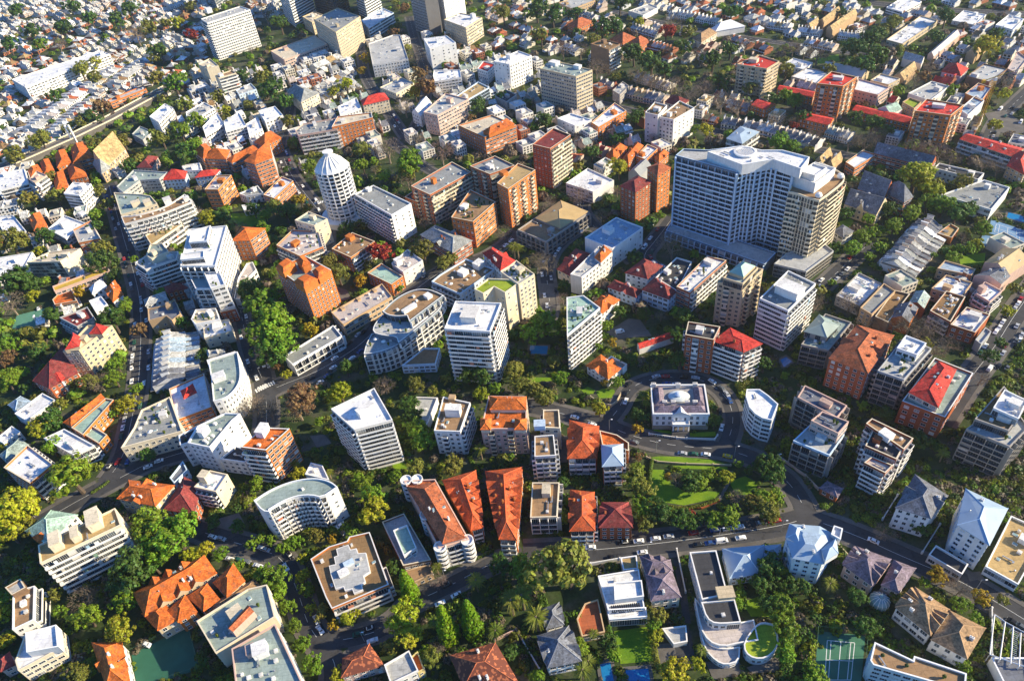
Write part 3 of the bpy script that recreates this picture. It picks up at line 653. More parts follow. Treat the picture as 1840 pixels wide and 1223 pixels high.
+|F|262,788 330,826 420,770 350,740|+2.5|o|n|mO|up=1;ins=1.8;rise=2.2
+|F|430,760 505,710 450,680 390,715|+2.5|o|n|mO|up=1;ins=1.6;rise=2
+|F|275,640 320,680 370,660 330,615|+4|o|n|hO|up=1
a|F|long skylight building|low pinkish block with open roof courts along the street|515,995 600,1082 935,888 865,800|1@1160|t|p,w|fP|box=590,960,3,2,1.2/700,895,3,2,1.2/810,835,3,2,1.2
o|J|grey roofed shop row|low block with white posts beside the busy street|190,150 250,208 590,12 530,-60|8|w|n,g|fG|cl=.4
a|U|curved glass flats|with oval brown roof and curved white framed balconies|85,830 240,815 460,735 700,560 930,385 740,330 440,560 170,610 110,720|0@1040|q|g,g,g,g,n,n|fH|sm=1;pots=8;sun=2;cap=1;t=w;fh=3.1
+|U|180,590 290,625 440,635 465,705 690,530 950,320 965,185 560,400 290,400 200,500|+3.2|q|n,n,n,g,g,n,n|fH|sm=1;up=1;pots=10;t=w
+|U|290,360 350,400 440,415 560,405 585,470 960,185 820,120 680,115 560,150 420,230|+3.6|q|c,c,c,c,g,n,n|fF|sm=1;up=2;t=w;box=580,315,2.6,9,2,w/785,180,4,3.5,2,w;cl=.2;pots=0
o|U|brown podium|low podium beside the curved glass flats|500,955 870,938 918,765 740,765|6|v|w|fF|cl=.2
a|U|white balcony slab|with bluish balcony bands and bright white roof|970,550 1470,582 1592,270 1090,250|1@1140|w|B,b|fW|fh=2.8;box=1255,400,8,9,4,h;cl=.6
a|U|lime roofed cream block|tall cream block with lime green roof|1295,115 1395,165 1515,90 1635,155 1770,60 1700,10 1450,0|3@565|c|s,s,s,s|fL|cl=.2;fh=2.9
a|G|planted roof cream block|tall cream block with roof garden|-75,720 45,805 155,735 30,640|1@1065|c|n,p,p|fH|pots=14;fh=2.9
a|F|stepped grey white flats|with brown roof and pale stepped terraces|1205,785 1400,870 1500,800 1640,700 1440,630 1260,740|13|v|b,p,p|fF|box=1420,720,5,5,3,w/1530,670,5,6,4,w;sun=2
h|F|red hipped roof flats|with white chimneys above the lime roofed block|1560,590 1680,705 1780,645 1625,555|17|w|p|hR|ch=2
o|G|dark glass office|with brown hipped roof and dark frames|38,430 235,512 532,312 335,230|1@600|k|g,g|fF|t=k
+|G|165,350 330,418 520,305 335,232|+1|k|n|hK|up=1;pit=.35;rm=METAL
a|G|flat white office|with white roof and columned front|370,110 555,170 700,92 520,8|1@255|h|w,n|fW|
a|G|left brick gabled tower|dark brick tower with maroon gables|745,130 848,172 960,100 860,60|1@390|r|p,p|hM|t=c;pit=.5;fh=2.9
a|G|right brick gabled tower|orange brick tower beside the dark brick tower|930,4 1000,60 1088,4 1010,-30|1@320|o|p,p|hT|t=c;pit=.4;fh=2.9
a|G|blue grey roofed flats|white block with flat slate blue roof|500,485 690,560 900,415 715,345|1@690|w|n,s|fU|box=660,430,6,5,3,w
a|G|long white rendered flats|narrow white block with orange end roof|400,735 478,755 690,590 600,540|1@880|h|n,p|fH|cap=1
+|G|570,620 610,650 680,580 630,540|+1.5|h|n|hO|up=1
h|G|red low roofed annexe|long red brown roof beside the long white rendered flats|312,700 400,745 545,600 440,560|7|c|p|hM|pit=.4
h|G|red hipped villa|red tiled villa in the centre right|780,725 930,765 1032,680 905,630|9|w|p|hM|ch=2
h|G|white fronted red villa|low villa with red front roof|660,822 850,893 890,850 705,775|7|v|p|hM|ch=1
a|G|white walled red roof flats|white flats with red roof and black roof deck|895,840 1075,905 1130,850 990,755|1@1000|v|w,p|hM|
+|G|985,760 1135,850 1235,650 1130,620|11|w|p|fD|
a|G|brick roof terrace flats|brick block with white roof terrace|1130,820 1222,862 1472,640 1340,610|1@995|r|w,b|fW|pots=5;sun=2
a|G|glass pyramid tower|cream tower with glass pyramid roof|1410,790 1590,820 1725,700 1560,670|1@1100|s|m,m|fE|t=c;cl=.3
+|G|1450,760 1585,800 1690,690 1570,650|+4|s|c|fE|up=1;cl=0
+|G|1490,720 1590,755 1670,680 1580,645|+1|s|n|hN|up=2;rm=METAL;ov=0;pit=.7
a|H|white striped tower|with white window bands and orange brick end|20,900 215,985 405,800 215,710|1@1260|w|r,b|fG|box=225,850,12,8,5,w;fh=3
a|G|green deck white tower|slim white tower with green roof decks|375,895 378,1155 605,965 490,880|1@1396|w|n,b|fN|pots=6;fh=2.9;bay=2.7
h|G|orange hipped white flats|white flats with a bright orange roof|562,930 610,1010 735,912 665,880|1@1095|w|p|hO|
h|G|long red shed|low shed with red roof in the garden|860,1210 875,1250 1110,1170 1090,1130|4|w|n|gR|
a|G|left brick balcony flats|brick flats with white balconies behind the domed mansion|1190,1150 1385,1185 1430,1095 1210,1060|0@1386|r|m|fD|
a|K|red roofed brick flats|brick flats with red roof behind the domed mansion|1385,45 1590,120 1712,65 1500,-40|1@325|r|B,b|hR|pit=.3
o|K|white curved flats|round fronted white block with brick end right of the mansion|1605,420 1630,500 1670,545 1720,575 1785,590 1828,480 1760,420 1700,378 1612,378|4@742|w|r,r,r,r,w,n|fW|fh=3;cl=.3
h|K|orange roofed cottage|orange roof with white walls in the garden|515,215 660,305 745,235 610,145|6|w|p|hO|
+|K|650,180 760,240 790,205 680,150|4.5|w|n|fG|
a|B|grey ribbed tower|tall grey tower at the top edge|b205,130 280,195 420,110 350,50|75|v|r,r|fG|
a|B|dark glass tower|dark blue tower at the top edge|b425,110 560,150 650,70 520,40|65|d|c|fG|
a|B|cream grey office block|wide cream block below the grey ribbed tower|395,130 548,222 715,112 560,55|2@305|s|p,p|fG|pots=4
a|B|cream corner block|left end of the wide cream block|318,115 385,155 470,105 400,80|1@240|s|p|fC|
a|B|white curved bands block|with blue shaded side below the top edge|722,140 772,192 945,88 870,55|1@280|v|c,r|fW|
a|B|pale tower|pale banded tower at the top edge|b710,100 770,130 870,70 810,30|65|v|r|fG|
a|B|dark grid tower|dark tower with white end wall at the top edge|b1100,215 1200,252 1285,225 1190,175|80|d|w,n|fG|t=w
a|B|white tower|white tower behind the dark grid tower|b1260,190 1320,215 1450,140 1390,110|45|w|s,s|fW|
a|B|cream red banded block|cream flats with dark shaded side|1290,135 1440,190 1552,120 1400,88|1@320|s|p,w|fW|box=1490,115,5,4,5,w
a|B|slim white flats|white flats with square towers at the top|1150,265 1192,332 1372,292 1310,245|1@482|w|n,s|fW|box=1250,275,5,4,4,w
o|B|white lookout block|low white block with dark ribbon windows|1215,520 1225,560 1410,530 1400,478 1220,480|12|w|w,w|fW|
o|B|pale flat roofed block|large pale roof beside the tree lined street|772,300 800,445 1045,405 990,240 940,240|13|h|p|fH|
a|B|pink curved flats|pink brick building with a curved front|100,350 195,412 490,302 400,240|1@480|p|n,w|fC|box=200,330,6,4,3
a|B|white pitched flats|cream flats with grey roof at upper left of the centre|210,620 310,700 430,640 300,590|12|c|p|hG|
o|B|grey roofed long block|pinkish building with long grey roof|270,890 290,930 558,885 545,812 320,850|1@1060|p|n,b|fG|cl=1.3
a|B|orange brick wall block|flat orange brick block with small windows|520,872 800,806 792,772 560,800|0@1018|o|p,s|fC|t=w
a|B|cream red roof flats|cream flats under a bright red hipped roof|720,690 736,722 912,682 880,640|1@805|c|p,p|hR|
a|B|cream long flats|cream flats beside the bare street trees|850,600 962,642 1085,570 1000,530|1@690|c|p|fH|
a|B|white low flats|white flats left of the bright red roof|560,732 578,792 722,742 690,670|10|w|p|fW|
a|B|pink walled flats|pink flats with white roof boxes|1150,770 1245,792 1460,680 1300,640|1@935|p|p,w|fH|box=1330,690,5,4,4
h|B|white gabled hall|white gables beside the pink walled flats|1070,770 1130,800 1210,710 1140,680|10|w|p|gW|
a|B|tan roofed glass block|with tan roof and pale glass|1375,660 1440,692 1602,600 1525,562|12|v|c|fK|
a|B|orange tile topped flats|orange brick flats with orange roof boxes|1390,860 1570,942 1787,860 1620,788|1@1068|o|p,w|fC|
+|B|1560,900 1600,920 1770,850 1720,815|+2|o|n|hO|up=1
a|B|red and white side flats|white flats with red roof beside the white punched tower|1520,470 1590,492 1645,440 1560,418|12|w|p|fR|
a|B|white punched tower|white tower with small windows in the upper middle|1630,420 1740,442 1892,380 1800,348|1@615|w|s,p|fW|box=1740,390,5,4,4,w
o|B|dark roofed low block|low block with dark and white roofs|1640,660 1720,700 1790,650 1710,610|8|g|p|fD|
a|B|small white flats|white flats beside the curving street|15,760 62,832 185,790 130,728|13|w|p|fW|
a|C|tan grid tower|tall tan tower with window grid in the upper middle|190,470 440,527 552,480 270,410|1@782|s|w,w|fE|box=290,430,8,6,3,w/450,455,6,4,3,w;fh=3;bay=2.6
a|C|brown brick tower|brown brick tower in the upper middle|540,300 665,342 742,300 620,268|1@496|b|n,b|fB|box=630,280,4,4,3,b
a|C|left cream twin tower|left half of the cream twin tower|915,772 1002,792 1065,722 980,700|0@972|h|s,s|fF|pots=2
a|C|right cream twin tower|right half of the cream twin tower|1010,800 1110,822 1252,740 1150,692|1@1008|h|p,s|fF|pots=3
a|C|maroon roofed brick tower|brick tower with maroon roof and white top band|140,990 262,1020 402,925 285,878|1@1296|r|p,b|fM|t=c;cl=.3;rm=TILE
a|C|red topped stone tower|stone tower with red roof edge in the upper right|1545,440 1750,472 D155,420 1700,378|1@668|s|m,w|fR|t=c;box=1660,410,7,5,3,c
h|C|white flat house|low white house in the upper middle|310,812 430,862 548,822 405,778|10|w|s|fW|cl=.5
h|C|red and white shop row|low mixed row right of the white flat house|545,840 595,872 785,760 705,705|9|o|p|fW|cl=1.5
h|C|first orange court house|orange hipped house in a courtyard|645,1065 700,1100 790,1010 735,980|8|o|p|hO|
h|C|second orange court house|orange hipped house beside the first court|760,1090 800,1115 900,1000 855,975|8|o|p|hO|
h|C|third orange court house|orange house with white roof|850,1070 920,1095 1000,1020 930,990|8|o|p|fW|
h|C|fourth orange court house|small orange house at the end of the courtyard|980,1080 1010,1110 1075,1050 1040,1025|7|o|p|hO|
o|C|grey long hall|grey roofed hall above the brick gabled towers|800,1180 880,1210 960,1140 885,1100|8|g|n|gG|rm=METAL
h|C|pale green house|pale house with flat roof|560,1130 620,1160 700,1110 640,1080|8|h|p|fE|
o|C|teal carriage hall|with pale blue metal roof|1475,950 1580,985 1695,905 1570,868|8|h|b|hU|rm=METAL;pit=.3
h|C|maroon hipped cottage|maroon roof among bare trees|1050,700 1160,730 1215,690 1100,655|8|c|p|hM|
o|C|brown school block|brown brick block at the top edge|320,20 412,62 572,0 480,-35|1@108|t|n,p|fH|
h|C|first coral roofed house|coral orange roof at the top|380,170 450,195 560,150 480,130|7|o|p|hT|
h|C|second coral roofed house|coral orange roof in the trees|670,270 760,300 850,260 770,230|7|o|p|hT|
h|C|third coral roofed house|coral roof right of the second coral roof|800,300 880,330 950,280 870,250|7|o|p|hT|
h|C|long brown hipped house|brown roof in the upper right|1240,265 1300,290 1405,225 1350,195|7|c|p|hF|
o|C|white L shaped hall|white roof in the upper right|1370,195 1400,215 1600,180 1490,140|6|w|n|hW|rm=METAL
o|C|pale flat hall|pale roof at the top|800,75 900,105 1005,50 940,25|6|h|n|fH|
h|C|grey box flats|grey flat roofed block below bare trees|690,620 740,650 805,590 760,560|9|k|p|fH|
o|D|white two winged school|long white roof with a light court at the top right|890,272 1000,302 1242,140 1125,108|1@345|s|w,p|fW|
o|D|white edge block|white block at the top edge right of centre|890,50 1000,82 1132,10 1020,-30|1@125|w|r,w|fW|
o|D|white cube hall|white hall with open white deck at the top right|1340,140 1500,172 1576,100 1420,70|1@200|w|s,p|fW|
o|D|white roofed school block|left white roof beside the middle red tower|236,525 410,572 500,490 340,464|1@630|k|p,p|fW|cl=.5
o|D|white roofed brick school|right white roof beside the middle red tower|670,615 832,652 912,600 700,540|1@742|p|p,w|fW|cl=.5
h|D|white roofed annexe|behind the right white school roof|780,550 905,582 985,540 850,505|9|s|p|fW|
a|D|middle red tower|orange brick tower with red roof ring|412,572 592,592 686,528 512,490|1@826|o|m,m|fR|t=c;box=560,530,7,4,2.5,h
a|D|right red tower|brick tower with wide red roof at the right|1085,760 1332,792 1422,720 1165,678|1@1012|o|m,m|fR|t=c;box=1250,720,8,4,2.5,h;rm=TILE
h|D|first red row|low red gabled row left of the middle red tower|140,612 385,668 402,630 160,585|7|o|p|gR|pit=.28
h|D|second red row|low red gabled row in front of the middle red tower|290,812 500,862 532,812 320,768|7|o|p|gR|pit=.28
h|D|third red row|long red gabled row right of the middle red tower|655,755 855,805 885,765 690,720|7|o|p|gR|pit=.28
h|D|fourth red row|red gabled row joining the right red tower|860,805 1050,852 1068,805 890,758|7|o|p|gR|pit=.28
h|D|fifth red row|red roof below the left red tower|-40,720 60,755 130,715 30,680|7|o|p|gR|pit=.28
a|D|red courtyard flats|long red roof at the right edge|1390,955 1780,1085 1834,1020 1460,920|9|t|b,p|gR|pit=.28
+|D|1720,1135 1835,1195 1900,1080 1790,1030|9|t|p|hR|
h|D|red pavilion|red hipped roof with white parapet|1270,490 1400,520 1450,470 1320,435|8|h|p|hR|
o|D|grey warehouse|wide grey roof at the right|1440,522 1600,562 1722,472 1560,436|1@640|b|n,p|fH|
o|D|red brick end block|brick block below the grey warehouse|1430,640 1545,690 1610,600 1520,570|9|o|n|fU|
h|D|lilac hall|long pale pink roof at the top right|1175,372 1215,390 1396,240 1350,212|6|p|n|gP|rm=METAL
h|D|first tan row|left tan gabled row at the top right|340,172 370,190 432,150 400,130|8|t|n|gK|
h|D|second tan row|middle tan gabled row at the top right|430,140 462,158 575,70 545,52|8|t|n|gK|
h|D|third tan row|longest tan gabled row at the top right|480,190 520,212 690,92 650,72|8|t|n|gK|
o|D|brick hall with white roof|brick hall beside the stone church|610,1112 672,1152 822,1060 728,1030|1@1223|o|w,w|fW|cl=.2
h|D|first sandy gable|left of two sandy gables|400,1100 450,1130 520,1060 470,1030|8|t|n|gK|pit=1.1
h|D|second sandy gable|right of two sandy gables|480,1120 525,1150 590,1085 545,1060|8|t|n|gK|pit=1.1
o|D|dark slate long hall|long dark slate roof beside bare trees|800,1052 1190,1152 1232,1100 832,1005|9|r|w|gS|pit=1
o|D|dark arcade hall|long dark roof with white parapet|1215,1152 1520,1232 1562,1190 1252,1120|8|h|p|fD|
o|D|pale ridge hall|long pale roof in the trees|450,472 722,532 772,490 482,436|6|s|n|gH|rm=METAL
h|D|white lawn house|white roof beside the dark trees|180,440 330,480 385,430 250,398|7|h|p|fW|
h|D|pale green gabled house|between red roofs|830,745 920,785 1000,750 910,715|7|w|n|gN|
h|D|roof lawn house|with a green roof beside the right red tower|1000,700 1080,745 1130,700 1050,670|9|t|p|fL|cl=.2
o|D|long pale market roof|above the right red tower|1040,640 1190,690 1322,590 1200,558|8|h|n|fH|
o|D|pale blue flat hall|behind the right red tower|1390,750 1450,790 1562,690 1500,655|9|h|n|fU|
h|D|tan tree house|tan roof among yellow trees at the right|1440,360 1500,385 1600,290 1560,250|7|t|n|gK|
o|D|white right hall|white roof at the right edge top|1640,170 1760,205 1834,130 1730,100|7|w|p|fW|
h|D|pink brick edge block|at the right edge|1720,470 1780,500 1860,400 1790,350|9|p|w|fP|
h|D|stepped sandy gables|three sandy gables in the upper right|940,520 1010,545 1100,470 1050,430|7|t|n|gK|
h|D|brick rear house|brown roof below the pale ridge hall|1000,400 1130,440 1150,400 1020,370|7|h|n|gH|
h|H|slate roofed church|dark slate roof with pale gable end|690,150 870,225 930,140 740,75|10|r|w|gS|pit=1.1;cat=church
+|H|880,175 1010,240 1070,205 940,110|11|r|w|hS|pit=1.2
h|H|stone manse|dark gabled stone house beside the church|600,255 820,330 900,245 650,190|8|s|p|gS|ch=2;pit=1
h|H|white classical villa|small white villa with slate roof beside the tall towers|525,440 592,482 660,440 590,398|6|w|w|hS|
o|H|long grey roofed school|low school with white bands|1265,190 1610,292 1736,140 1560,88|1@372|w|r,n|fG|
h|H|tan courtyard house|small brick house with tan flat roof|1240,455 1340,485 1388,420 1330,388|5|o|n|fK|cl=0
h|H|white penthouse block|flat white roof with large air units|545,882 705,955 858,800 700,724|1@1020|k|p,n|fW|cl=2
h|H|grey roofed flat house|grey roof between brick houses|710,965 790,1012 952,850 872,798|9|t|p|fG|cl=.3
h|H|brown skylight house|brown house with a roof light|812,1025 900,1065 1052,870 945,845|8|b|n|fB|cl=.6
h|H|blue grey gabled house|blue grey gable among brick houses|922,1035 1050,1068 1112,965 972,940|8|o|n|gS|
h|H|grey wedge house|grey roof below the terrace row|1040,935 1150,972 1192,890 1090,850|8|r|n|gE|
h|H|solar roof brick house|brick house with solar panels on its deck|1190,985 1330,1062 1432,890 1300,850|9|r|b,n|fB|cl=2
h|H|white deck brick house|white roofed house in the right middle|1200,832 1400,895 1482,792 1300,740|8|t|p|fW|
h|H|long blue grey house|long low blue grey roof beside the garden|1240,695 1475,742 1502,700 1292,640|7|t|p|fU|cl=.4
o|H|tan gabled hall|large tan gabled roof at the right|1562,655 1722,745 1880,640 1690,555|9|p|n|gK|rm=METAL;pit=.5
o|H|dark gabled hall|dark end of the large tan gabled roof|1492,745 1680,805 1742,750 1640,682|9|p|n|gS|pit=.5
h|H|white roofed brick corner|brick house with white roof in front of bare trees|1330,1080 1500,1135 1602,1012 1440,960|8|r|p,n|fW|cl=1.3
h|H|chimney terrace flats|with white terraces and a large chimney|1500,865 1600,925 1685,850 1565,785|9|p|b|fW|sun=1;box=1545,840,3,3,4,p
h|H|pale strip house|narrow pale roof beside the parked cars|1500,1185 1540,1215 1610,1130 1570,1100|6|g|n|fH|cl=.3
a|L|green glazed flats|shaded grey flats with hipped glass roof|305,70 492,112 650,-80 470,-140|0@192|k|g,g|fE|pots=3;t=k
+|L|330,-20 480,20 560,-60 430,-130|+3|k|c|hE|up=1;pit=.5;rm=METAL
a|L|large red roofed flats|large red brick flats with wide red hipped roof|500,165 760,265 935,10 690,-60|0@352|r|p,p|hT|t=w;pit=.45;bay=3.6;xg=1
a|L|garden roof grey flats|grey flats with white penthouse and roof garden|830,250 1012,312 1200,100 1020,10|0@452|g|g,b|fH|pots=14;t=k
+|L|962,95 1100,142 1165,62 1025,8|+3.5|w|w,w|fW|up=1
a|Z|red deck brick flats|red brick flats with red penthouse roof|100,565 462,702 700,330 375,200|0@742|r|p,s|fE|t=w;pots=2;bay=4
+|Z|165,490 400,612 550,300 410,235|+3.2|c|w|hR|up=1;pit=.4
a|Z|large grey terrace tower|stepped grey flats with white roof at the right edge|640,800 1010,950 1170,790 1000,560|0@1040|k|g,g|fH|pots=4;t=k;fh=3
+|Z|715,715 1000,815 1130,640 960,440|+3.4|k|c,c|fB|up=1;pots=3
+|Z|870,622 1085,716 1160,560 965,468|+3.4|w|c,n|fW|up=2;cl=1.6
a|L|pink trimmed stepped flats|shaded flats with stepped roof terraces|280,432 552,572 620,490 330,352|0@620|p|g,g|fS|t=k;cl=1
+|L|372,592 560,682 632,600 450,530|0@800|p|w|fS|pots=2;sun=1
+|L|250,730 500,832 602,690 388,600|1@975|v|g,g|fH|pots=4;t=k
a|L|brick balcony stack flats|brick flats with white balcony bands on two wings|750,612 1010,790 1075,715 790,578|0@800|r|b,b|fF|box=890,690,5,4,3,w
+|L|745,765 960,858 1010,765 800,650|0@940|r|B,b|fD|cl=1.5
+|L|738,880 882,952 935,900 790,840|1@1105|r|B,b|fP|sun=1
h|L|brick gate lodge|small brick lodge by the bending street|438,1055 550,1115 585,1060 485,1012|4|r|p|hZ|pit=.4
h|P|white slate roofed terrace|white house with slate roof and small terraces|960,30 1190,100 1305,-50 1090,-188|0@165|w|p|hS|ch=2
a|P|white blue roofed flats|white flats with blue grey hipped roof and garage podium|1385,150 1592,282 1715,40 1440,-90|0@330|w|p,s|hU|rm=METAL;pit=.35;t=v;ch=1;chh=2.5
+|P|1180,355 1410,490 1452,420 1230,290|5|h|w,n|fD|cl=.3
a|P|tan roofed white flats|white banded flats with sandy roof at the right edge|1570,435 1795,560 2000,200 1745,88|1@610|w|r,n|fK|
a|P|blue white castle house|tall white house with many blue grey gables|205,235 250,375 450,412 560,240 430,165 230,150|15|w|p|mU|t=v;ins=5;rise=3;rm=METAL;ch=2;bay=3.6
+|P|205,235 300,290 330,160 235,148|+1.5|w|n|hU|up=1;rm=METAL;ov=0
+|P|440,320 470,400 560,345 545,235|+2|w|n|hU|up=1;rm=METAL;ov=0
+|P|510,215 575,250 590,175 530,155|+3|w|n|fW|up=1;cl=0
h|P|purple roofed house|pink walled house with purple tiled gables|600,425 790,560 912,388 690,305|8|p|p|hZ|ch=2;xg=3
+|P|862,560 970,612 1082,450 945,398|7|p|p|hZ|
h|P|brown roofed mansion|large brown tiled house with white arches|960,715 1190,900 1312,730 1090,585|8|w|w|hF|ch=3;xg=3
+|P|1205,935 1440,1060 1560,860 1322,742|8|w|p|hF|ch=1
a|P|brown flat roofed flats|long brown roof with white parapet at the bottom right|780,1080 800,1110 1430,1290 1440,1170 1080,1050 1075,1080 810,955|12|w|n,w|fF|cl=.3;pots=3
h|P|white pergola terrace|dark deck with white pergola beams at the bottom right corner|1610,1060 1700,1240 1900,1240 1880,1060|5|w|n|fS|cl=0
a|K|tan roofed balcony flats|with brown roof and stacked white balconies|215,520 212,640 330,645 322,518|15|c|b,p|fF|cl=.5
+|K|155,700 155,840 302,832 286,690|1@1000|h|b,b|fF|box=190,620,4,5,3,v
a|K|orange hipped brick flats|brick flats with orange roof left of the grey pyramid roof|400,595 385,850 578,845 592,635|1@955|r|n,b,n|hX|ch=1;xg=2
a|K|grey pyramid roofed flats|brick flats with pale blue grey pyramid roof|618,765 625,905 760,898 757,758|1@1030|r|n,b,b|hU|rm=METAL;pit=.7
+|K|600,660 620,758 802,800 802,745 720,690|9|o|p|fO|rm=TILE;cl=.3
a|O|brown square flats|with flat brown roof and dark glass balconies|140,-140 125,100 310,95 325,-140|1@195|c|n,g|fF|t=h
a|O|orange chimneyed flats|orange tiled roof beside the crimson tiled roof|405,-85 400,190 565,185 560,-70|9|o|n,b|hX|ch=2;xg=2
a|O|crimson tiled flats|brick flats with crimson roof by the street|622,0 603,165 822,165 795,0|1@250|r|n,p|hM|ch=1;xg=2
a|J|terracotta round bay flats|with white round corner balconies and terracotta roof|1015,1005 N1255,310 N1462,250 1230,995|1@N430|p|n,b,n|fT|cl=0;rm=TILE
+|J|1040,1050 N1285,275 N1430,235 1225,1020|+2|p|n|hT|up=1;pit=.5
a|J|orange tapered flats|orange tiled roof between the two longest tiled roofs|1285,1005 N1480,185 N1555,165 1505,940|9|o|n,b,p|hX|ch=1;xg=4
a|J|bright orange long flats|longest bright orange tiled roof|1580,945 N1672,245 N1785,250 1825,915|10|o|n,b,p|hX|ch=2;xg=6;xw=1.1
a|J|ornate orange roofed flats|cream flats with orange turret roofs|*878,711 *864,770 *946,770 *946,712|1@820|p|n,m,p|fO|rm=TILE;t=c;cl=.3;fh=2.9
+|J|*864,752 *864,771 *881,771 *883,752|+1|c|n|hO|up=1;ov=.3
+|J|*926,752 *925,771 *945,771 *946,752|+1|c|n|hO|up=1;ov=.3
+|J|*880,712 *881,735 *945,735 *945,713|+1.5|c|n|hO|up=1;ov=.3
a|J|brown deck flats|with brown roof and white lift tower|1285,430 1222,662 1402,668 1472,470|1@820|w|n,m,b|fF|box=1355,530,4,7,5,w/1345,430,3,3,2,t
o|J|pale low hall|low pale roof beside the leafy tree column|1095,430 1092,630 1168,640 1247,436|5|h|n|fH|cl=.4
a|J|bright white roofed flats|tall white flats with bright white roof|515,512 675,655 937,588 812,370|1@925|h|b,B,n|fW|box=750,520,3.5,8,4,w;fh=2.8;cl=.3
a|W|curved crescent flats|white crescent shaped building with grey roof|780,1140 N45,55 N90,60 940,1230 1070,1150 1220,1092 1380,1082 1480,1110 1645,1000 1570,940 1420,905 1200,930 960,1020|8@1300|w|n,w,b,b,b,b,b,s,n|fE|cl=.3;fh=2.9;sm=1
a|N|brown roofed square flats|with white cross shaped roof deck|375,385 480,650 520,725 910,560 860,420 780,200 640,232 625,262 500,300|2@810|o|n,n,B,B,n|fB|t=h;box=600,475,3,4,2.5,w/635,410,2.5,4,2,v;cl=.4;fh=3
+|N|500,430 515,500 545,590 600,575 610,602 660,590 672,622 735,597 725,560 752,540 740,500 785,470 755,340 702,345 690,310 650,320 635,285 550,315 560,360 535,370 545,420|+.3|h|n|fH|up=1;cap=0;pp=0;cl=.6
h|N|green roofed house|narrow house with pale green roof block and stepped planters|865,130 1010,430 1200,390 1015,72|6.5|b|n,w|fP|cl=.3
+|N|942,188 1015,362 1102,308 1035,150|+2.6|w|w|fN|up=1;cl=0
+|N|1010,470 1060,555 1215,485 1190,420|4|t|p|fF|pots=10;cl=0
h|N|small mottled tile house|with mottled tiled roof at the bottom|600,1070 592,1190 870,1110 775,975|6|p|p|hT|rm=MOTTLE;pit=.5
h|N|grey flat roofed house|pale grey roof beside an orange annexe at the bottom|880,1110 925,1240 1115,1150 1050,1012|7|h|p|fH|cl=.2
+|N|1060,1060 1110,1165 1155,1140 1110,1018|6|y|p|fO|cl=0
h|N|large mottled tile mansion|large mottled terracotta roof at the bottom|1340,1050 1430,1260 1800,1240 1640,965|8|p|p|hT|rm=MOTTLE;ch=3;pit=.5
h|O|white modern house|flat white house with glass front facing a lawn|590,500 660,735 910,720 870,455|7|w|n,w,n|fW|cl=.4
+|O|700,545 705,665 905,640 890,530|+2.2|w|n|fW|up=1;cl=.3
+|O|655,745 668,800 928,780 920,715|5.5|w|c,c|fW|cl=0
+|O|745,375 765,460 865,450 855,360|5|w|n|fK|cl=0
h|O|violet roofed house|cream fronted house with violet tiled gables|885,370 935,500 1098,462 1082,395|8|c|p|hZ|pit=.7;xg=2
+|O|922,495 962,668 1152,640 1092,465|8|c|p|hZ|pit=.7;ch=1
o|O|white curved mansion|large white mansion with black flat roofs and curved terraces|1220,338 1305,662 1480,625 1402,325|9|h|w,n|fD|cl=.4;box=1465,615,4.5,6,2.5,s
+|O|1300,680 1335,790 1400,832 1572,818 1528,660|8.6|h|w,w,c|fD|cl=.4;sm=1
+|O|1255,650 1290,850 1350,950 1450,985 1560,960 1692,940 1660,800 1570,820 1400,830|4.8|h|w,w,w|fP|cl=0;pots=6;sun=1;sm=1
+|O|1590,950 1600,1025 1660,1068 1745,1065 1812,1010 1834,930 1795,830 1692,810|5|h|w,w,w|fL|cl=0;pots=3;sm=1
+|O|1290,860 1320,1000 1400,1085 1470,1112 1560,1085 1565,985 1450,1000 1350,965|3.4|h|w,w,w,w|fP|cl=0;sun=3;pots=4;sm=1
h|O|blue hipped house|pale blue roofs beside the white curved mansion|1450,320 1500,512 1702,480 1722,295|6|v|p|hU|rm=METAL
+|O|1720,300 1725,380 1840,375 1840,290|5|v|p|hU|rm=METAL
h|O|rust flat roofed house|low rusty brown roof below the large olive tree|445,795 482,915 638,885 590,660 500,690|5|t|n,w|fT|cl=.3
h|O|slate cottage|slate gabled cottage with white ridges|180,915 250,1125 470,1080 385,850|7|w|w|hS|pit=.8;ch=1;xg=2
h|O|small slate cottage|smaller slate roofs above the slate cottage|215,730 240,860 350,830 318,690|5|w|w|hS|pit=.8;xg=2
h|O|pale garage|low flat pale roof beside the drive|1030,860 1110,968 1205,950 1195,840|3|h|n|fH|cl=0
"""
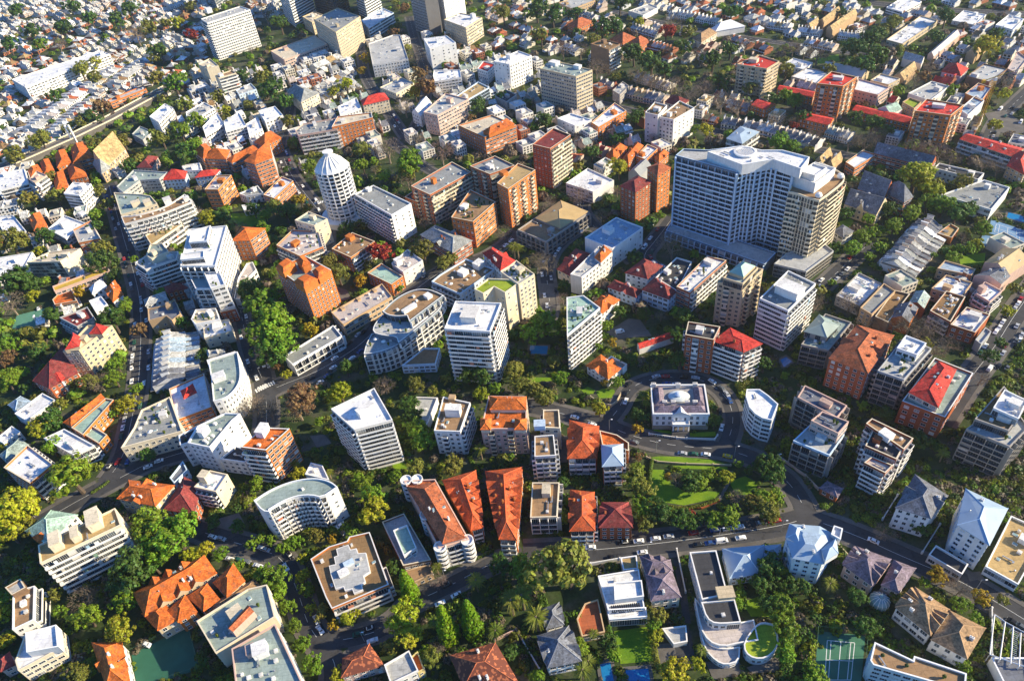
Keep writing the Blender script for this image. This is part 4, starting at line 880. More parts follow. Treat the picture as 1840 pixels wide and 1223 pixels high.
ROADTXT = """
10.1 455,600 462,640 478,705 480,760 470,800
10.9 478,705 510,690 560,672 600,650 640,625 668,600 700,562 740,525 790,488 840,470
7.6 478,705 450,640 432,560 428,520
9.2 195,330 217,410 235,470 251,530 254,580 252,640 248,700 235,760 222,822 190,865
10.1 60,945 95,925 160,888 222,855 265,832 320,815 352,806
9.2 505,270 520,310 545,345 575,380 590,420 580,470 550,490
8.4 500,285 505,250 520,210 525,160
8.4 920,723 1000,740 1085,762 1140,785 1210,801 1300,806 1360,824 1415,862 1440,900 1452,930
6.7 1085,765 1112,735 1125,705 1150,686 1200,676 1260,680 1300,705 1318,740 1315,775 1300,806
10.1 940,995 1067,988 1182,976 1290,962 1400,945 1452,930
6.7 735,1085 813,1050 880,1012 940,995
9.2 1452,930 1543,963 1622,1000 1726,1042 1840,1112 1900,1150
8.4 345,948 390,965 460,985 500,997 520,1025 540,1075 552,1120 580,1160 605,1190 600,1240
6.7 580,1152 640,1146 700,1125 735,1085
8.4 1475,517 1522,473 1565,435
9.2 1870,500 1820,570 1790,620 1735,690 1690,760
9.2 1210,390 1180,430 1150,465 1190,490 1280,505 1370,545 1400,575
7.6 1140,470 1090,430 1060,400 1040,370 1080,330
7.6 930,415 905,440 870,462 840,470
7.6 985,520 990,560 975,590
7.6 645,80 652,110 655,140 690,190 730,250
7.6 735,30 745,70 760,110 770,150 760,200 740,240
7.6 1060,400 1000,440 980,480 985,520
11.8 1560,5 1660,16 1760,22 1880,28
7.6 1880,130 1830,180 1790,215 1770,260
6.7 1000,170 1100,190 1200,215 1300,240
6.7 1380,250 1500,275 1620,300 1760,330
6.7 1100,20 1180,40 1280,60 1420,80 1560,100
6.7 700,250 760,300 800,320
"""
LAWNTXT = """
lawn|K|945,930 955,1140 1180,1175 1390,1130 1430,1085 1330,1075 1190,1085 1090,1020 1040,930
lawn|K|940,848 1000,872 1250,890 1480,897 1400,868 1200,842 1010,838
lawn|K|1040,905 1200,925 1480,930 1480,912 1200,902
lawn|K|1490,1010 1540,1110 1660,1095 1690,1020 1600,975
pave|K|1420,1165 1500,1020 1520,940 1500,935 1480,1010 1400,1155
pave|K|940,1175 1180,1205 1300,1195 1420,1160 1420,1150 1300,1183 1180,1192 940,1160
lawn|K|575,395 600,440 680,440 715,420 700,380 620,375
lawn|K|475,385 500,410 560,410 570,385 520,362
lawn|K|950,668 1120,700 1120,670 980,655
lawn|K|1195,680 1200,705 1400,700 1395,670
lawn|E|1580,410 1840,415 1840,310 1590,320
lawn|O|700,880 745,1105 975,1085 935,850
lawn|O|1580,680 1640,780 1780,780 1800,660 1700,640
lawn|H|560,380 580,420 700,410 640,350
lawn|H|1380,610 1400,680 1560,670 1570,590
lawn|J|930,890 960,950 1040,920 1020,880
lawn|K|30,320 120,340 280,320 270,300 60,295
lawn|D|390,400 420,440 570,420 560,375
pave|G|640,1140 720,1180 960,1160 880,1050 800,1040
pave|G|180,800 200,960 300,960 290,800
pave|J|370,700 420,780 520,750 470,690
drive|O|1110,960 1130,1100 1240,1140 1250,1000 1210,840
drive|O|1100,340 1180,820 1230,830 1190,560 1140,340
pave|O|990,970 1010,1110 1140,1100 1110,960
pave|O|1330,1090 1380,1215 1600,1170 1560,1090
pave|O|1610,1130 1650,1170 1834,1160 1834,1050
pave|P|1440,480 1460,540 1560,520 1530,470
pave|N|1330,420 1500,430 1600,360 1580,330
pave|M|1500,110 1540,180 1680,140 1640,70
pave|X|760,580 800,740 930,720 880,620
pave|D|1560,780 1640,900 1834,960 1834,850 1700,760
pave|K|130,690 120,900 380,880 390,700
pave|F|1110,500 1140,560 1250,560 1220,470
plaincourt|M|925,1045 960,1260 1350,1130 1280,865|dark green tennis court at the lower left
court|P|440,900 415,1260 690,1260 722,925|green tennis court below the purple roofed house
lightcourt|S|240,1080 180,1240 500,1240 560,1000|pale green tennis court at the left
bluecourt|H|1620,370 1600,450 1834,530 1834,440|larger blue tennis court at the right edge
bluecourt|H|1560,475 1545,530 1640,565 1670,490|smaller blue tennis court at the right
pool|K|125,82 120,138 240,140 246,85|blue rectangular pool in the dark garden behind the slim white tower
pool|O|780,1150 790,1235 950,1225 935,1138|dark blue pool with white surround at the bottom
pool|O|605,1110 625,1235 700,1230 675,1095|dark narrow pool at the bottom
pool|H|1725,315 1715,350 1834,385 1834,340|bright blue pool at the right edge
pool|L|160,180 185,230 240,190 200,160|curved pool below the white striped tower
"""
ROWTXT = """
H|white terrace row beside the walled garden|870,640 1060,760 1130,350|12|8.5|02|WHGS
T|grey terrace row beside the dark street|300,1180 850,1180 345,545|9|8|04|SGUHE
D|dark roofed terrace row in the upper right|20,890 60,820 430,1010|9|8|02|DSDS
C|pink terrace row in the upper right|1440,850 1490,790 1834,920|8|8|02|DUSH
D|grey terrace row below the red rows|480,910 520,850 640,950|5|7|10|GHE
C|cream terrace row in the upper middle|815,650 845,590 1050,700|6|8|21|KGS
B|grey gabled row in the upper left centre|370,460 440,480 545,380|4|9|1|GEH
B|cream terrace row left of centre|330,640 400,690 640,530|9|7|01|HGP
B|white terrace row left of centre|400,590 430,620 620,480|7|7|10|HPG
A|long white row beside the railway|330,960 290,900 640,700|13|7|01|HWPG
A|second white row beside the railway|190,920 150,860 540,640|14|7|0|HWG
A|red and white row in the upper left|690,450 660,410 800,390|6|7|03|RWT
A|pink roofed row below the dark wood|870,590 880,550 1040,560|6|7|02|RPR
A|white row under the dark wood|560,640 530,590 780,480|11|7|0|HWPG
A|pale row below the college block|760,600 730,550 980,430|9|7|01|WHPG
C|sandy gabled row at the top|830,190 860,160 1000,240|8|7|1|KPC
C|brown gabled row near the trees|950,310 975,275 1110,350|7|7|3|FTF
C|white row at the top of the photo|1150,100 1170,70 1420,150|10|7|0|HWH
D|grey row near the top|90,170 110,130 230,190|6|7|01|GHS
D|grey lower row near the top|280,210 300,180 440,230|7|7|01|GHU
D|pale row among trees|560,240 580,210 750,260|7|7|01|HGU
C|pale row behind bare trees|860,530 890,490 1090,600|9|7|1|CKP
D|white row beside the dark trees|340,290 365,250 540,330|6|7|12|HGP
"""
FIELDTXT = """
*|low buildings of the upper middle|480,110 760,60 1060,150 1260,240 1210,300 1000,290 880,260 760,300 640,270 500,250|500,250|700,190|7|8|5657012|HGWPSEH|.12
*|low buildings of the left middle|0,300 200,330 200,540 140,600 0,600|20,420|180,380|6|8|5670123|WHTGOE|.15
*|low buildings by the curving street|330,150 560,300 540,360 450,330 320,250|330,250|480,200|6|8|560123|HWGPC|.1
*|low buildings at the right|1560,560 1660,430 1840,430 1840,640 1700,660|1600,560|1700,520|6|8|7563|HGSFE|.15
*|low buildings of the upper right|1240,180 1840,180 1840,300 1500,290 1300,280|1260,200|1500,250|7|7|567013|HGSPK|.25
A|far upper left suburb|-60,1220 -60,-60 700,-60 1350,200 1200,560 560,900 150,1200|0,1040|700,560|7|6.5|0014289|WHHWPGHWGHT|.26
A|suburb above the white tower|700,300 800,-60 1460,-60 1380,500 1100,700|0,900|700,520|8|6.5|0012389|HGWPHHT|.38
B|far top suburb|-60,200 -60,-80 220,-80 300,150|0,100|300,-60|7|6.5|0138|HTGPF|.3
C|suburb at the top centre|-100,330 -200,-60 1000,-80 1834,-80 1834,500 1300,560 900,350 600,430 200,350|0,0|900,330|8|6.5|0123489|HGSFTKPGW|.36
D|suburb at the top right|-60,420 -60,-80 1900,-80 1900,420 1300,450 900,300 400,400|0,0|900,260|8|6.5|0120348958|HGSPKWGU|.4
B|mixed roofs left of centre|160,640 350,380 700,300 800,480 700,650 560,780 350,800|360,440|560,360|5|8|01201|HGWPSK|.2
B|mixed roofs above the pink flats|800,480 1080,480 1080,600 850,660|840,500|1080,470|5|8|0120|HGWDS|.15
C|mixed roofs in the upper middle|560,560 1900,760 1900,960 1300,900 900,760 560,760|560,640|1200,820|6|7|0120358|HGWSFM|.3
G|courtyard roofs by the brick towers|380,-60 640,-120 900,-100 940,60 700,60 560,10|380,-40|640,60|5|7|3023|OTHGR|.15
H|brick roofs at the right|540,860 1300,650 1834,560 1834,900 1560,1190 1180,1060|600,900|1200,1050|6|8|3023|HGSFBE|.3
D|roofs behind the red towers|-60,460 600,460 1834,360 1834,900 1000,760 300,760|0,480|900,700|7|8|0123|HGRSKP|.35
A|white roofs above the garden|1240,560 1834,480 1834,960 1250,960|1250,900|1800,700|6|9|0012|WHHGC|.2
E|roofs at the left edge|-60,60 200,300 330,430 330,560 0,560|0,300|300,200|6|8|0123|HWTOG|.3
S|roofs by the tennis court|650,650 1600,600 1600,1220 700,1220|690,860|1010,870|5|8|3203|MGTHW|.2
T|roofs between hotel and corner flats|160,60 760,-40 1340,60 1400,700 780,500 660,560|200,170|600,60|4|9|0230|HWOMG|.15
P|far right edge roofs|1650,560 1900,640 1900,860 1700,780|1660,600|1800,700|6|8|02|FHG|.3
"""
CARTXT = """
K 780,460,w 1375,325,w 990,290,s 1055,290,r 1180,295,k 1260,300,s 1440,370,g 1475,410,s 1495,455,b 1440,640,w 1170,818,s 1245,822,n 1330,826,w 1480,838,y 430,570,w 550,620,w 1060,340,b 1130,345,w 1185,355,k 800,340,k 785,405,k 840,740,g 1430,530,k
O 870,262,w 775,268,k 985,245,w 1075,230,s 895,340,w 690,375,k 1280,285,k 1360,275,b 1440,262,W 1570,240,w 1395,185,b 1480,178,s 1560,165,w 1245,205,r 540,305,w 1710,135,g 1790,120,r
N 1375,632,w 1265,690,w 800,945,w 205,440,w 20,435,w 65,320,s 230,355,k 580,155,w,40 415,800,w 440,870,w 1310,560,k 600,210,k 700,900,n 780,860,k
M 1460,232,w 1520,245,s 1580,385,w 1690,400,g 1770,432,w 1800,310,w 1005,970,w 1640,390,n
J 540,165,w 590,105,w 715,118,b 660,165,w 530,230,w 490,285,b 440,330,w 600,195,s 50,205,w 85,215,s 5,300,w 640,60,k 500,260,k 380,300,k
I 1015,910,w 1090,870,w 880,870,b 810,875,r 750,910,k 1760,300,w 1810,210,w 1720,70,k 910,150,w 905,190,s 910,215,k 1020,230,w 1025,180,k 1020,120,s 905,230,w
G 950,488,w 910,550,W 240,950,w 740,1130,W 300,850,k 960,400,s
L 830,1090,w 1600,235,W 1690,130,s 1660,220,k 1720,230,g 1805,40,w 1790,70,k
H 1795,935,w 1770,970,s 1810,905,r 1690,1060,w 1665,1100,w 1640,1130,w 1720,1020,k 640,620,r 430,820,w 1780,1190,g 1820,1150,s
P 800,260,w 130,120,r 30,130,k 1760,820,k 1820,850,g
E 815,390,w 945,730,w 965,900,s 970,930,s 970,980,w 880,580,k 265,970,w
F 320,130,w 430,290,w 50,655,w 740,1130,k 700,1150,s 205,1090,w 195,1040,s 215,1120,k
D 1670,750,W 1810,840,W 1700,700,w 1760,740,k 1640,720,k 1750,780,s
"""
WALLTXT = """
K|925,850 1000,880 1200,895 1380,900 1500,905|1|s|low sandstone wall across the sunny park
K|940,690 1130,718 1200,722 1390,728 1410,700|1.2|h|pale curved wall before the domed mansion
K|745,420 720,470 680,500 600,480 540,440|1.6|s|curved stone wall round the cottage lawn
K|945,1160 1100,1190 1300,1200 1420,1150|1|r|brick wall along the bottom of the park
L|150,850 330,980 420,1070|1.6|p|pinkish street wall below the stepped flats
P|1130,350 1250,160|1.8|h|pale wall between the two white houses
P|860,120 960,-40|1.8|h|pale wall left of the white slate roofed terrace
O|1130,330 1190,620|1.8|h|white drive wall beside the violet roofed house
O|30,880 190,1150|2|h|pale garden wall at the bottom
N|1640,950 1790,880 1834,960|2|p|pink garden wall beside the large mottled mansion
P|1600,740 1600,1060|2.5|w|white frame wall at the bottom right
O|540,430 740,395|2|w|white street wall of the modern house
P|560,300 690,440|1.5|s|low wall beside the purple roofed house
"""
TREETXT = """
A 880,60,80,d 800,130,70,d 1030,190,60,o 620,120,60,d 430,180,70,d 200,210,60,d 930,230,60,b 400,310,50,b 1220,150,50,y 1310,230,40,r 1120,160,40,o 1100,350,60,d 1060,400,40,o 640,520,50,o 550,480,60,o 640,430,50,y 680,730,60,a 600,790,50,d 550,830,40,o 450,890,40,o 280,960,70,o 100,1050,70,o 1190,560,100,m 1090,530,60,o 1260,720,60,o 1350,830,60,m 1490,660,50,o 1550,750,40,y 840,960,60,o 740,960,50,o 660,980,50,o 620,1030,40,m 1100,940,70,o 1240,900,60,m 1240,1060,115,d 1330,1000,60,m 880,1140,50,d 1700,720,40,o 1650,520,50,d 1790,530,50,o 50,300,80,d 270,300,50,m 500,40,60,d 130,60,60,d 1300,40,40,o 370,660,50,d
B 100,600,80,d 30,520,50,o 1100,390,60,b 1130,500,60,a 1150,600,70,a 750,400,40,g 740,480,35,g 620,570,50,y 530,620,40,y 1020,730,60,b 900,1020,80,b 720,1020,70,o 1060,1110,125,m 1270,1030,80,b 1100,960,50,b 730,1130,50,m 380,1150,60,m 210,830,50,o 180,700,60,d 200,1160,30,d 1090,630,50,g 1520,730,60,d 1690,660,40,m 1020,50,40,a 960,220,40,a 60,80,70,b 160,150,60,d 1700,90,60,o
C 170,60,80,d 280,90,70,d 200,240,60,o 450,90,50,d 740,20,60,d 620,180,90,d 720,190,60,d 560,270,50,o 870,150,40,y 1100,160,70,b 1210,210,50,o 1510,80,60,d 1380,410,70,d 1290,370,50,b 840,360,70,d 960,420,80,d 1050,470,60,d 720,520,40,o 580,460,60,b 640,490,50,b 860,510,60,b 960,560,60,b 1090,600,70,b 1210,640,70,b 1320,600,60,b 1440,690,70,b 1560,720,80,b 1420,560,60,d 1190,320,50,d 850,800,60,d 1340,890,50,y 1250,880,35,m 730,950,50,d 740,1150,70,y 550,1040,60,d 230,830,60,d 160,870,40,m 980,940,40,b 1060,220,60,r 1500,330,60,d 1600,300,60,b 1650,600,50,o 350,330,60,b 470,340,50,b
D 660,330,90,d 780,270,80,d 820,390,80,d 740,430,70,d 650,440,60,d 420,360,70,b 330,340,50,b 250,320,50,b 940,150,60,o 870,190,50,o 600,80,40,d 1080,570,50,b 1200,460,50,b 1130,520,50,a 120,680,50,d 190,650,50,m 270,690,60,m 320,790,50,d 800,840,60,d 900,890,50,d 680,810,50,d 640,950,70,b 750,970,70,b 830,930,60,b 140,820,60,b 260,830,40,b 260,860,30,r 400,900,50,b 1080,1000,60,b 1180,1020,60,b 1260,1040,60,b 1340,1070,60,b 1560,1120,60,b 1660,1150,50,b 140,980,70,m 240,1000,60,m 1100,1180,105,y 1690,580,70,b 1700,640,50,y 1640,860,50,y 1560,310,80,y 1240,250,50,d 1300,110,60,d 1640,230,50,d 1330,610,40,m 200,480,60,o 500,470,50,o
E 210,210,60,o 680,150,50,o 760,240,50,o 660,400,50,d 650,320,50,m 700,560,80,o 700,640,90,d 60,500,100,o 310,470,60,d 270,570,40,y 100,780,110,d 230,800,60,d 60,930,80,b 240,880,50,y 790,750,60,d 860,960,60,m 760,1040,90,d 910,630,30,m 1340,330,60,b 1420,350,60,y 1530,330,60,d 1280,230,60,d 1740,290,50,d 1240,1060,50,d 970,1110,50,a 560,840,50,g 350,1010,60,d 350,80,50,o 380,200,60,o
* 452,520,22,d 468,548,30,m 495,575,34,m 470,600,28,m 505,612,30,m 480,635,26,d
F 490,660,70,o 560,720,80,o 600,620,50,o 860,580,80,r 1150,570,80,o 1280,660,60,o 1340,620,50,o 720,780,50,g 375,1120,50,g 620,420,60,d 720,400,40,o 110,270,50,o 200,300,70,d 300,220,50,g 60,330,50,m 880,70,50,m 1050,50,60,o 1000,830,30,m 1770,550,50,p 1700,440,50,b 1040,100,50,b 50,420,50,m 350,280,40,g 690,640,40,d
G 240,660,70,b 180,640,60,b 610,330,50,b 460,190,70,b 270,230,40,b 850,620,60,d 230,1060,90,m 160,1130,80,m 350,800,40,d 1100,530,90,b 1020,330,30,m 1290,640,40,o 350,900,40,b 740,990,50,d 920,1010,50,d 1180,1030,70,d 650,1080,40,m 1160,1160,60,d 40,560,45,p
H 1100,60,105,y 850,60,50,d 1200,150,70,y 1400,110,70,o 1180,240,70,m 1280,260,70,m 1380,310,80,d 1460,280,60,d 1560,420,60,m 610,310,50,d 760,360,50,m 910,290,60,d 1060,310,60,m 940,400,60,m 780,440,50,m 720,480,60,m 660,550,60,m 840,540,50,m 850,430,40,m 760,610,40,m 540,560,50,d 520,790,30,m 1400,560,40,m 1480,560,50,m 1520,530,40,y 1190,790,30,d 640,930,60,b 700,960,50,b 600,900,50,b 950,1060,70,b 1050,1080,70,b 1200,1090,70,b 1130,1150,60,b 850,1070,50,b 400,950,50,b 420,890,40,b 970,1160,30,m 1700,980,50,y 1790,830,50,o 1350,610,50,m 1220,610,30,m
I 250,140,60,d 40,320,80,m 50,80,60,m 60,160,60,a 790,200,60,m 780,300,60,m 880,470,60,y 820,500,50,y 780,550,40,m 260,640,80,y 350,600,80,d 420,480,50,o 350,780,60,m 470,960,140,m 120,1160,120,y 1000,830,50,d 940,370,40,m 600,330,60,o 680,330,60,b 20,760,30,y 1760,1030,50,m 1740,480,70,b 1700,520,60,b 1390,150,50,d 180,360,40,d 490,330,40,o
J 150,230,35,a 210,280,35,y 310,430,115,a 280,500,90,b 90,520,70,b 580,400,80,y 440,590,35,m 880,350,60,b 1090,340,60,o 1210,380,40,o 1040,480,60,d 1070,560,60,d 1100,640,70,m 1140,700,80,m 1130,760,60,m 1540,420,50,y 1350,890,70,o 1100,920,60,o 590,810,35,d 280,900,30,p 290,960,50,y 800,1100,80,m 820,1170,80,y 740,1030,50,m 500,950,30,p 1310,300,40,o 1450,280,60,d 1550,290,70,d 1640,370,50,m 1770,260,70,o 1790,360,60,o 1540,790,50,p 1700,740,30,p 620,230,60,d 960,980,50,m 700,980,40,m 250,880,30,p
K 40,240,60,o 60,340,60,o 160,390,60,o 240,430,60,o 290,180,50,o 340,300,50,m 600,80,30,m 690,60,30,g 600,510,55,y 900,420,40,p 920,480,30,p 860,550,60,d 870,640,40,g 720,320,40,m 650,330,30,g 800,170,50,d 1150,180,60,d 1380,510,40,d 1390,600,50,d 870,840,25,a 860,920,50,m 850,1000,80,o 890,1050,70,o 1070,970,30,g 1130,1000,50,b 1230,1000,70,d 1290,1020,60,m 1340,970,50,m 1460,980,55,y 1550,1120,50,b 1640,1150,60,o 1700,1100,50,d 1780,930,50,d 1720,900,50,d 1560,890,30,m 360,1130,50,m 350,1020,50,d 880,1170,60,m 1650,930,40,d 1820,1100,50,m
L 70,900,80,d 130,970,80,d 50,1120,60,m 100,1120,50,y 1280,820,40,p 1240,790,30,d 50,200,60,d 200,280,30,m 720,490,40,m 890,540,50,d 1090,720,80,d 1180,60,40,y 1220,100,70,b 1320,60,60,b 1540,300,50,b 1600,140,50,d 1660,50,40,d 1490,560,50,d
M 100,80,130,y 60,200,90,y 160,150,80,o 1050,170,130,m 1200,230,140,m 1100,300,110,m 900,470,140,d 1050,420,80,d 830,560,90,d 840,680,80,m 810,860,100,y 570,660,80,b 590,780,90,m 400,740,50,m 360,640,50,o 30,660,60,m 20,760,60,y 50,930,60,y 1300,370,60,y 1420,310,60,y 1510,350,50,m 860,80,40,b 1460,130,50,d 1730,270,45,m 1640,430,40,m 550,1190,80,o 1640,160,50,d 1800,490,60,m 630,1150,30,m 1380,1100,50,d 1690,510,30,y
N 30,240,40,m 90,260,40,m 190,300,50,m 270,270,50,m 130,500,90,m 150,590,60,m 220,710,50,m 270,850,50,m 310,970,60,m 380,1120,70,m 320,390,40,y 330,500,50,y 340,590,50,m 380,710,40,y 450,750,50,o 420,220,50,o 650,200,40,m 520,250,30,g 800,60,90,y 540,840,40,g 620,790,50,y 690,770,40,y 1010,760,100,y 1040,920,90,y 910,980,50,o 1110,700,40,m 1240,440,40,p 1250,530,50,b 1510,540,60,p 1750,680,80,p 1640,880,60,p 1220,820,50,p 1790,420,60,m 1690,430,80,d 1200,1060,70,o 1250,970,50,b 1160,1040,50,m 1590,80,40,p 1100,130,50,d 1120,230,40,d 930,440,50,d 560,1180,50,y 1740,1030,60,d 1350,910,30,m
O 390,430,190,o 80,450,100,m 70,640,80,p 170,790,80,p 560,900,40,p 450,760,40,m 360,800,40,d 930,700,40,o 1000,760,60,o 960,850,50,m 990,910,50,y 660,960,60,d 690,1040,50,m 1120,1150,100,y 1280,1110,50,y 1300,1010,40,p 1550,700,50,m 1560,620,40,m 1780,430,90,d 1700,560,70,d 1790,700,70,d 900,60,60,m 930,130,60,o 1030,70,80,d 1150,110,70,d 1220,140,50,d 1320,110,50,d 1410,110,60,m 1500,90,70,m 1750,40,70,o 1230,70,30,r 360,80,50,y 480,1150,60,p 520,1090,50,p 180,1190,50,m 480,1010,60,m 1560,500,40,m
P 180,480,50,y 240,560,60,d 180,700,80,m 200,850,90,m 200,1050,70,m 500,560,50,p 430,720,30,y 400,780,40,d 520,720,30,d 370,1110,50,m 420,1190,70,m 960,640,50,o 1160,560,40,m 1250,500,60,g 1330,520,50,b 1390,600,60,b 1530,650,60,g 1390,700,60,m 1500,780,50,m 760,850,80,d 700,650,60,d 100,540,60,d 1150,180,60,d 1100,100,40,p 870,200,60,b 90,70,70,o 1420,1110,40,m 1700,680,40,o 320,580,60,d 300,900,50,d
"""
# ------------------------------------------------------------------ ground and roads
def sheet(name, P, z, m, kind='structure', color=None):
    b = MB(); b.face([(*p, z) for p in P]); o = add(name, b.mesh(name, [m]), None, color); o['kind'] = kind; return o
gm = MB(); gm.face([(-2400, -600, 0), (2400, -600, 0), (2400, 3600, 0), (-2400, 3600, 0)])
go = add('ground', gm.mesh('ground', [GROUND])); go['kind'] = 'structure'
def smooth(P, it=2):
    for _ in range(it):
        Q = [P[0]]
        for a, b in zip(P, P[1:]): Q += [(.75*a[0]+.25*b[0], .75*a[1]+.25*b[1]), (.25*a[0]+.75*b[0], .25*a[1]+.75*b[1])]
        P = Q+[P[-1]]
    return P
ROADS = []
for line in ROADTXT.strip().splitlines():
    wd, *p = line.split(); P = [tuple(map(float, t.split(','))) for t in p]
    ROADS.append((float(wd), smooth([tuple(ray(x, y))[:2] for x, y in P])))
def offs(P, d):
    out = []
    for i, p in enumerate(P):
        a = Vector(P[max(i-1, 0)]); b = Vector(P[min(i+1, len(P)-1)]); t = (b-a).normalized(); out.append((p[0]-t.y*d, p[1]+t.x*d))
    return out
def resample(P, step):
    out = [P[0]]; acc = 0
    for a, b in zip(P, P[1:]):
        L = math.dist(a, b); t = step-acc
        while t <= L: out.append((a[0]+(b[0]-a[0])*t/L, a[1]+(b[1]-a[1])*t/L)); t += step
        acc = L-(t-step)
    return out
def near_road(x, y, skip=-1, ex=0.0):
    for k, (wd, P) in enumerate(ROADS):
        if k == skip: continue
        lim = wd/2+ex
        for a, b in zip(P, P[1:]):
            dx, dy = b[0]-a[0], b[1]-a[1]; t = max(0, min(1, ((x-a[0])*dx+(y-a[1])*dy)/max(dx*dx+dy*dy, 1e-6)))
            if (a[0]+t*dx-x)**2+(a[1]+t*dy-y)**2 < lim*lim: return k
    return None
pv = MB(); mk = MB()
for k, (wd, P) in enumerate(ROADS):
    l, r = offs(P, wd/2), offs(P, -wd/2); b = MB(); z = .02+k*.004
    for i in range(len(P)-1):
        b.face([(*r[i], z), (*r[i+1], z), (*l[i+1], z), (*l[i], z)]); occupy([r[i], r[i+1], l[i+1], l[i]], 2, .3)
    o = add('road', b.mesh('road', [ASPH])); o['kind'] = 'structure'
    R = resample(P, 2.0)
    for sgn in (1, -1):
        i0, i1 = offs(R, sgn*(wd/2+.05)), offs(R, sgn*(wd/2+2.2))
        for i in range(len(R)-1):
            c = ((i0[i][0]+i1[i+1][0])/2, (i0[i][1]+i1[i+1][1])/2)
            if near_road(*c, skip=k, ex=1.2) is not None: continue
            q = [i0[i], i0[i+1], i1[i+1], i1[i]]
            if sgn > 0: q = q[::-1]
            pv.prism(q, 0.0, .15+.003*(k % 7)); occupy(q, 1)
    if wd >= 6.4:
        c0, c1 = offs(R, .07), offs(R, -.07)
        for i in range(2, len(R)-3):
            if i % 4 < 2 or wd > 9:
                if near_road(*R[i], skip=k, ex=.5) is None: mk.face([(*c1[i], z+.05), (*c1[i+1], z+.05), (*c0[i+1], z+.05), (*c0[i], z+.05)])
o = add('pavement', pv.mesh('pavement', [PAVE])); o['kind'] = 'structure'
def zebra(reg, x0, y0, x1, y1, n, ln):
    a = at(reg, x0, y0); b = at(reg, x1, y1); d = (b-a).normalized(); s = Vector((-d.y, d.x, 0))
    for i in range(n):
        p = a.lerp(b, (i+.5)/n); w_ = (b-a).length/n*.3
        mk.face([(p.x+sx*w_*d.x+sy*ln*s.x, p.y+sx*w_*d.y+sy*ln*s.y, .2) for sx, sy in ((-1,-1),(1,-1),(1,1),(-1,1))])
zebra('J', -5, 395, 130, 330, 9, 1.6); zebra('F', 400, 250, 490, 235, 7, 1.6); zebra('I', 1770, 380, 1834, 350, 4, 1.6)
o = add('road_marking', mk.mesh('road_marking', [PAINT]), None, (.75, .75, .72)); o['kind'] = 'structure'
LAWN = []
for line in LAWNTXT.strip().splitlines():
    nm, reg, p = line.split('|')[:3]; P = pts(reg, p)
    if area(P) < 0: P = P[::-1]
    z = .06+.004*len(LAWN); LAWN.append(P); col = {'court': (.05, .16, .10), 'bluecourt': (.16, .29, .45), 'lightcourt': (.10, .25, .17), 'plaincourt': (.03, .12, .075)}.get(nm)
    name = {'lawn': 'lawn', 'pave': 'paved_yard', 'drive': 'driveway', 'plaza': 'plaza'}.get(nm, nm)
    if nm in ('lawn', 'pave', 'drive'): o = sheet(name, P, z, {'lawn': GRASS, 'pave': PAVE, 'drive': ASPH}[nm])
    elif nm.startswith('pool'):
        b = MB(); b.prism(inset(P, -1.3), 0, .3, 0); b.face([(*p, .34) for p in P], 1); me = b.mesh('swimming_pool', [PAVE, WATER]); o = add('swimming_pool', me); o['label'] = line.split('|')[3]; o['category'] = 'swimming pool'
    else:
        b = MB(); b.prism(inset(P, -1.0), 0, .10, 0); zz = .13
        A, Bc, C, D = [Vector((*q, zz)) for q in (inset(P, 2.2) if len(P) == 4 else inset(P, 2.2)[:4])]
        def ln(p, q):
            d = (q-p).normalized(); s = Vector((-d.y, d.x, 0))*.12; b.face([p-s, q-s, q+s, p+s], 1)
        for p, q in () if nm in ('plaincourt', 'lightcourt') else ((A, Bc), (Bc, C), (C, D), (D, A), (A.lerp(Bc, .5), D.lerp(C, .5)), (A.lerp(D, .5), Bc.lerp(C, .5)), (A.lerp(D, .14), Bc.lerp(C, .14)), (A.lerp(D, .86), Bc.lerp(C, .86))): ln(p, q)
        m_, n_ = A.lerp(D, .5), Bc.lerp(C, .5)
        o = root('tennis_court', (A.x, A.y, 0), line.split('|')[3], 'tennis court'); me = b.mesh('surface', [COURT, LINEP]); me.transform(Matrix.Translation((-A.x, -A.y, 0))); add('surface', me, o, col)
        g = MB(); I = inset(P, -1.4)
        for i in range(len(I)):
            q, r_ = Vector((*I[i], 0)), Vector((*I[(i+1) % len(I)], 0)); nn = max(2, int((r_-q).length/4))
            for j in range(nn): t = q.lerp(r_, j/nn); g.tube(t, t+Vector((0, 0, 3)), .05, .05, 4)
            g.tube(q+Vector((0, 0, 3)), r_+Vector((0, 0, 3)), .04, .04, 4)
        me = g.mesh('fence', [STEEL]); me.transform(Matrix.Translation((-A.x, -A.y, 0))); add('fence', me, o, (.1, .2, .15))
    occupy(P, 2)
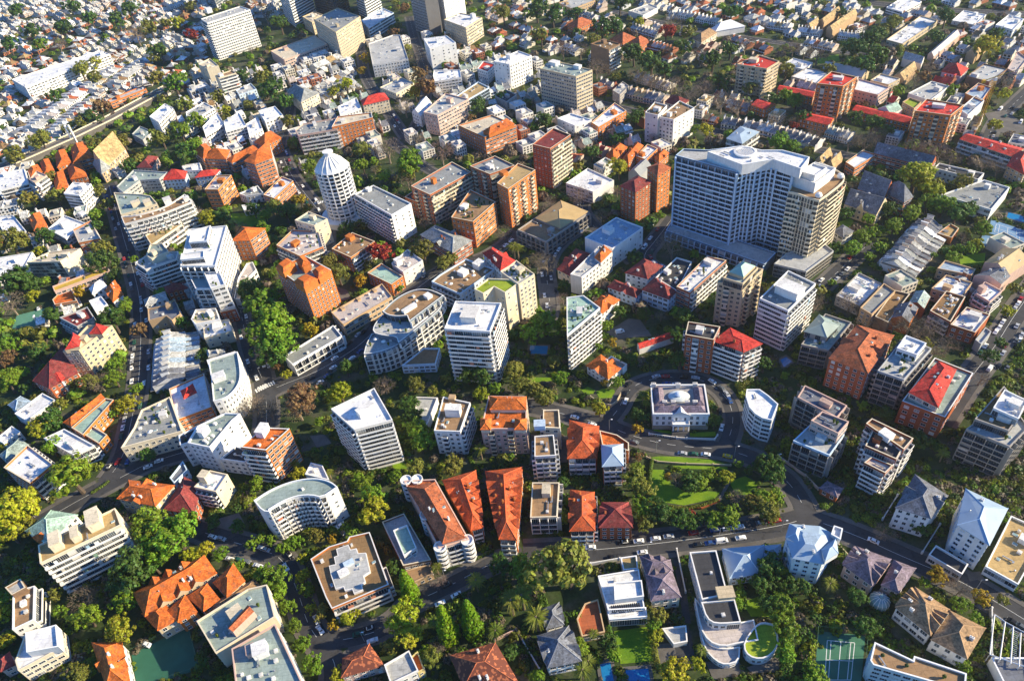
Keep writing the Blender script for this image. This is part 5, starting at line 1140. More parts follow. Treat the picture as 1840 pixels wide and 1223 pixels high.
# ------------------------------------------------------------------ buildings from the measured table
NAMES = {'a': ('apartment_building', 'apartment building'), 'h': ('house', 'house'), 'o': ('office_building', 'building'), 't': ('hotel', 'hotel')}
def soften(P, S, lim=62):
    """round the gentle corners of a plan so that curved fronts read as curves"""
    for _ in range(2):
        n = len(P); Q = []; T = []
        for i in range(n):
            a, b, c = Vector(P[i-1]), Vector(P[i]), Vector(P[(i+1) % n]); e1, e2 = b-a, c-b
            if e1.length > .1 and e2.length > .1 and 3 < math.degrees(e1.angle(e2)) < lim and min(e1.length, e2.length) > 3:
                Q += [tuple(b-e1*.25), tuple(b+e2*.25)]; T += [S[i-1], S[i]]
            else: Q.append(P[i]); T.append(S[i])
        P, S = Q, T
    return P, S
def parse_block(f, reg, prev, base):
    p, h, wc, st, roof = f[:5]; opts = {}
    if len(f) > 5:
        for t in f[5].split(';'):
            if '=' in t: k, v = t.split('=', 1); opts[k] = v
    isb = p[0] == 'b' and p[1].isdigit() or p[:2] == 'b-'
    if isb: p = p[1:]
    PX = []
    for t in p.split():
        r = reg
        if t[0] in REG and not t[0].isdigit(): r, t = t[0], t[1:]
        x, y = map(float, t.split(',')); PX.append(px(r, x, y))
    z0 = 0
    up = opts.pop('up', None)
    if up:
        bb = prev if up == '2' else base; z0 = bb['h']-bb.get('pp', .9 if bb['rt'] == 'f' else 0)
        if bb['rt'] != 'f': z0 = bb['h']-.1
    if '@' in h:
        i, y = h.split('@'); r = reg
        if y[0] in REG and not y[0].isdigit(): r, y = y[0], y[1:]
        H = solve_h('*', PX[int(i)], px(r, 0, float(y))[1])
    elif h[0] in '+-': H = (base if not up or up == '1' else prev)['h']+float(h)
    else: H = float(h)
    zp = 0 if isb else H
    P = [tuple(ray(x, y, zp))[:2] for x, y in PX]
    if len(P) == 3:
        P.append((P[0][0]+P[2][0]-P[1][0], P[0][1]+P[2][1]-P[1][1]))
    sts = st.split(','); sts = [sts[min(i, len(sts)-1)] for i in range(len(P))]
    if opts.pop('sm', None): P, sts = soften(P, sts)
    k = dict(P=P, h=H, wc=wc, st=sts, rt=roof[0], rc=roof[1] if len(roof) > 1 else 'H', z0=z0)
    for a, v in opts.items():
        if a == 'rm': k[a] = {'TILE': TILE, 'GLASS': GLASSRAIL, 'MOTTLE': MOTTLE, 'METAL': METAL}[v]
        elif a == 'box':
            L = []
            for q in v.split('/'):
                q = q.split(','); r = reg
                if q[0][0] in REG and not q[0][0].isdigit(): r, q[0] = q[0][0], q[0][1:]
                w_ = ray(*px(r, float(q[0]), float(q[1])), H+1); L.append((w_.x, w_.y, float(q[2]), float(q[3]), float(q[4]))+((WC[q[5]],) if len(q) > 5 else ()))
            k['box'] = L
        elif a in ('t', 'cat'): k[a] = v
        elif a in ('pots', 'sun', 'ch', 'cap'): k[a] = int(v)
        else: k[a] = float(v)
    return k
cur = None; todo = []
for line in BLD.strip().splitlines():
    if line.startswith('#') or not line.strip(): continue
    f = line.split('|')
    if f[0] == '+':
        blk = parse_block(f[2:], f[1], cur['blocks'][-1], cur['blocks'][0]); cur['blocks'].append(blk)
    else:
        blk = parse_block(f[4:], f[1], None, None); cur = dict(kind=f[0], nick=f[2], label=f[2]+', '+f[3], blocks=[blk]); todo.append(cur)
for i, t in enumerate(todo):
    nm, cat = NAMES[t['kind']]; c2 = t['blocks'][0].get('cat')
    if c2: nm = cat = c2
    try: building(nm, t['label'], cat, t['blocks'], None, t['nick'], i+11)
    except Exception as e: print('BUILD FAIL', t['nick'], repr(e))
    if t['blocks'][0]['h'] > 60 or t['blocks'][0]['h'] < 3.5: print('height', t['nick'], round(t['blocks'][0]['h'], 1))
# ------------------------------------------------------------------ the round tower
def ring(c, r, n, ph=0): return [(c[0]+r*math.cos(2*math.pi*i/n+ph), c[1]+r*math.sin(2*math.pi*i/n+ph)) for i in range(n)]
def round_tower():
    c = at('F', 622, 352); H = solve_h('F', (556, 0), 352); c = (c.x, c.y); R = 11.8; n = 18
    H = max(34, min(60, H))
    k = dict(P=ring(c, R, n), h=H, wc='w', st=['n'], rt='f', rc='W', cl=0, cap=0, pp=.3)
    B = Bld('round_tower', 'round white tower with ribbed dome roof beside the curving street', 'apartment building', (*c, 0)); occupy(k['P'], 3, 1)
    b = MB(); b.lathe([(R-1.7, 0), (R-1.7, H)], 36); me = b.mesh('wall', [WALL]); add('wall', me, B.r, (.16, .16, .16))
    fh = 2.85; nf = int(H/fh)
    for f in range(nf):
        z = 1+f*fh
        b = MB(); n2 = 36
        b.lathe([(R-1.7, z-.12), (R, z-.12), (R, z+.95), (R-.12, z+.95), (R-.12, z+.12), (R-1.7, z+.12)], n2, 0, cap=False); add('balcony', b.mesh('balcony', [PAINT]), B.r, WC['w'])
        if f % 1 == 0:
            g = MB(); g.lathe([(R-1.66, z+.2), (R-1.66, z+2.4)], 36, cap=False); add('window', g.mesh('window', [GLASS]), B.r)
    for i in range(n):
        t = 2*math.pi*i/n; d = (math.cos(t), math.sin(t))
        b = MB(); b.obox((d[0]*(R-.6), d[1]*(R-.6)), d, (-d[1], d[0]), .85, .35, 0, H); add('pier', b.mesh('pier', [PAINT]), B.r, WC['w'])
    rf = MB(); rf.lathe([(R+.1, H), (R*.68, H+4.2), (R*.26, H+8.6), (R*.26, H+9)], n, 0); ro = add('roof', rf.mesh('roof', [METAL]), B.r, (.78, .78, .76))
    for i in range(n):
        t = 2*math.pi*i/n; q = [Vector((r*math.cos(t), r*math.sin(t), z)) for r, z in ((R+.4, H-1), (R*.70, H+4.5), (R*.27, H+8.9))]
        b = MB(); b.tube(q[0], q[1], .3, .25, 4); b.tube(q[1], q[2], .25, .2, 4); add('rib', b.mesh('rib', [PAINT]), ro, WC['w'])
    b = MB(); b.lathe([(R*.24, H+9), (R*.24, H+11), (R*.31, H+11.1), (R*.31, H+11.8), (R*.2, H+11.8)], n); b.tube((0, 0, H+10), (0, 0, H+17), .12, .05, 5); add('lantern', b.mesh('lantern', [PAINT]), B.r, WC['w'])
    b = MB(); b.lathe([(R+4.5, 0), (R+4.5, 4), (R+5, 4.1), (R+5, 4.6), (R, 4.8)], 30); add('podium', b.mesh('podium', [WALL]), B.r, WC['w'])
    FOOT.append((*c, 'round white tower', 12))
round_tower()
# ------------------------------------------------------------------ the tall twin hotel block
def P_(reg, s, z): return pts(reg, s, z)
def big_block():
    H = solve_h('Y', (178, 195), 895); print('big block h', H)
    main = P_('Y', '175,198 735,352 830,318 905,322 1010,292 1095,312 1245,352 1330,250 1250,180 960,150 780,112 470,150 245,140', H)
    pod = P_('Y', '85,885 990,1195 1090,1090 700,960 140,800', 7)
    k1 = dict(P=main, h=H, wc='q', st=['G', 'G', 'G', 'G', 'G', 'G', 'G', 'n'], rt='f', rc='H', cl=.2, t='v', fh=3.0, cap=1)
    k2 = dict(P=P_('Y', '465,165 785,285 1070,235 1320,320 1400,215 1150,150 960,150 780,110', H+5), h=H+5, z0=H-.9, wc='w', st=['n'], rt='f', rc='W', cl=.5, fz=H)
    k3 = dict(P=pod, h=7, t='v', wc='q', st=['g', 'n'], rt='f', rc='P', cl=.1)
    B = building('hotel_tower', 'huge pale blue balcony slab with stepped white roof beside the glass corner tower', 'apartment building', [k1, k2, k3], None, 'huge pale blue balcony slab', 3)
    for x, y in ((178, 200), (735, 352), (790, 334), (832, 320), (868, 322), (906, 322), (958, 308), (1010, 294), (1052, 303), (1095, 313), (1244, 351)):
        q = ray(*px('Y', x, y), H); b = MB(); b.box(-.45, .45, -2.6, .8, 6, H-.5); add('fin', b.mesh('fin', [PAINT]), B.r, WC['v'], Matrix.Translation((q.x-B.c[0], q.y-B.c[1], 0))@Matrix.Rotation(rad(-22), 4, 'Z'))
    o = ray(*px('Y', 810, 175), H+4.5); b = MB(); b.lathe([(6.5, 0), (6.5, .9), (5.2, 1.1), (5.2, .5), (.1, .5)], 24)
    for i in range(-4, 5): b.box(i*.95-.12, i*.95+.12, -4, 4, .5, .9, 1)
    add('skylight', b.mesh('skylight', [PAINT, DARK]), B.r, WC['w'], Matrix.Translation(o-Vector(B.c)))
    H2 = solve_h('Y', (1470, 600), 1225); print('corner h', H2)
    t = P_('Y', '1205,530 1290,545 1400,590 1490,610 1560,560 1740,420 1690,350 1500,260 1330,330', H2)
    t, ts = soften(t, ['B', 'c', 'B', 'c', 'B', 'B', 'n', 'n', 'n'])
    kt = dict(P=t, h=H2, wc='c', st=ts, rt='f', rc='F', cl=.1, t='c', fh=3.0)
    kb = dict(P=P_('Y', '1235,385 1455,455 1640,315 1450,260', H2+5.5), h=H2+5.5, z0=H2-.9, wc='w', st=['n'], rt='f', rc='W', cl=.3)
    kc = dict(P=P_('Y', '1325,345 1450,385 1560,310 1430,270', H2+9), h=H2+9, z0=H2+4.5, wc='w', st=['n'], rt='f', rc='W', cl=0)
    kp = dict(P=P_('Y', '1075,1190 1370,1260 1620,1075 1500,980 1180,1100', 9), h=9, wc='g', st=['c', 'c'], rt='f', rc='H', cl=0)
    T = building('corner_tower', 'cream and glass corner tower with curved balconies beside the huge balcony slab', 'apartment building', [kt, kb, kc, kp], None, 'glass corner tower', 5)
    for x, y in ((1485, 555), (1685, 380)):
        q = ray(*px('Y', x, y), H2+1.5); b = MB(); b.lathe([(.3, 0), (.3, .5), (1.6, .8), (2, 1.8), (1.5, 3), (.2, 3.5)], 14); add('satellite_dome', b.mesh('satellite_dome', [PAINT]), T.r, WC['w'], Matrix.Translation(q-Vector((0, 0, 2.4))-Vector(T.c)))
big_block()
# ------------------------------------------------------------------ the domed mansion
def mansion():
    H = 10.8; zb = 2.6
    P = P_('V', '165,560 840,560 825,205 150,215', H); occupy(P, 3, 1); c = (sum(p[0] for p in P)/4, sum(p[1] for p in P)/4, 0)
    # square the plan up on its front wall
    a = Vector(P[0]); ax = (Vector(P[1])-a).normalized(); ay = Vector((-ax.y, ax.x)); W = (Vector(P[1])-a).length; Dp = ((Vector(P[3])-a).dot(ay)+(Vector(P[2])-a).dot(ay))/2
    rz = math.atan2(ax.y, ax.x); o = a+ax*W/2
    r = root('mansion', (o.x, o.y, 0), 'white domed mansion with slate roofs and columned porch', 'mansion', None, rz)
    def part(n, b, m, col, par=r): return add(n, b.mesh(n, m), par, col)
    w2 = W/2; print('mansion', round(W, 1), round(Dp, 1))
    b = MB(); b.box(-w2-.3, w2+.3, -.3, Dp+.3, 0, zb); part('stone_base', b, [BRICK], (.34, .29, .22))
    b = MB(); b.box(-w2, w2, 0, Dp, zb, H-1.2); b.box(-4, 4, -.7, 0, zb, H-1.2); part('wall', b, [WALL], (.80, .79, .76))
    b = MB(); b.box(-w2-.4, w2+.4, -.4, .3, H-1.2, H); b.box(-w2-.4, w2+.4, Dp-.3, Dp+.4, H-1.2, H); b.box(-w2-.4, -w2+.3, .3, Dp-.3, H-1.2, H); b.box(w2-.3, w2+.4, .3, Dp-.3, H-1.2, H); b.box(-4.2, 4.2, -1.0, -.4, H-1.2, H-.1)
    part('parapet', b, [PAINT], (.80, .79, .76))
    # slate ranges on three sides, flat lead roof in the middle
    b = MB(); z1, z2 = H-1.3, H+1.5
    def gable(x0, x1, y0, y1, along):
        if along == 'x':
            ym = (y0+y1)/2; b.face([(x0,y0,z1),(x1,y0,z1),(x1-3,ym,z2),(x0+3,ym,z2)]); b.face([(x1,y1,z1),(x0,y1,z1),(x0+3,ym,z2),(x1-3,ym,z2)]); b.face([(x1,y0,z1),(x1,y1,z1),(x1-3,ym,z2)]); b.face([(x0,y1,z1),(x0,y0,z1),(x0+3,ym,z2)])
        else:
            xm = (x0+x1)/2; b.face([(x0,y0,z1),(x1,y0,z1),(xm,y0+3,z2)]); b.face([(x1,y0,z1),(x1,y1,z1),(xm,y1-3,z2),(xm,y0+3,z2)]); b.face([(x1,y1,z1),(x0,y1,z1),(xm,y1-3,z2)]); b.face([(x0,y1,z1),(x0,y0,z1),(xm,y0+3,z2),(xm,y1-3,z2)])
    gable(-w2+.3, w2-.3, .3, 6.3, 'x'); gable(-w2+.3, -w2+6, 4.5, Dp-.3, 'y'); gable(w2-6, w2-.3, 4.5, Dp-.3, 'y')
    b.face([(-4.2, -1, H-.1), (4.2, -1, H-.1), (0, 3.3, z2-.05)][::1]); part('roof', b, [TILE], RC['Z'])
    b = MB(); b.face([(-4.3, -1.02, H-.12), (4.3, -1.02, H-.12), (0, -1.02, H+1.9)]); b.face([(-4.3, -1.02, H-.12), (0, -1.02, H+1.9), (0, 3.2, z2+.1), (-2.2, .6, H+.3)]); b.face([(4.3, -1.02, H-.12), (2.2, .6, H+.3), (0, 3.2, z2+.1), (0, -1.02, H+1.9)]); part('pediment', b, [PAINT], (.66, .63, .60))
    b = MB(); b.box(-w2+5.5, w2-5.5, 6, Dp-.3, H-1.6, H-.9); part('flat_roof', b, [FLAT], (.36, .33, .31))
    cy = Dp*.60; b = MB(); b.lathe([(3.5, H-1), (3.5, H-.2), (3.8, H-.1), (3.0, H+.4), (1.6, H+.8)], 28, 0, (0, cy), 1.35); dm = part('dome', b, [FLAT], (.62, .66, .63))
    b = MB(); b.lathe([(1.5, H+.7), (1.5, H+1.4), (1.7, H+1.5), (.9, H+2.0), (.1, H+2.2)], 14, 0, (0, cy), 1.25); part('lantern', b, [PAINT], (.74, .80, .84), dm)
    for x, y in ((-w2+5.5, 7), (w2-5.5, 7), (-w2+1, Dp-1), (w2-4.5, Dp-1), (0, Dp-1.2), (-3, 7), (3.4, 7)):
        add('chimney', U_CHIM, r, (.66, .62, .56), Matrix.Translation((x, y, H-1))@Matrix.Diagonal((2.0, 1.2, 3.2 if y > 8 else 2.2, 1)))
    nb = [-w2+W*q for q in (.075, .19, .30, .42, .5, .58, .70, .81, .925)]
    for fl, z in ((0, zb+.2), (1, zb+3.7)):
        for x in nb:
            cen = abs(x) < 3
            if fl == 0 and cen: continue
            add('window', UW['t'], r, (.8, .8, .78), Matrix.Translation((x, -.7 if cen else 0, z))@Matrix.Rotation(math.pi, 4, 'Z')@Matrix.Diagonal((-3.0 if not cen else -2.2, 1, 2.9, 1)))
        for sx in (-1, 1):
            for j in range(5):
                add('window', UW['t'], r, (.8, .8, .78), Matrix.Translation((sx*w2, 3+j*(Dp-5)/4.5, z))@Matrix.Rotation(sx*math.pi/2, 4, 'Z')@Matrix.Rotation(math.pi, 4, 'Z')@Matrix.Diagonal((3, 1, 2.9, 1)))
    b = MB(); b.box(-3.9, 3.9, -3.6, -.7, zb+3.1, zb+3.8); b.box(-3.9, 3.9, -3.6, -3.3, zb+3.8, zb+4.5); b.box(-3.9, -3.6, -3.3, -.7, zb+3.8, zb+4.5); b.box(3.6, 3.9, -3.3, -.7, zb+3.8, zb+4.5)
    po = part('porch', b, [PAINT], (.8, .79, .76))
    for x in (-3.5, -1.3, 1.3, 3.5): b = MB(); b.lathe([(.34, zb), (.28, zb+3.1)], 10, 0, (x, -3.3)); part('column', b, [PAINT], (.8, .79, .76), po)
    b = MB()
    for i in range(5): b.box(-3.9-.1*i, 3.9+.1*i, -4.2-i*.5, -3.7-i*.5 if i else -.31, 0, zb-i*.5)
    part('steps', b, [PAVE], None)
    FOOT.append((c[0], c[1], 'domed mansion', 16))
mansion()
def extras():
    B = BY['white modern house']; H = 9.3
    for i in range(14):
        p = ray(*px('O', 682+i*14.4, 700-i*1.6), 7.2); B.unit('skylight_slat', U_SLAB, p.x, p.y, 6.3, (1, 0), .45, 2.6, .5, (.03, .03, .035))
    B = BY['purple roofed house']; q = at('P', 848, 660, 3.5); b = MB(); b.lathe([(3.4, 0), (3.4, 3.2), (2.4, 4.4), (.9, 5.1), (.7, 5.8), (.1, 6.2)], 14); o = add('conservatory', b.mesh('conservatory', [GLASSRAIL]), B.r, None, Matrix.Translation(Vector((q.x, q.y, 0))-Vector(B.c)))
    b = MB()
    for i in range(14):
        t = 2*math.pi*i/14; c, s = math.cos(t), math.sin(t); P3 = [Vector((r*c, r*s, z)) for r, z in ((3.45, 0), (3.45, 3.2), (2.45, 4.45), (.95, 5.15))]
        for a, e in zip(P3, P3[1:]): b.tube(a, e, .12, .12, 4)
    add('rib', b.mesh('rib', [PAINT]), o, WC['w'])
    # pergola at the bottom right corner
    z = 6.0; c0 = at('P', 1700, 950, z); t = root('pergola', (c0.x, c0.y, 0), 'white pergola frame over a dark terrace at the bottom right corner', 'pergola')
    b = MB()
    def beam(x0, y0, x1, y1, w_=.22):
        a, e = at('P', x0, y0, z), at('P', x1, y1, z); b.tube(a-Vector((c0.x, c0.y, 0)), e-Vector((c0.x, c0.y, 0)), w_, w_, 4)
        for q in (a, e): b.tube(Vector((q.x-c0.x, q.y-c0.y, 0)), Vector((q.x-c0.x, q.y-c0.y, z)), w_*.8, w_*.8, 4)
    for v in ((1632, 765, 1600, 1040), (1705, 815, 1668, 1075), (1760, 850, 1742, 1100), (1812, 890, 1800, 1120), (1600, 1040, 1850, 1125), (1632, 765, 1705, 815), (1705, 815, 1860, 900)): beam(*v)
    add('frame', b.mesh('frame', [PAINT]), t, WC['w']); b = MB()
    for i in range(17): a, e = at('P', 1752-i*.9, 868+i*13.5, z), at('P', 1795-i*.8, 888+i*13.5, z); b.tube(a-Vector((c0.x, c0.y, 0)), e-Vector((c0.x, c0.y, 0)), .09, .09, 4)
    add('slat_panel', b.mesh('slat_panel', [PAINT]), t, WC['w'])
    # white round corner balconies of the terracotta roofed block
    B = BY['terracotta round bay flats']; Hh = B.top
    for r_, x, y in (('N', 1262, 300), ('N', 1450, 255), ('J', 1030, 1000), ('J', 1105, 995), ('N', 1165, 80)):
        q = ray(*px(r_, x, y), Hh); o = None
        b = MB(); b.lathe([(2.1, 0), (2.1, Hh-.6)], 16, 1, cap=False)
        for f in range(int(Hh/3)): z0 = .4+f*3; b.lathe([(2.1, z0), (2.6, z0), (2.6, z0+1.2), (2.1, z0+1.2)], 16, 0, cap=False)
        b.lathe([(2.1, Hh-.6), (2.6, Hh-.6), (2.6, Hh+.3), (2.2, Hh+.3), (2.2, Hh-.3)], 16); add('corner_balcony', b.mesh('corner_balcony', [PAINT, GLASS]), B.r, WC['w'], Matrix.Translation(Vector((q.x, q.y, 0))-Vector(B.c)))
extras()
# ------------------------------------------------------------------ terrace rows and far suburb houses
def u_house(wallm, seed):
    b = MB(); r = random.Random(seed); x, y = .5, .5
    b.box(-x, x, -y, y*.2, 0, .62)
    k = len(b.v); b.v += [(-x, -y-.02, .62), (x, -y-.02, .62), (x, -.15, 1.0), (-x, -.15, 1.0), (x, .22, .62), (-x, .22, .62)]; b.f += [(k, k+1, k+2, k+3), (k+4, k+5, k+3, k+2)]; b.mi += [1, 1]
    for s in (-1, 1): b.face([(s*x, -y, .62), (s*x, .2, .62), (s*x, -.15, 1.06)][::s]); b.box(s*x-.03 if s > 0 else -x, s*x if s > 0 else -x+.03, -y, .2, .62, .72)
    b.box(-x, .12, .2, y, 0, .42); b.face([(-x, .2, .56), (.14, .2, .56), (.14, y+.02, .42), (-x, y+.02, .42)], 1)
    b.box(-.5, -.38, -.28, -.1, .8, 1.22, 0); b.box(-.515, -.365, -.3, -.08, 1.22, 1.26, 3)
    for z in (.08, .36):
        for xx in (-.25, .2): b.face([(xx-.13, -y-.006, z), (xx+.13, -y-.006, z), (xx+.13, -y-.006, z+.2), (xx-.13, -y-.006, z+.2)], 2)
    b.box(-x, x, -y-.1, -y, .31, .34, 3)
    return b.mesh('terrace_house', [wallm, TILE, GLASS, PAINT])
def tint(m, col):
    c = m.copy(); t = c.node_tree
    for nd in t.nodes:
        if nd.type == 'OBJECT_INFO':
            for l in list(t.links):
                if l.from_node == nd and l.from_socket.name == 'Color':
                    s = l.to_socket; rgbn = t.nodes.new('ShaderNodeRGB'); rgbn.outputs[0].default_value = (*col, 1); t.links.new(rgbn.outputs[0], s)
    return c
HW = [tint(WALL, c) for c in ((.78, .75, .70), (.70, .64, .52), (.62, .50, .42))]+[tint(BRICK, (.34, .13, .07)), tint(WALL, (.66, .68, .70))]
UH = [u_house(m, i) for i, m in enumerate(HW)]
def u_flat(wallm, seed):
    b = MB(); x = .5
    for q, r_ in (((-x,-x),(x,-x)), ((x,-x),(x,x)), ((x,x),(-x,x)), ((-x,x),(-x,-x))):
        b.face([(*q,0),(*r_,0),(*r_,1),(*q,1)]); i0, i1 = (q[0]*.94, q[1]*.97), (r_[0]*.94, r_[1]*.97); b.face([(*q,1),(*r_,1),(*i1,1),(*i0,1)]); b.face([(*i0,1),(*i1,1),(*i1,.92),(*i0,.92)])
    b.face([(-.47,-.485,.92),(.47,-.485,.92),(.47,.485,.92),(-.47,.485,.92)], 1); b.box(-.3, .05, -.1, .16, .92, 1.2, 0); b.box(.15, .32, -.3, -.18, .92, 1.0, 3); b.box(.1, .3, .2, .3, .92, .98, 3)
    for z in (.1, .4, .68):
        for i in range(4):
            t = -.36+i*.24
            for (px_, py_, dx, dy) in ((t, -.506, 1, 0), (.506, t, 0, 1), (t, .506, -1, 0)): b.face([(px_-dx*.07, py_-dy*.07, z), (px_+dx*.07, py_+dy*.07, z), (px_+dx*.07, py_+dy*.07, z+.17), (px_-dx*.07, py_-dy*.07, z+.17)], 2)
    return b.mesh('small_flats', [wallm, FLAT, GLASS, PAINT])
def u_cottage(wallm, seed):
    b = MB(); b.box(-.47, .47, -.47, .3, 0, .55); k = len(b.v); b.v += [(-.5,-.5,.53),(.5,-.5,.53),(.5,.33,.53),(-.5,.33,.53),(-.12,-.2,1),(.12,0,1)]; b.f += [(k,k+1,k+5,k+4),(k+1,k+2,k+5),(k+2,k+3,k+4,k+5),(k+3,k,k+4)]; b.mi += [1]*4
    b.box(-.47, .1, .3, .5, 0, .4); b.face([(-.5, .3, .52), (.12, .3, .52), (.12, .52, .4), (-.5, .52, .4)], 1); b.box(.2, .3, -.1, .0, .6, 1.15)
    for x in (-.28, .24): b.face([(x-.12, -.476, .1), (x+.12, -.476, .1), (x+.12, -.476, .4), (x-.12, -.476, .4)], 2)
    return b.mesh('cottage', [wallm, TILE, GLASS, PAINT])
HW += [HW[0], HW[1], HW[3]]; UH += [u_flat(m, i) for i, m in enumerate(HW[5:])]; HW += [HW[0], HW[3]]; UH += [u_cottage(m, i) for i, m in enumerate(HW[8:])]
HOUSES = []
TREES = []
for line in TREETXT.strip().splitlines():
    reg, *its = line.split()
    for t in its:
        X, Y, r, k = t.split(','); X, Y, r = float(X), float(Y), float(r)
        x, y = px(reg, X, Y); rp = r/REG[reg][2]
        p = ray(x, y, 6); dist = (p-CAM).dot(DV); R = rp*dist/FPX; R = max(1.3, min(R*(1.28 if y > 560 else 1.2), 13.5)); zc = R*1.15 if k != 'p' else R*1.7
        p = ray(x, y, zc); TREES.append((p.x, p.y, R, k))
for bx, by, tx, ty, r in ((1068, 645, 985, 470, 62), (1335, 935, 1210, 680, 75), (1500, 900, 1418, 575, 72)):
    b0 = at('N', bx, by); H = solve_h('N', (tx, ty), by); R = r/3.82*(b0-CAM).dot(DV)/FPX; TREES.append((b0.x, b0.y, (R, max(9, min(H, 24))), 'c'))
for x, y, R, k in TREES: occupy([(x+(R[0] if k == 'c' else R)*.8*math.cos(q), y+(R[0] if k == 'c' else R)*.8*math.sin(q)) for q in (0, .8, 1.6, 2.4, 3.2, 4, 4.8, 5.6)], 1)

ORD = 'first second third fourth fifth sixth seventh eighth ninth tenth eleventh twelfth thirteenth fourteenth fifteenth sixteenth'.split()
_r = random.Random(77); _n = 0
while _n < 90:
    X, Y = _r.uniform(430, 1840), _r.uniform(40, 620); p = ray(X, Y); R = _r.uniform(3.2, 5.2)
    if occ(p.x, p.y, 3) == 0: TREES.append((p.x, p.y, R, 'b' if _r.random() < .7 else 'a')); occupy([(p.x+R*.6*math.cos(q), p.y+R*.6*math.sin(q)) for q in (0, 1, 2, 3, 4, 5)], 1); _n += 1
def hrow(line):
    reg, nick, s, n, h, wi, cols = line.split('|'); A, Bq, C = [Vector(p) for p in pts(reg, s, 5)]
    n = int(n); h = float(h); u = (C-A)/n; v = Bq-A; w_ = u.length; d = v.length; ang = math.atan2(u.y, u.x)
    flip = u.x*v.y-u.y*v.x < 0
    for i in range(n):
        c = A+u*(i+.5)+v*.5; q = ang+(math.pi if flip else 0); rj = random.Random(i*7+len(nick))
        HOUSES.append((c.x, c.y, q, w_, d, h*rj.uniform(.95, 1.05), int(rj.choice(wi)), rgb(RC[rj.choice(cols)], rj.uniform(.85, 1.1)), 1, ORD[i] if i < 16 else 'last', nick))
        occupy([tuple(c+u*a+v*b_) for a, b_ in ((-.5, -.5), (.5, -.5), (.5, .5), (-.5, .5))], 3)
for l in ROWTXT.strip().splitlines(): hrow(l)
def field(line):
    reg, nick, s, ax0, ax1, gap, h, wi, cols, skip = line.split('|'); P = pts(reg, s); a, b = pts(reg, ax0+' '+ax1); u = (Vector(b)-Vector(a)).normalized(); v = Vector((-u.y, u.x)); rj = random.Random(len(nick)); gap = float(gap); h = float(h); o = Vector(P[0])
    ts = [(Vector(p)-o).dot(u) for p in P]; ss = [(Vector(p)-o).dot(v) for p in P]; y = min(ss); side = 0
    while y < max(ss):
        x = min(ts)+rj.uniform(0, 5); col = rj.choice(cols); wsel = rj.choice(wi); ww = rj.uniform(5.0, 7.0)*(1.6 if wsel in '56789' else 1)
        while x < max(ts):
            if rj.random() < .10: col = rj.choice(cols); wsel = rj.choice(wi); ww = rj.uniform(5, 8)*(1.5 if wsel in '56789' else 1); x += rj.uniform(2, 7)
            c = o+u*x+v*(y+rj.uniform(-.5, .5)); d = rj.uniform(11, 16); q = [tuple(c+u*p_+v*r_) for p_, r_ in ((-ww/2, -d/2), (ww/2, -d/2), (ww/2, d/2), (-ww/2, d/2))]
            if inpoly(P, c.x, c.y) and all(occ(*t) == 0 for t in q+[tuple(c)]) and rj.random() > float(skip):
                HOUSES.append((c.x, c.y, math.atan2(u.y, u.x)+(math.pi if side else 0), ww, d, h*rj.uniform(.85, 1.2), int(wsel), rgb(RC[col if rj.random() < .75 else rj.choice(cols)], rj.uniform(.8, 1.1)), None, None, nick)); occupy(q, 3)
            x += ww+.02
        y += (16.5 if side else gap); side ^= 1
for l in FIELDTXT.strip().splitlines(): field(l)
COLN = {}
def colname(c):
    best = min(RC, key=lambda k: sum((a-b)**2 for a, b in zip(RC[k], c))); return dict(X='red orange roof', W='white roof', G='grey roof', E='pale green roof', N='green roof', B='brown roof', O='orange roof', R='red roof', T='terracotta roof', D='black roof', S='slate roof', M='maroon roof', Y='yellow roof', L='lime roof', U='blue grey roof', K='tan roof', P='pale pink roof', Z='violet roof', H='light grey roof', C='cream roof', F='rust brown roof')[best]
HOUSES.sort(key=lambda q: q[0]**2+q[1]**2)
print('houses', len(HOUSES))
far = MB(); FARROOF = tint(TILE, (.4, .4, .4))
def pal(m, cols):
    t = m.node_tree; g = t.nodes.new('ShaderNodeNewGeometry'); cr = t.nodes.new('ShaderNodeValToRGB'); cr.color_ramp.interpolation = 'CONSTANT'; e = cr.color_ramp.elements
    e[0].color = (*cols[0], 1); e[1].position = 1/len(cols); e[1].color = (*cols[1], 1)
    for i, c in enumerate(cols[2:]): k = e.new((i+2)/len(cols)); k.color = (*c, 1)
    t.links.new(g.outputs['Random Per Island'], cr.inputs[0])
    for nd in t.nodes:
        if nd.type == 'RGB':
            for l in list(nd.outputs[0].links): t.links.new(cr.outputs[0], l.to_socket)
pal(FARROOF, [RC[c] for c in 'HHWHGGPKHWTHHBGSHWPH'])
NH = 285
def near_names(x, y):
    q = sorted((math.hypot(x-a, y-b_)-r_*.8, n) for a, b_, n, r_ in FOOT); return q[0][1], q[1][1]
HL = {}; hl = {}
for i, q in enumerate(HOUSES[:NH]):
    if q[8] is None: hl.setdefault('small %s with %s beside the %s' % ('flat roofed block' if 5 <= q[6] <= 7 else 'house', colname(q[7]), near_names(q[0], q[1])[0]), []).append(i)
for lab, L in hl.items():
    L.sort(key=lambda i: proj((HOUSES[i][0], HOUSES[i][1], 4))[0])
    for j, i in enumerate(L): HL[i] = lab if len(L) == 1 else (('left ' if j == 0 else 'right ')+lab if len(L) == 2 else (ORD[j] if j < 16 else 'last')+' from left, '+lab)
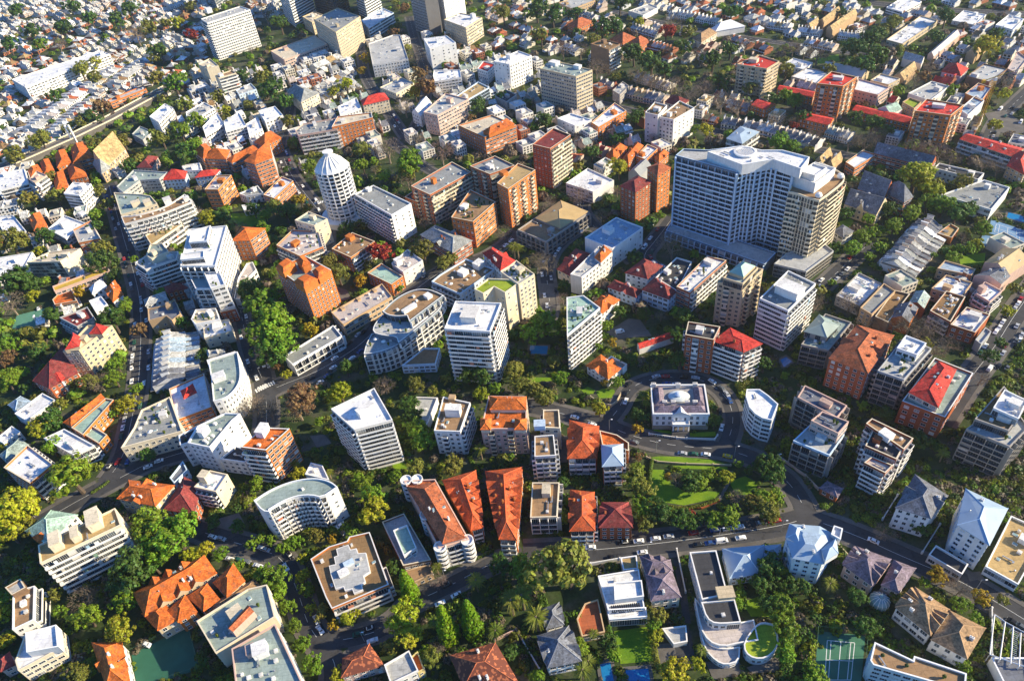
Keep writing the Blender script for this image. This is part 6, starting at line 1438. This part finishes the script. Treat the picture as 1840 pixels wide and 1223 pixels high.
for i, (x, y, q, ww, d, h, wi, col, fmt, od, nick) in enumerate(HOUSES):
    mt = Matrix.Translation((x, y, 0))@Matrix.Rotation(q, 4, 'Z')@Matrix.Diagonal((ww, d, h/1.0, 1))
    if i < NH:
        lab = ('%s house, %s from near end, %s' % (colname(col), od, nick)) if fmt else HL[i]
        add('terrace_house', UH[wi], None, col, mt, label=lab, category='terrace house', group='houses of the '+nick)
    else:
        me = UH[wi]; k0 = len(far.v); far.v += [tuple(mt@v.co) for v in me.vertices]
        for p in me.polygons: far.f.append(tuple(k0+j for j in p.vertices)); far.mi.append(p.material_index if p.material_index else 4+wi)
if far.f:
    o = add('distant_houses', far.mesh('distant_houses', [WALL, FARROOF, GLASS, PAINT]+HW), None, (.8, .78, .74)); o['kind'] = 'stuff'
# ------------------------------------------------------------------ trees
def leaf_quad(b, c, nrm, sz, r, m=0):
    a = nrm.cross(Vector((r.gauss(0, 1), r.gauss(0, 1), r.gauss(0, 1)))); a = a.normalized()*sz; e = nrm.cross(a).normalized()*sz*r.uniform(.5, .9)
    b.face([c-a, c-a*.2-e, c+a, c+a*.2+e], m)
def crown_mesh(seed, shape, nclump, per, leaf, squash=.8):
    r = random.Random(seed); b = MB(); C = []
    lobes = [(Vector((r.uniform(-.45, .45), r.uniform(-.45, .45), r.uniform(-.25, .3))), r.uniform(.45, .68)) for _ in range(5)]+[(Vector((0, 0, .05)), .7)]
    for i in range(nclump):
        if shape == 'cone':
            h = r.random()**1.3; rr = .40*(1-h)**.75*min(1, .35+h*5)+.02; t = r.uniform(0, 6.283); q = rr*r.uniform(.75, 1.0); C.append((Vector((q*math.cos(t), q*math.sin(t), h*2-1)), .10+.06*(1-h), Vector((math.cos(t), math.sin(t), .35))))
        else:
            l, lr = r.choice(lobes); d = Vector((r.gauss(0, 1), r.gauss(0, 1), r.gauss(.15, 1))).normalized(); p = l+d*lr*r.uniform(.7, 1.0); p.z *= squash
            if p.z < -.55: continue
            C.append((p, r.uniform(.11, .19), d))
    for p, cr_, d in C:
        for _ in range(per):
            e = Vector((r.gauss(0, 1), r.gauss(0, 1), r.gauss(0, 1))).normalized(); q = p+e*cr_*r.random()**.4; n = (e*.9+d*.5+Vector((r.gauss(0, .4), r.gauss(0, .4), r.gauss(0, .4)+.15))).normalized(); leaf_quad(b, q, n, leaf*r.uniform(.7, 1.3), r)
    return b.mesh('crown', [LEAF])
def trunk_mesh(seed, spread=.5, base=-1.3):
    r = random.Random(seed); b = MB(); top = Vector((r.uniform(-.05, .05), r.uniform(-.05, .05), -.45)); b.tube((0, 0, base), top, .10, .065, 7)
    for i in range(6):
        t = i*1.05+r.uniform(-.3, .3); e = Vector((spread*math.cos(t), spread*math.sin(t), r.uniform(-.05, .35))); b.tube(top, top.lerp(e, .55)+Vector((0, 0, .06)), .05, .03, 5); b.tube(top.lerp(e, .55)+Vector((0, 0, .06)), e, .03, .012, 4)
    return b.mesh('trunk', [BARK])
def bare_mesh(seed):
    r = random.Random(seed); b = MB(); tw = MB()
    def grow(p, d, L, rad_, lv):
        q = p+d*L; b_ = b if lv < 3 else tw; b_.tube(p, q, rad_, rad_*.65, 5 if lv < 2 else 3)
        if lv >= 5: return
        for _ in range((4, 3, 3, 3, 3)[lv]):
            nd = (d+Vector((r.gauss(0, .55), r.gauss(0, .55), r.gauss(.08, .4)))).normalized(); grow(q if r.random() < .6 else p.lerp(q, .7), nd, L*r.uniform(.58, .82), rad_*.6, lv+1)
    grow(Vector((0, 0, -1.25)), Vector((0, 0, 1)), .6, .075, 0)
    for i in range(500):
        d = Vector((r.gauss(0, 1), r.gauss(0, 1), r.gauss(.2, .8))).normalized(); p = d*r.uniform(.5, .95); p.z = p.z*.75; e = (d+Vector((r.gauss(0, .6), r.gauss(0, .6), r.gauss(.3, .5)))).normalized(); tw.tube(p, p+e*.16, .008, .003, 3)
    return b.mesh('trunk', [BARK]), tw.mesh('crown', [TWIG])
def palm_mesh(seed):
    r = random.Random(seed); t = MB(); t.tube((0, 0, -2.0), (.05, 0, -.1), .10, .075, 7); t.tube((.05, 0, -.1), (.05, 0, .06), .14, .06, 7); b = MB()
    for i in range(26):
        a = i*2.4; up = r.uniform(-.2, 1.0); d = Vector((math.cos(a), math.sin(a), 0)); s = Vector((-d.y, d.x, 0)); L = r.uniform(.8, 1.05); pr = None
        for j in range(8):
            q = j/7; p = Vector((.05, 0, 0))+d*L*q*math.cos(up*.6)+Vector((0, 0, L*(up*.75*q-.75*q*q*(.6+.4*abs(up)))))
            if pr is not None:
                w0 = .17*(1-abs(q-.45)*1.3)
                for sg in (-1, 1):
                    for k in range(3):
                        c = pr.lerp(p, k/3); e = c+s*sg*w0+d*.08-Vector((0, 0, .07)); b.face([c, c+d*.035, e+d*.02, e])
            pr = p
    return t.mesh('trunk', [BARK]), b.mesh('crown', [LEAF])
CR = [crown_mesh(i, 'round', 95, 34, .062, q) for i, q in enumerate((.85, .75, .9, .7, .8, 1.0))]
CRF = [crown_mesh(30+i, 'round', 60, 14, .11, .8) for i in range(3)]
TK = [trunk_mesh(i) for i in range(3)]
BA = [bare_mesh(i) for i in range(4)]; PA = [palm_mesh(i) for i in range(3)]
CONE = [crown_mesh(50+i, 'cone', 260, 26, .05) for i in range(2)]; CONET = trunk_mesh(9, .05, -1.1)
KIND = dict(d=((.065, .128, .018), 'dark green leafy tree'), m=((.155, .25, .016), 'mid green leafy tree'), y=((.30, .31, .016), 'yellow green leafy tree'), o=((.185, .19, .028), 'olive green leafy tree'),
            r=((.26, .03, .015), 'red autumn tree'), g=((.36, .25, .015), 'golden yellow tree'), a=((.22, .13, .05), 'russet brown tree'), b=((.20, .155, .11), 'bare grey brown tree'), p=((.16, .19, .02), 'palm'), c=((.14, .24, .006), 'bright green cypress'))
KC = dict(p='palm', c='cypress', b='bare tree')
labs = {}
cnt = 0
for i, (x, y, R, k) in enumerate(TREES):
    rj = random.Random(i); col, nm = KIND[k]; n1, n2 = near_names(x, y)
    cat = KC.get(k, 'tree'); sz = '' if k in 'pcrg' else ('large ' if (R > 6) else 'small ' if R < 3.2 else '')
    lab = '%s%s between the %s and the %s' % (sz, nm, n1, n2); ws = lab.split()
    if len(ws) > 16: lab = '%s%s beside the %s' % (sz, nm, n1)
    labs.setdefault(lab, []).append(i)
LABEL = {}
for lab, L in labs.items():
    if len(L) == 1: LABEL[L[0]] = lab; continue
    L.sort(key=lambda i: proj((TREES[i][0], TREES[i][1], 4))[0])
    sh = lab if len(lab.split()) < 13 else lab.split(' between ')[0].split(' beside ')[0]+' by '+near_names(*TREES[L[0]][:2])[0]
    for j, i in enumerate(L): LABEL[i] = (('left' if j == 0 else 'right') if len(L) == 2 else ORD[j]+' from left')+(' ' if len(L) == 2 else ', ')+sh
leafy = sorted((i for i, q in enumerate(TREES) if q[3] not in 'pcb'), key=lambda i: -TREES[i][2]/math.hypot(TREES[i][0], TREES[i][1], HC)); SMALL = set(leafy[290:]); MERGE = {}
for i, (x, y, R, k) in enumerate(TREES):
    rj = random.Random(i); col, nm = KIND[k]
    if i in SMALL:
        me = CRF[i % 3]; m = Matrix.Translation((x, y, R*1.1))@Matrix.Rotation(rj.uniform(0, 6), 4, 'Z')@Matrix.Diagonal((R, R, R*.95, 1)); b = MERGE.setdefault(k, MB()); k0 = len(b.v); b.v += [tuple(m@v.co) for v in me.vertices]; b.f += [tuple(k0+q for q in p.vertices) for p in me.polygons]; b.mi += [0]*len(me.polygons); continue
    n = {'p': 'palm_tree', 'c': 'cypress_tree', 'b': 'bare_tree'}.get(k, 'leafy_tree')
    t = root(n, (x, y, 0), LABEL[i], KC.get(k, 'tree'), {'p': 'palms in the gardens', 'c': 'cypresses in the lower garden', 'b': 'bare winter trees'}.get(k, 'leafy trees among the buildings'), rj.uniform(0, 6.28))
    v = rj.uniform(.8, 1.2); col = tuple(c*v*rj.uniform(.92, 1.08) for c in col); bk = (.10, .075, .055)
    if k == 'c':
        rr, H = R; m = Matrix.Translation((0, 0, H/2))@Matrix.Diagonal((rr*2.4, rr*2.4, H/2, 1)); add('crown', rj.choice(CONE), t, col, m); add('trunk', CONET, t, bk, m); R = rr
    elif k == 'p':
        m = Matrix.Translation((0, 0, R*1.9))@Matrix.Diagonal((R, R, R*.95, 1)); q = rj.choice(PA); add('trunk', q[0], t, (.2, .15, .1), m); add('crown', q[1], t, col, m)
    elif k == 'b':
        m = Matrix.Translation((0, 0, R*1.15))@Matrix.Diagonal((R*1.05, R*1.05, R*.95, 1)); q = rj.choice(BA); add('trunk', q[0], t, (.24, .19, .14), m); add('crown', q[1], t, col, m)
    else:
        hh = R*rj.uniform(.85, 1.05); m = Matrix.Translation((0, 0, R*1.15))@Matrix.Diagonal((R, R*rj.uniform(.9, 1.1), hh, 1)); add('trunk', rj.choice(TK), t, bk, m); add('crown', rj.choice(CR if math.hypot(x, y) < 620 else CRF+CR[:2]), t, col, m)
for k, b in MERGE.items(): o = add('distant_trees', b.mesh('distant_trees', [LEAF]), None, KIND[k][0]); o['kind'] = 'stuff'
# ------------------------------------------------------------------ garden shrubs, undergrowth and the trees of the far suburb
def bushes(name, n, rmin, rmax, ymax, cols, far_=False, dens=None, per=26):
    rj = random.Random(len(name)); V = []; F = []; k0 = 0; base = []
    for s in range(6):
        r = random.Random(100+s); b = MB()
        for _ in range(per*(3 if far_ else 4)):
            d = Vector((r.gauss(0, 1), r.gauss(0, 1), abs(r.gauss(.2, .8)))).normalized(); q = d*r.uniform(.6, 1.0); q.z = q.z*.9+(.5 if far_ else .0); leaf_quad(b, q, (d+Vector((r.gauss(0, .4), r.gauss(0, .4), .2))).normalized(), (.30 if far_ else .20)*r.uniform(.7, 1.3), r)
        base.append(np.array(b.v))
    done = 0; tries = 0; groups = [[] for _ in cols]
    while done < n and tries < n*40:
        tries += 1; X = rj.uniform(-20, 1860); Y = rj.uniform(-30, 1260); p = ray(X, Y)
        if p.y > ymax or (far_ and p.y < 300): continue
        rr = rj.uniform(rmin, rmax)
        if occ(p.x, p.y, int(rr*.8)) != 0: continue
        if dens and rj.random() > dens(p): continue
        q = base[rj.randrange(6)]; a = rj.uniform(0, 6.28); c, s = math.cos(a), math.sin(a); T = np.empty_like(q); T[:, 0] = (q[:, 0]*c-q[:, 1]*s)*rr+p.x; T[:, 1] = (q[:, 0]*s+q[:, 1]*c)*rr+p.y; T[:, 2] = q[:, 2]*rr*rj.uniform(.7, 1.3)+.1
        groups[rj.randrange(len(cols))].append(T); done += 1
        if far_: occupy(ring((p.x, p.y), rr*.7, 6), 1)
    for g, col in zip(groups, cols):
        if not g: continue
        A = np.concatenate(g); nq = len(A)//4; me = bpy.data.meshes.new(name); me.vertices.add(len(A)); me.vertices.foreach_set('co', A.ravel()); me.loops.add(nq*4); me.loops.foreach_set('vertex_index', np.arange(nq*4, dtype=np.int32)); me.polygons.add(nq); me.polygons.foreach_set('loop_start', np.arange(0, nq*4, 4, dtype=np.int32)); me.update(calc_edges=True); me.materials.append(LEAF)
        o = add(name, me, None, col); o['kind'] = 'stuff'
    print(name, done)
bushes('distant_foliage', 1500, 2.6, 5.5, 1500, [KIND['d'][0], KIND['m'][0], KIND['o'][0], (.17, .13, .09)], True)
bushes('undergrowth', 8500, .8, 3.1, 800, [(.045, .085, .014), (.09, .16, .014), (.13, .145, .022), (.17, .22, .014), (.16, .13, .09)])
# ------------------------------------------------------------------ cars
def car_meshes(kind):
    L, W_, H = {'car': (4.3, 1.8, 1.45), 'van': (5.0, 2.0, 2.2)}[kind]; b = MB()
    if kind == 'car': prof = [(-L/2, .35), (-L/2, .85), (-L/2+.5, .92), (-1.35, .98), (-.75, H), (.75, H), (1.35, 1.0), (L/2-.3, .85), (L/2, .7), (L/2, .35)]
    else: prof = [(-L/2, .35), (-L/2, H-.1), (-L/2+.2, H), (1.1, H), (1.8, 1.25), (L/2-.1, 1.05), (L/2, .8), (L/2, .35)]
    def ins(z): return W_/2 if z < 1.02 else W_/2-.22*(z-1)/(H-1)*1.2
    n = len(prof); k = len(b.v); b.v += [(x, -ins(z), z) for x, z in prof]+[(x, ins(z), z) for x, z in prof]
    for i in range(n): j = (i+1) % n; b.f.append((k+i, k+n+i, k+n+j, k+j)); b.mi.append(0)
    b.f.append(tuple(k+i for i in range(n))[::-1][::-1]); b.mi.append(0); b.f.append(tuple(k+n+i for i in range(n))[::-1]); b.mi.append(0)
    body = b.mesh('body', [CARP]); g = MB()
    def pane(a, c, t=.12, o=.012):
        (x0, z0), (x1, z1) = a, c; d = Vector((x1-x0, 0, z1-z0)); nn = Vector((-d.z, 0, d.x)).normalized()*o; f0, f1 = .12, .88
        p = [(x0+d.x*f0, z0+d.z*f0), (x0+d.x*f1, z0+d.z*f1)]; g.face([(p[0][0]+nn.x, -ins(p[0][1])+t, p[0][1]+nn.z), (p[0][0]+nn.x, ins(p[0][1])-t, p[0][1]+nn.z), (p[1][0]+nn.x, ins(p[1][1])-t, p[1][1]+nn.z), (p[1][0]+nn.x, -ins(p[1][1])+t, p[1][1]+nn.z)])
    if kind == 'car': pane(prof[3], prof[4]); pane(prof[5], prof[6]); xs = ((-1.15, -.75, .02), (.08, .75, 1.15))
    else: pane(prof[3], prof[4]); xs = ((.2, .25, .9), (.95, 1.05, 1.45))
    for s in (-1, 1):
        for x0, xm, x1 in xs:
            za, zb = 1.03, H-.1; ya, yb = s*(ins(za)+.012), s*(ins(zb)+.012)
            if kind == 'car': q = [(x0, ya, za), (x1, ya, za), (min(x1, .7), yb, zb), (max(x0, -.72), yb, zb)]
            else: q = [(x0, ya, za+.3), (x1, ya, za+.3), (min(x1, 1.05), yb, zb), (x0, yb, zb)]
            g.face(q if s < 0 else q[::-1])
    glass = g.mesh('windscreen', [GLASS]); wl = MB(); k = 0
    w0 = MB(); m8 = 12
    for i in range(m8): pass
    cyl = [(.33*math.cos(2*math.pi*i/12), .33*math.sin(2*math.pi*i/12)) for i in range(12)]; kk = len(w0.v); w0.v += [(x, -.11, z) for x, z in cyl]+[(x, .11, z) for x, z in cyl]
    for i in range(12): j = (i+1) % 12; w0.f.append((kk+i, kk+j, kk+12+j, kk+12+i)); w0.mi.append(0)
    w0.f.append(tuple(kk+i for i in range(12))[::-1]); w0.mi.append(1); w0.f.append(tuple(kk+12+i for i in range(12))); w0.mi.append(1)
    wheel = w0.mesh('wheel', [DARK, STEEL]); lt = MB(); lt.box(-.02, .02, -.18, .18, 0, .16, 0, True); lamp = lt.mesh('headlight', [PAINT])
    return body, glass, wheel, lamp, L, W_
CM = {k: car_meshes(k) for k in ('car', 'van')}
CCOL = dict(w=((.78, .78, .77), 'white'), s=((.42, .43, .45), 'silver'), k=((.02, .02, .022), 'black'), b=((.03, .08, .25), 'blue'), r=((.35, .02, .02), 'red'), y=((.62, .38, .01), 'yellow'), g=((.12, .13, .14), 'dark grey'), n=((.02, .09, .06), 'dark green'))
CARS = []
for line in CARTXT.strip().splitlines():
    reg, *its = line.split()
    for t in its:
        X, Y, k = t.split(',')[:3]; p = at(reg, float(X), float(Y), .6); ang = None
        if len(t.split(',')) > 3: ang = rad(float(t.split(',')[3]))
        best = (1e9, 0)
        for wd, P in ROADS:
            for a, b in zip(P, P[1:]):
                m = ((a[0]+b[0])/2, (a[1]+b[1])/2); d = (m[0]-p.x)**2+(m[1]-p.y)**2
                if d < best[0]: best = (d, math.atan2(b[1]-a[1], b[0]-a[0]))
        CARS.append((p.x, p.y, best[1] if ang is None else ang, k))
rj = random.Random(5)
for wd, P in ROADS:                                     # cars parked along the kerbs of streets where the photograph shows them
    if wd < 7.1: continue
    for sg in (1, -1):
        for q, q2 in zip(*(lambda R: (R, R[1:]))(resample(offs(P, sg*(wd/2-1.15)), 6.2))):
            if rj.random() < .5 and math.hypot(*q) > 330 and all((q[0]-a)**2+(q[1]-b)**2 > 36 for a, b, *_ in CARS) and near_road(*q, skip=[i for i, z in enumerate(ROADS) if z[1] is P][0]) is None:
                if occ(*q) < 3: CARS.append((q[0], q[1], math.atan2(q2[1]-q[1], q2[0]-q[0]), rj.choice('wwwsskgbrn')))
CARS.sort(key=lambda q: q[0]**2+q[1]**2); clab = {}
for i, (x, y, a, k) in enumerate(CARS):
    kind = 'van' if k.isupper() else 'car'; n1, n2 = near_names(x, y); clab.setdefault('%s %s parked near the %s' % (CCOL[k.lower()][1], kind, n1), []).append(i)
CL = {}
for lab, L in clab.items():
    L.sort(key=lambda i: proj((CARS[i][0], CARS[i][1], 0))[0])
    for j, i in enumerate(L): CL[i] = lab if len(L) == 1 else (('left' if j == 0 else 'right')+' '+lab if len(L) == 2 else (ORD[j] if j < 16 else 'last')+' from left, '+lab)
for i, (x, y, a, k) in enumerate(CARS[:290]):
    kind = 'van' if k.isupper() else 'car'; body, glass, wheel, lamp, L, W_ = CM[kind]; col = CCOL[k.lower()][0]
    t = root('parked_'+kind, (x, y, .06), CL[i], kind, '%ss parked along the streets' % kind, a+(math.pi if i % 3 == 0 else 0))
    add('body', body, t, col); add('windscreen', glass, t)
    if math.hypot(x, y) < 420:
        for sx in (-1, 1):
            for sy in (-1, 1): add('wheel', wheel, t, (.02, .02, .02), Matrix.Translation((sx*L*.31, sy*(W_/2-.08), .33)))
        for sy in (-1, 1): add('headlight', lamp, t, (.8, .8, .75), Matrix.Translation((L/2+.005, sy*.62, .58)))
print('cars', len(CARS))
# ------------------------------------------------------------------ street lamps, garden walls, crane, railway, solar and garden things
def lamp_post(reg, x, y, n):
    p = at(reg, x, y); t = root('street_lamp', p, 'grey street lamp on the kerb '+n, 'street lamp', 'street lamps')
    b = MB(); b.tube((0, 0, 0), (0, 0, 7.5), .12, .07, 6); b.tube((0, 0, 7.4), (.9, -.5, 8.1), .06, .05, 5); me = b.mesh('pole', [STEEL]); add('pole', me, t, (.55, .56, .58))
    b = MB(); b.box(.7, 1.5, -.75, -.35, 8.02, 8.2, 0, True); add('lamp_head', b.mesh('lamp_head', [PAINT]), t, (.75, .75, .75))
for a in (('K', 990, 805, 'before the domed mansion'), ('K', 1525, 845, 'at the bend by the park'), ('K', 668, 660, 'left of the domed mansion'), ('O', 930, 340, 'above the violet roofed house'), ('O', 1420, 245, 'above the white curved mansion'), ('P', 1500, 600, 'by the flowering trees'), ('P', 165, 195, 'beside the blue white castle house'), ('N', 745, 950, 'above the small mottled tile house'), ('L', 125, 900, 'by the pink trimmed flats'), ('M', 240, 100, 'above the pale green hipped house'), ('J', 40, 300, 'beside the zebra crossing'), ('N', 1300, 530, 'by the terracotta round bay flats')): lamp_post(*a)
def garden_wall(reg, s, h, col, label, m=None):
    P = pts(reg, s); b = MB()
    for p, q in zip(P, P[1:]):
        d = (Vector(q)-Vector(p)); L = d.length; ax = d/L; b.obox(((p[0]+q[0])/2, (p[1]+q[1])/2), ax, (-ax.y, ax.x), L/2+.15, .18, 0, h); 
    for i, p in enumerate(P): b.obox(p, (1, 0), (0, 1), .3, .3, 0, h+.25)
    o = add('garden_wall', b.mesh('garden_wall', [m or WALL]), None, col); o['label'] = label; o['category'] = 'wall'
for l in WALLTXT.strip().splitlines():
    reg, s, h, c, lab = l.split('|'); garden_wall(reg, s, float(h), WC[c], lab, BRICK if c in BRK else WALL)
def crane():
    p = at('D', 1510, 905); t = root('tower_crane', p, 'yellow lattice crane beside the right red tower', 'crane'); H = 38
    b = MB()
    for sx in (-.8, .8):
        for sy in (-.8, .8): b.tube((sx, sy, 0), (sx, sy, H), .14, .14, 4)
    for i in range(19):
        z = i*2; b.tube((-.8, -.8, z), (.8, -.8, z+2), .08, .08, 3); b.tube((.8, -.8, z), (.8, .8, z+2), .08, .08, 3); b.tube((.8, .8, z), (-.8, .8, z+2), .08, .08, 3); b.tube((-.8, .8, z), (-.8, -.8, z+2), .08, .08, 3)
    add('mast', b.mesh('mast', [PAINT]), t, (.62, .36, .03)); b = MB(); b.tube((-6, 2, H), (14, -5, H+9), .35, .15, 4); b.box(-7.5, -5.5, 1, 3, H-1.5, H+.5, 0, True); add('jib', b.mesh('jib', [PAINT]), t, (.62, .36, .03))
    b = MB(); b.box(-.9, .9, -.9, .9, H, H+2.2); add('cab', b.mesh('cab', [PAINT]), t, (.7, .7, .68))
crane()
def railway():
    P = [Vector(ray(x, y)) for x, y in ((305, 165), (255, 192), (200, 222), (139, 252), (60, 287), (-40, 330))]; b = MB(); g = MB(); r = MB(); s = MB()
    pts2 = [(p.x, p.y) for p in P]; l, q = offs(pts2, 7), offs(pts2, -7)
    for i in range(len(P)-1):
        a = [(*l[i],), (*l[i+1],), (*q[i+1],), (*q[i],)]
        if area(a) < 0: a = a[::-1]
        b.prism(a, 0, 5.0); occupy(a, 3, 1)
    o = add('railway_viaduct', b.mesh('railway_viaduct', [PAVE])); o['kind'] = 'structure'
    b = MB()
    for off in (6.8, -6.8):
        e0, e1 = offs(pts2, off+.25), offs(pts2, off-.25)
        for i in range(len(P)-1):
            a = [e0[i], e0[i+1], e1[i+1], e1[i]]; a = a if area(a) > 0 else a[::-1]; b.prism(a, 5.003, 6.1)
    o = add('railway_parapet', b.mesh('railway_parapet', [WALL]), None, WC['c']); o['label'] = 'cream concrete parapet along the railway viaduct'; o['category'] = 'parapet'
    for off in (3.2, -3.2):
        for dd in (.72, -.72):
            e0, e1 = offs(pts2, off+dd+.06), offs(pts2, off+dd-.06)
            for i in range(len(P)-1):
                a = [e0[i], e0[i+1], e1[i+1], e1[i]]; a = a if area(a) > 0 else a[::-1]; r.prism(a, 5.0, 5.22)
    o = add('rail_track', r.mesh('rail_track', [STEEL]), None, (.3, .27, .25)); o['kind'] = 'structure'
    p = at('A', 520, 985); t = root('vent_pylon', p, 'tall white twin slab pylon beside the railway line', 'pylon'); k = MB(); hh = solve_h('A', (520, 860), 985); k.box(-2.2, -1.2, -1, 1, 0, hh); k.box(1.2, 2.2, -1, 1, 0, hh); k.box(-1.2, 1.2, -.6, .6, hh-2, hh-1, 0, True); add('slab', k.mesh('slab', [PAINT]), t, WC['w'])
railway()
def hedge(reg, s, wd, h, col, label):
    P = resample(pts(reg, s), 1.1); rj = random.Random(len(label)); b = MB()
    for p in P:
        for _ in range(70):
            d = Vector((rj.gauss(0, 1), rj.gauss(0, 1), rj.gauss(.2, 1))).normalized(); q = Vector((p[0]+d.x*wd*.55, p[1]+d.y*wd*.55, max(.1, h*.5+d.z*h*.5))); leaf_quad(b, q, (d+Vector((rj.gauss(0, .4), rj.gauss(0, .4), .2))).normalized(), .30*rj.uniform(.7, 1.3), rj)
    o = add('hedge', b.mesh('hedge', [LEAF]), None, col); o['label'] = label; o['category'] = 'hedge'
for a in (('K', '945,1165 1050,1190 1180,1200 1300,1185 1420,1140', 1.6, 1.6, (.16, .19, .02), 'trimmed hedge along the near edge of the sunny park'), ('O', '950,880 965,960 985,1080 1005,1150', 2.2, 3.4, (.15, .16, .02), 'tall mixed hedge right of the small lawn with pool'), ('O', '665,870 690,960 715,1090', 1.8, 2.6, (.07, .15, .015), 'green hedge left of the small lawn with pool'), ('P', '150,600 190,760 215,900 210,1080 190,1200', 3.4, 5, (.10, .19, .015), 'tall bright hedge right of the white curved mansion'), ('K', '960,870 950,960 945,1060', 1.5, 1.6, (.11, .17, .02), 'hedge on the left side of the sunny park'), ('K', '1100,985 1180,960 1300,965 1400,1000', 2.2, 2.4, (.06, .12, .015), 'dark hedge in the middle of the sunny park'), ('O', '1565,560 1590,650 1600,720', 1.6, 2.2, (.10, .18, .015), 'short green hedge behind the black roofed mansion'), ('K', '960,690 1120,712', 1.0, 1.0, (.06, .12, .015), 'low hedge left of the mansion steps'), ('K', '1210,715 1390,718', 1.0, 1.0, (.06, .12, .015), 'low hedge right of the mansion steps'), ('N', '1330,400 1500,395 1640,330', 1.2, 1.5, (.10, .15, .02), 'hedge below the terracotta round bay flats'), ('I', '640,1090 760,1010', 1.5, 1.2, (.10, .15, .02), 'low hedge beside the road fork')): hedge(*a)
# ------------------------------------------------------------------ thin winter haze over the city
hz = MB(); hz.box(-2500, 2500, -700, 3700, -1, 275, 0, True); hm = bpy.data.materials.new('haze'); hm.use_nodes = True; ht = hm.node_tree; ht.nodes.remove(ht.nodes['Principled BSDF']); pvn = ht.nodes.new('ShaderNodeVolumePrincipled'); pvn.inputs['Color'].default_value = (.86, .93, 1, 1); pvn.inputs['Density'].default_value = .00005; pvn.inputs['Anisotropy'].default_value = .3
ht.links.new(pvn.outputs[0], ht.nodes['Material Output'].inputs['Volume']); o = add('haze', hz.mesh('haze', [hm])); o['kind'] = 'stuff'
bpy.context.view_layer.update()
print('objects', len(bpy.data.objects))
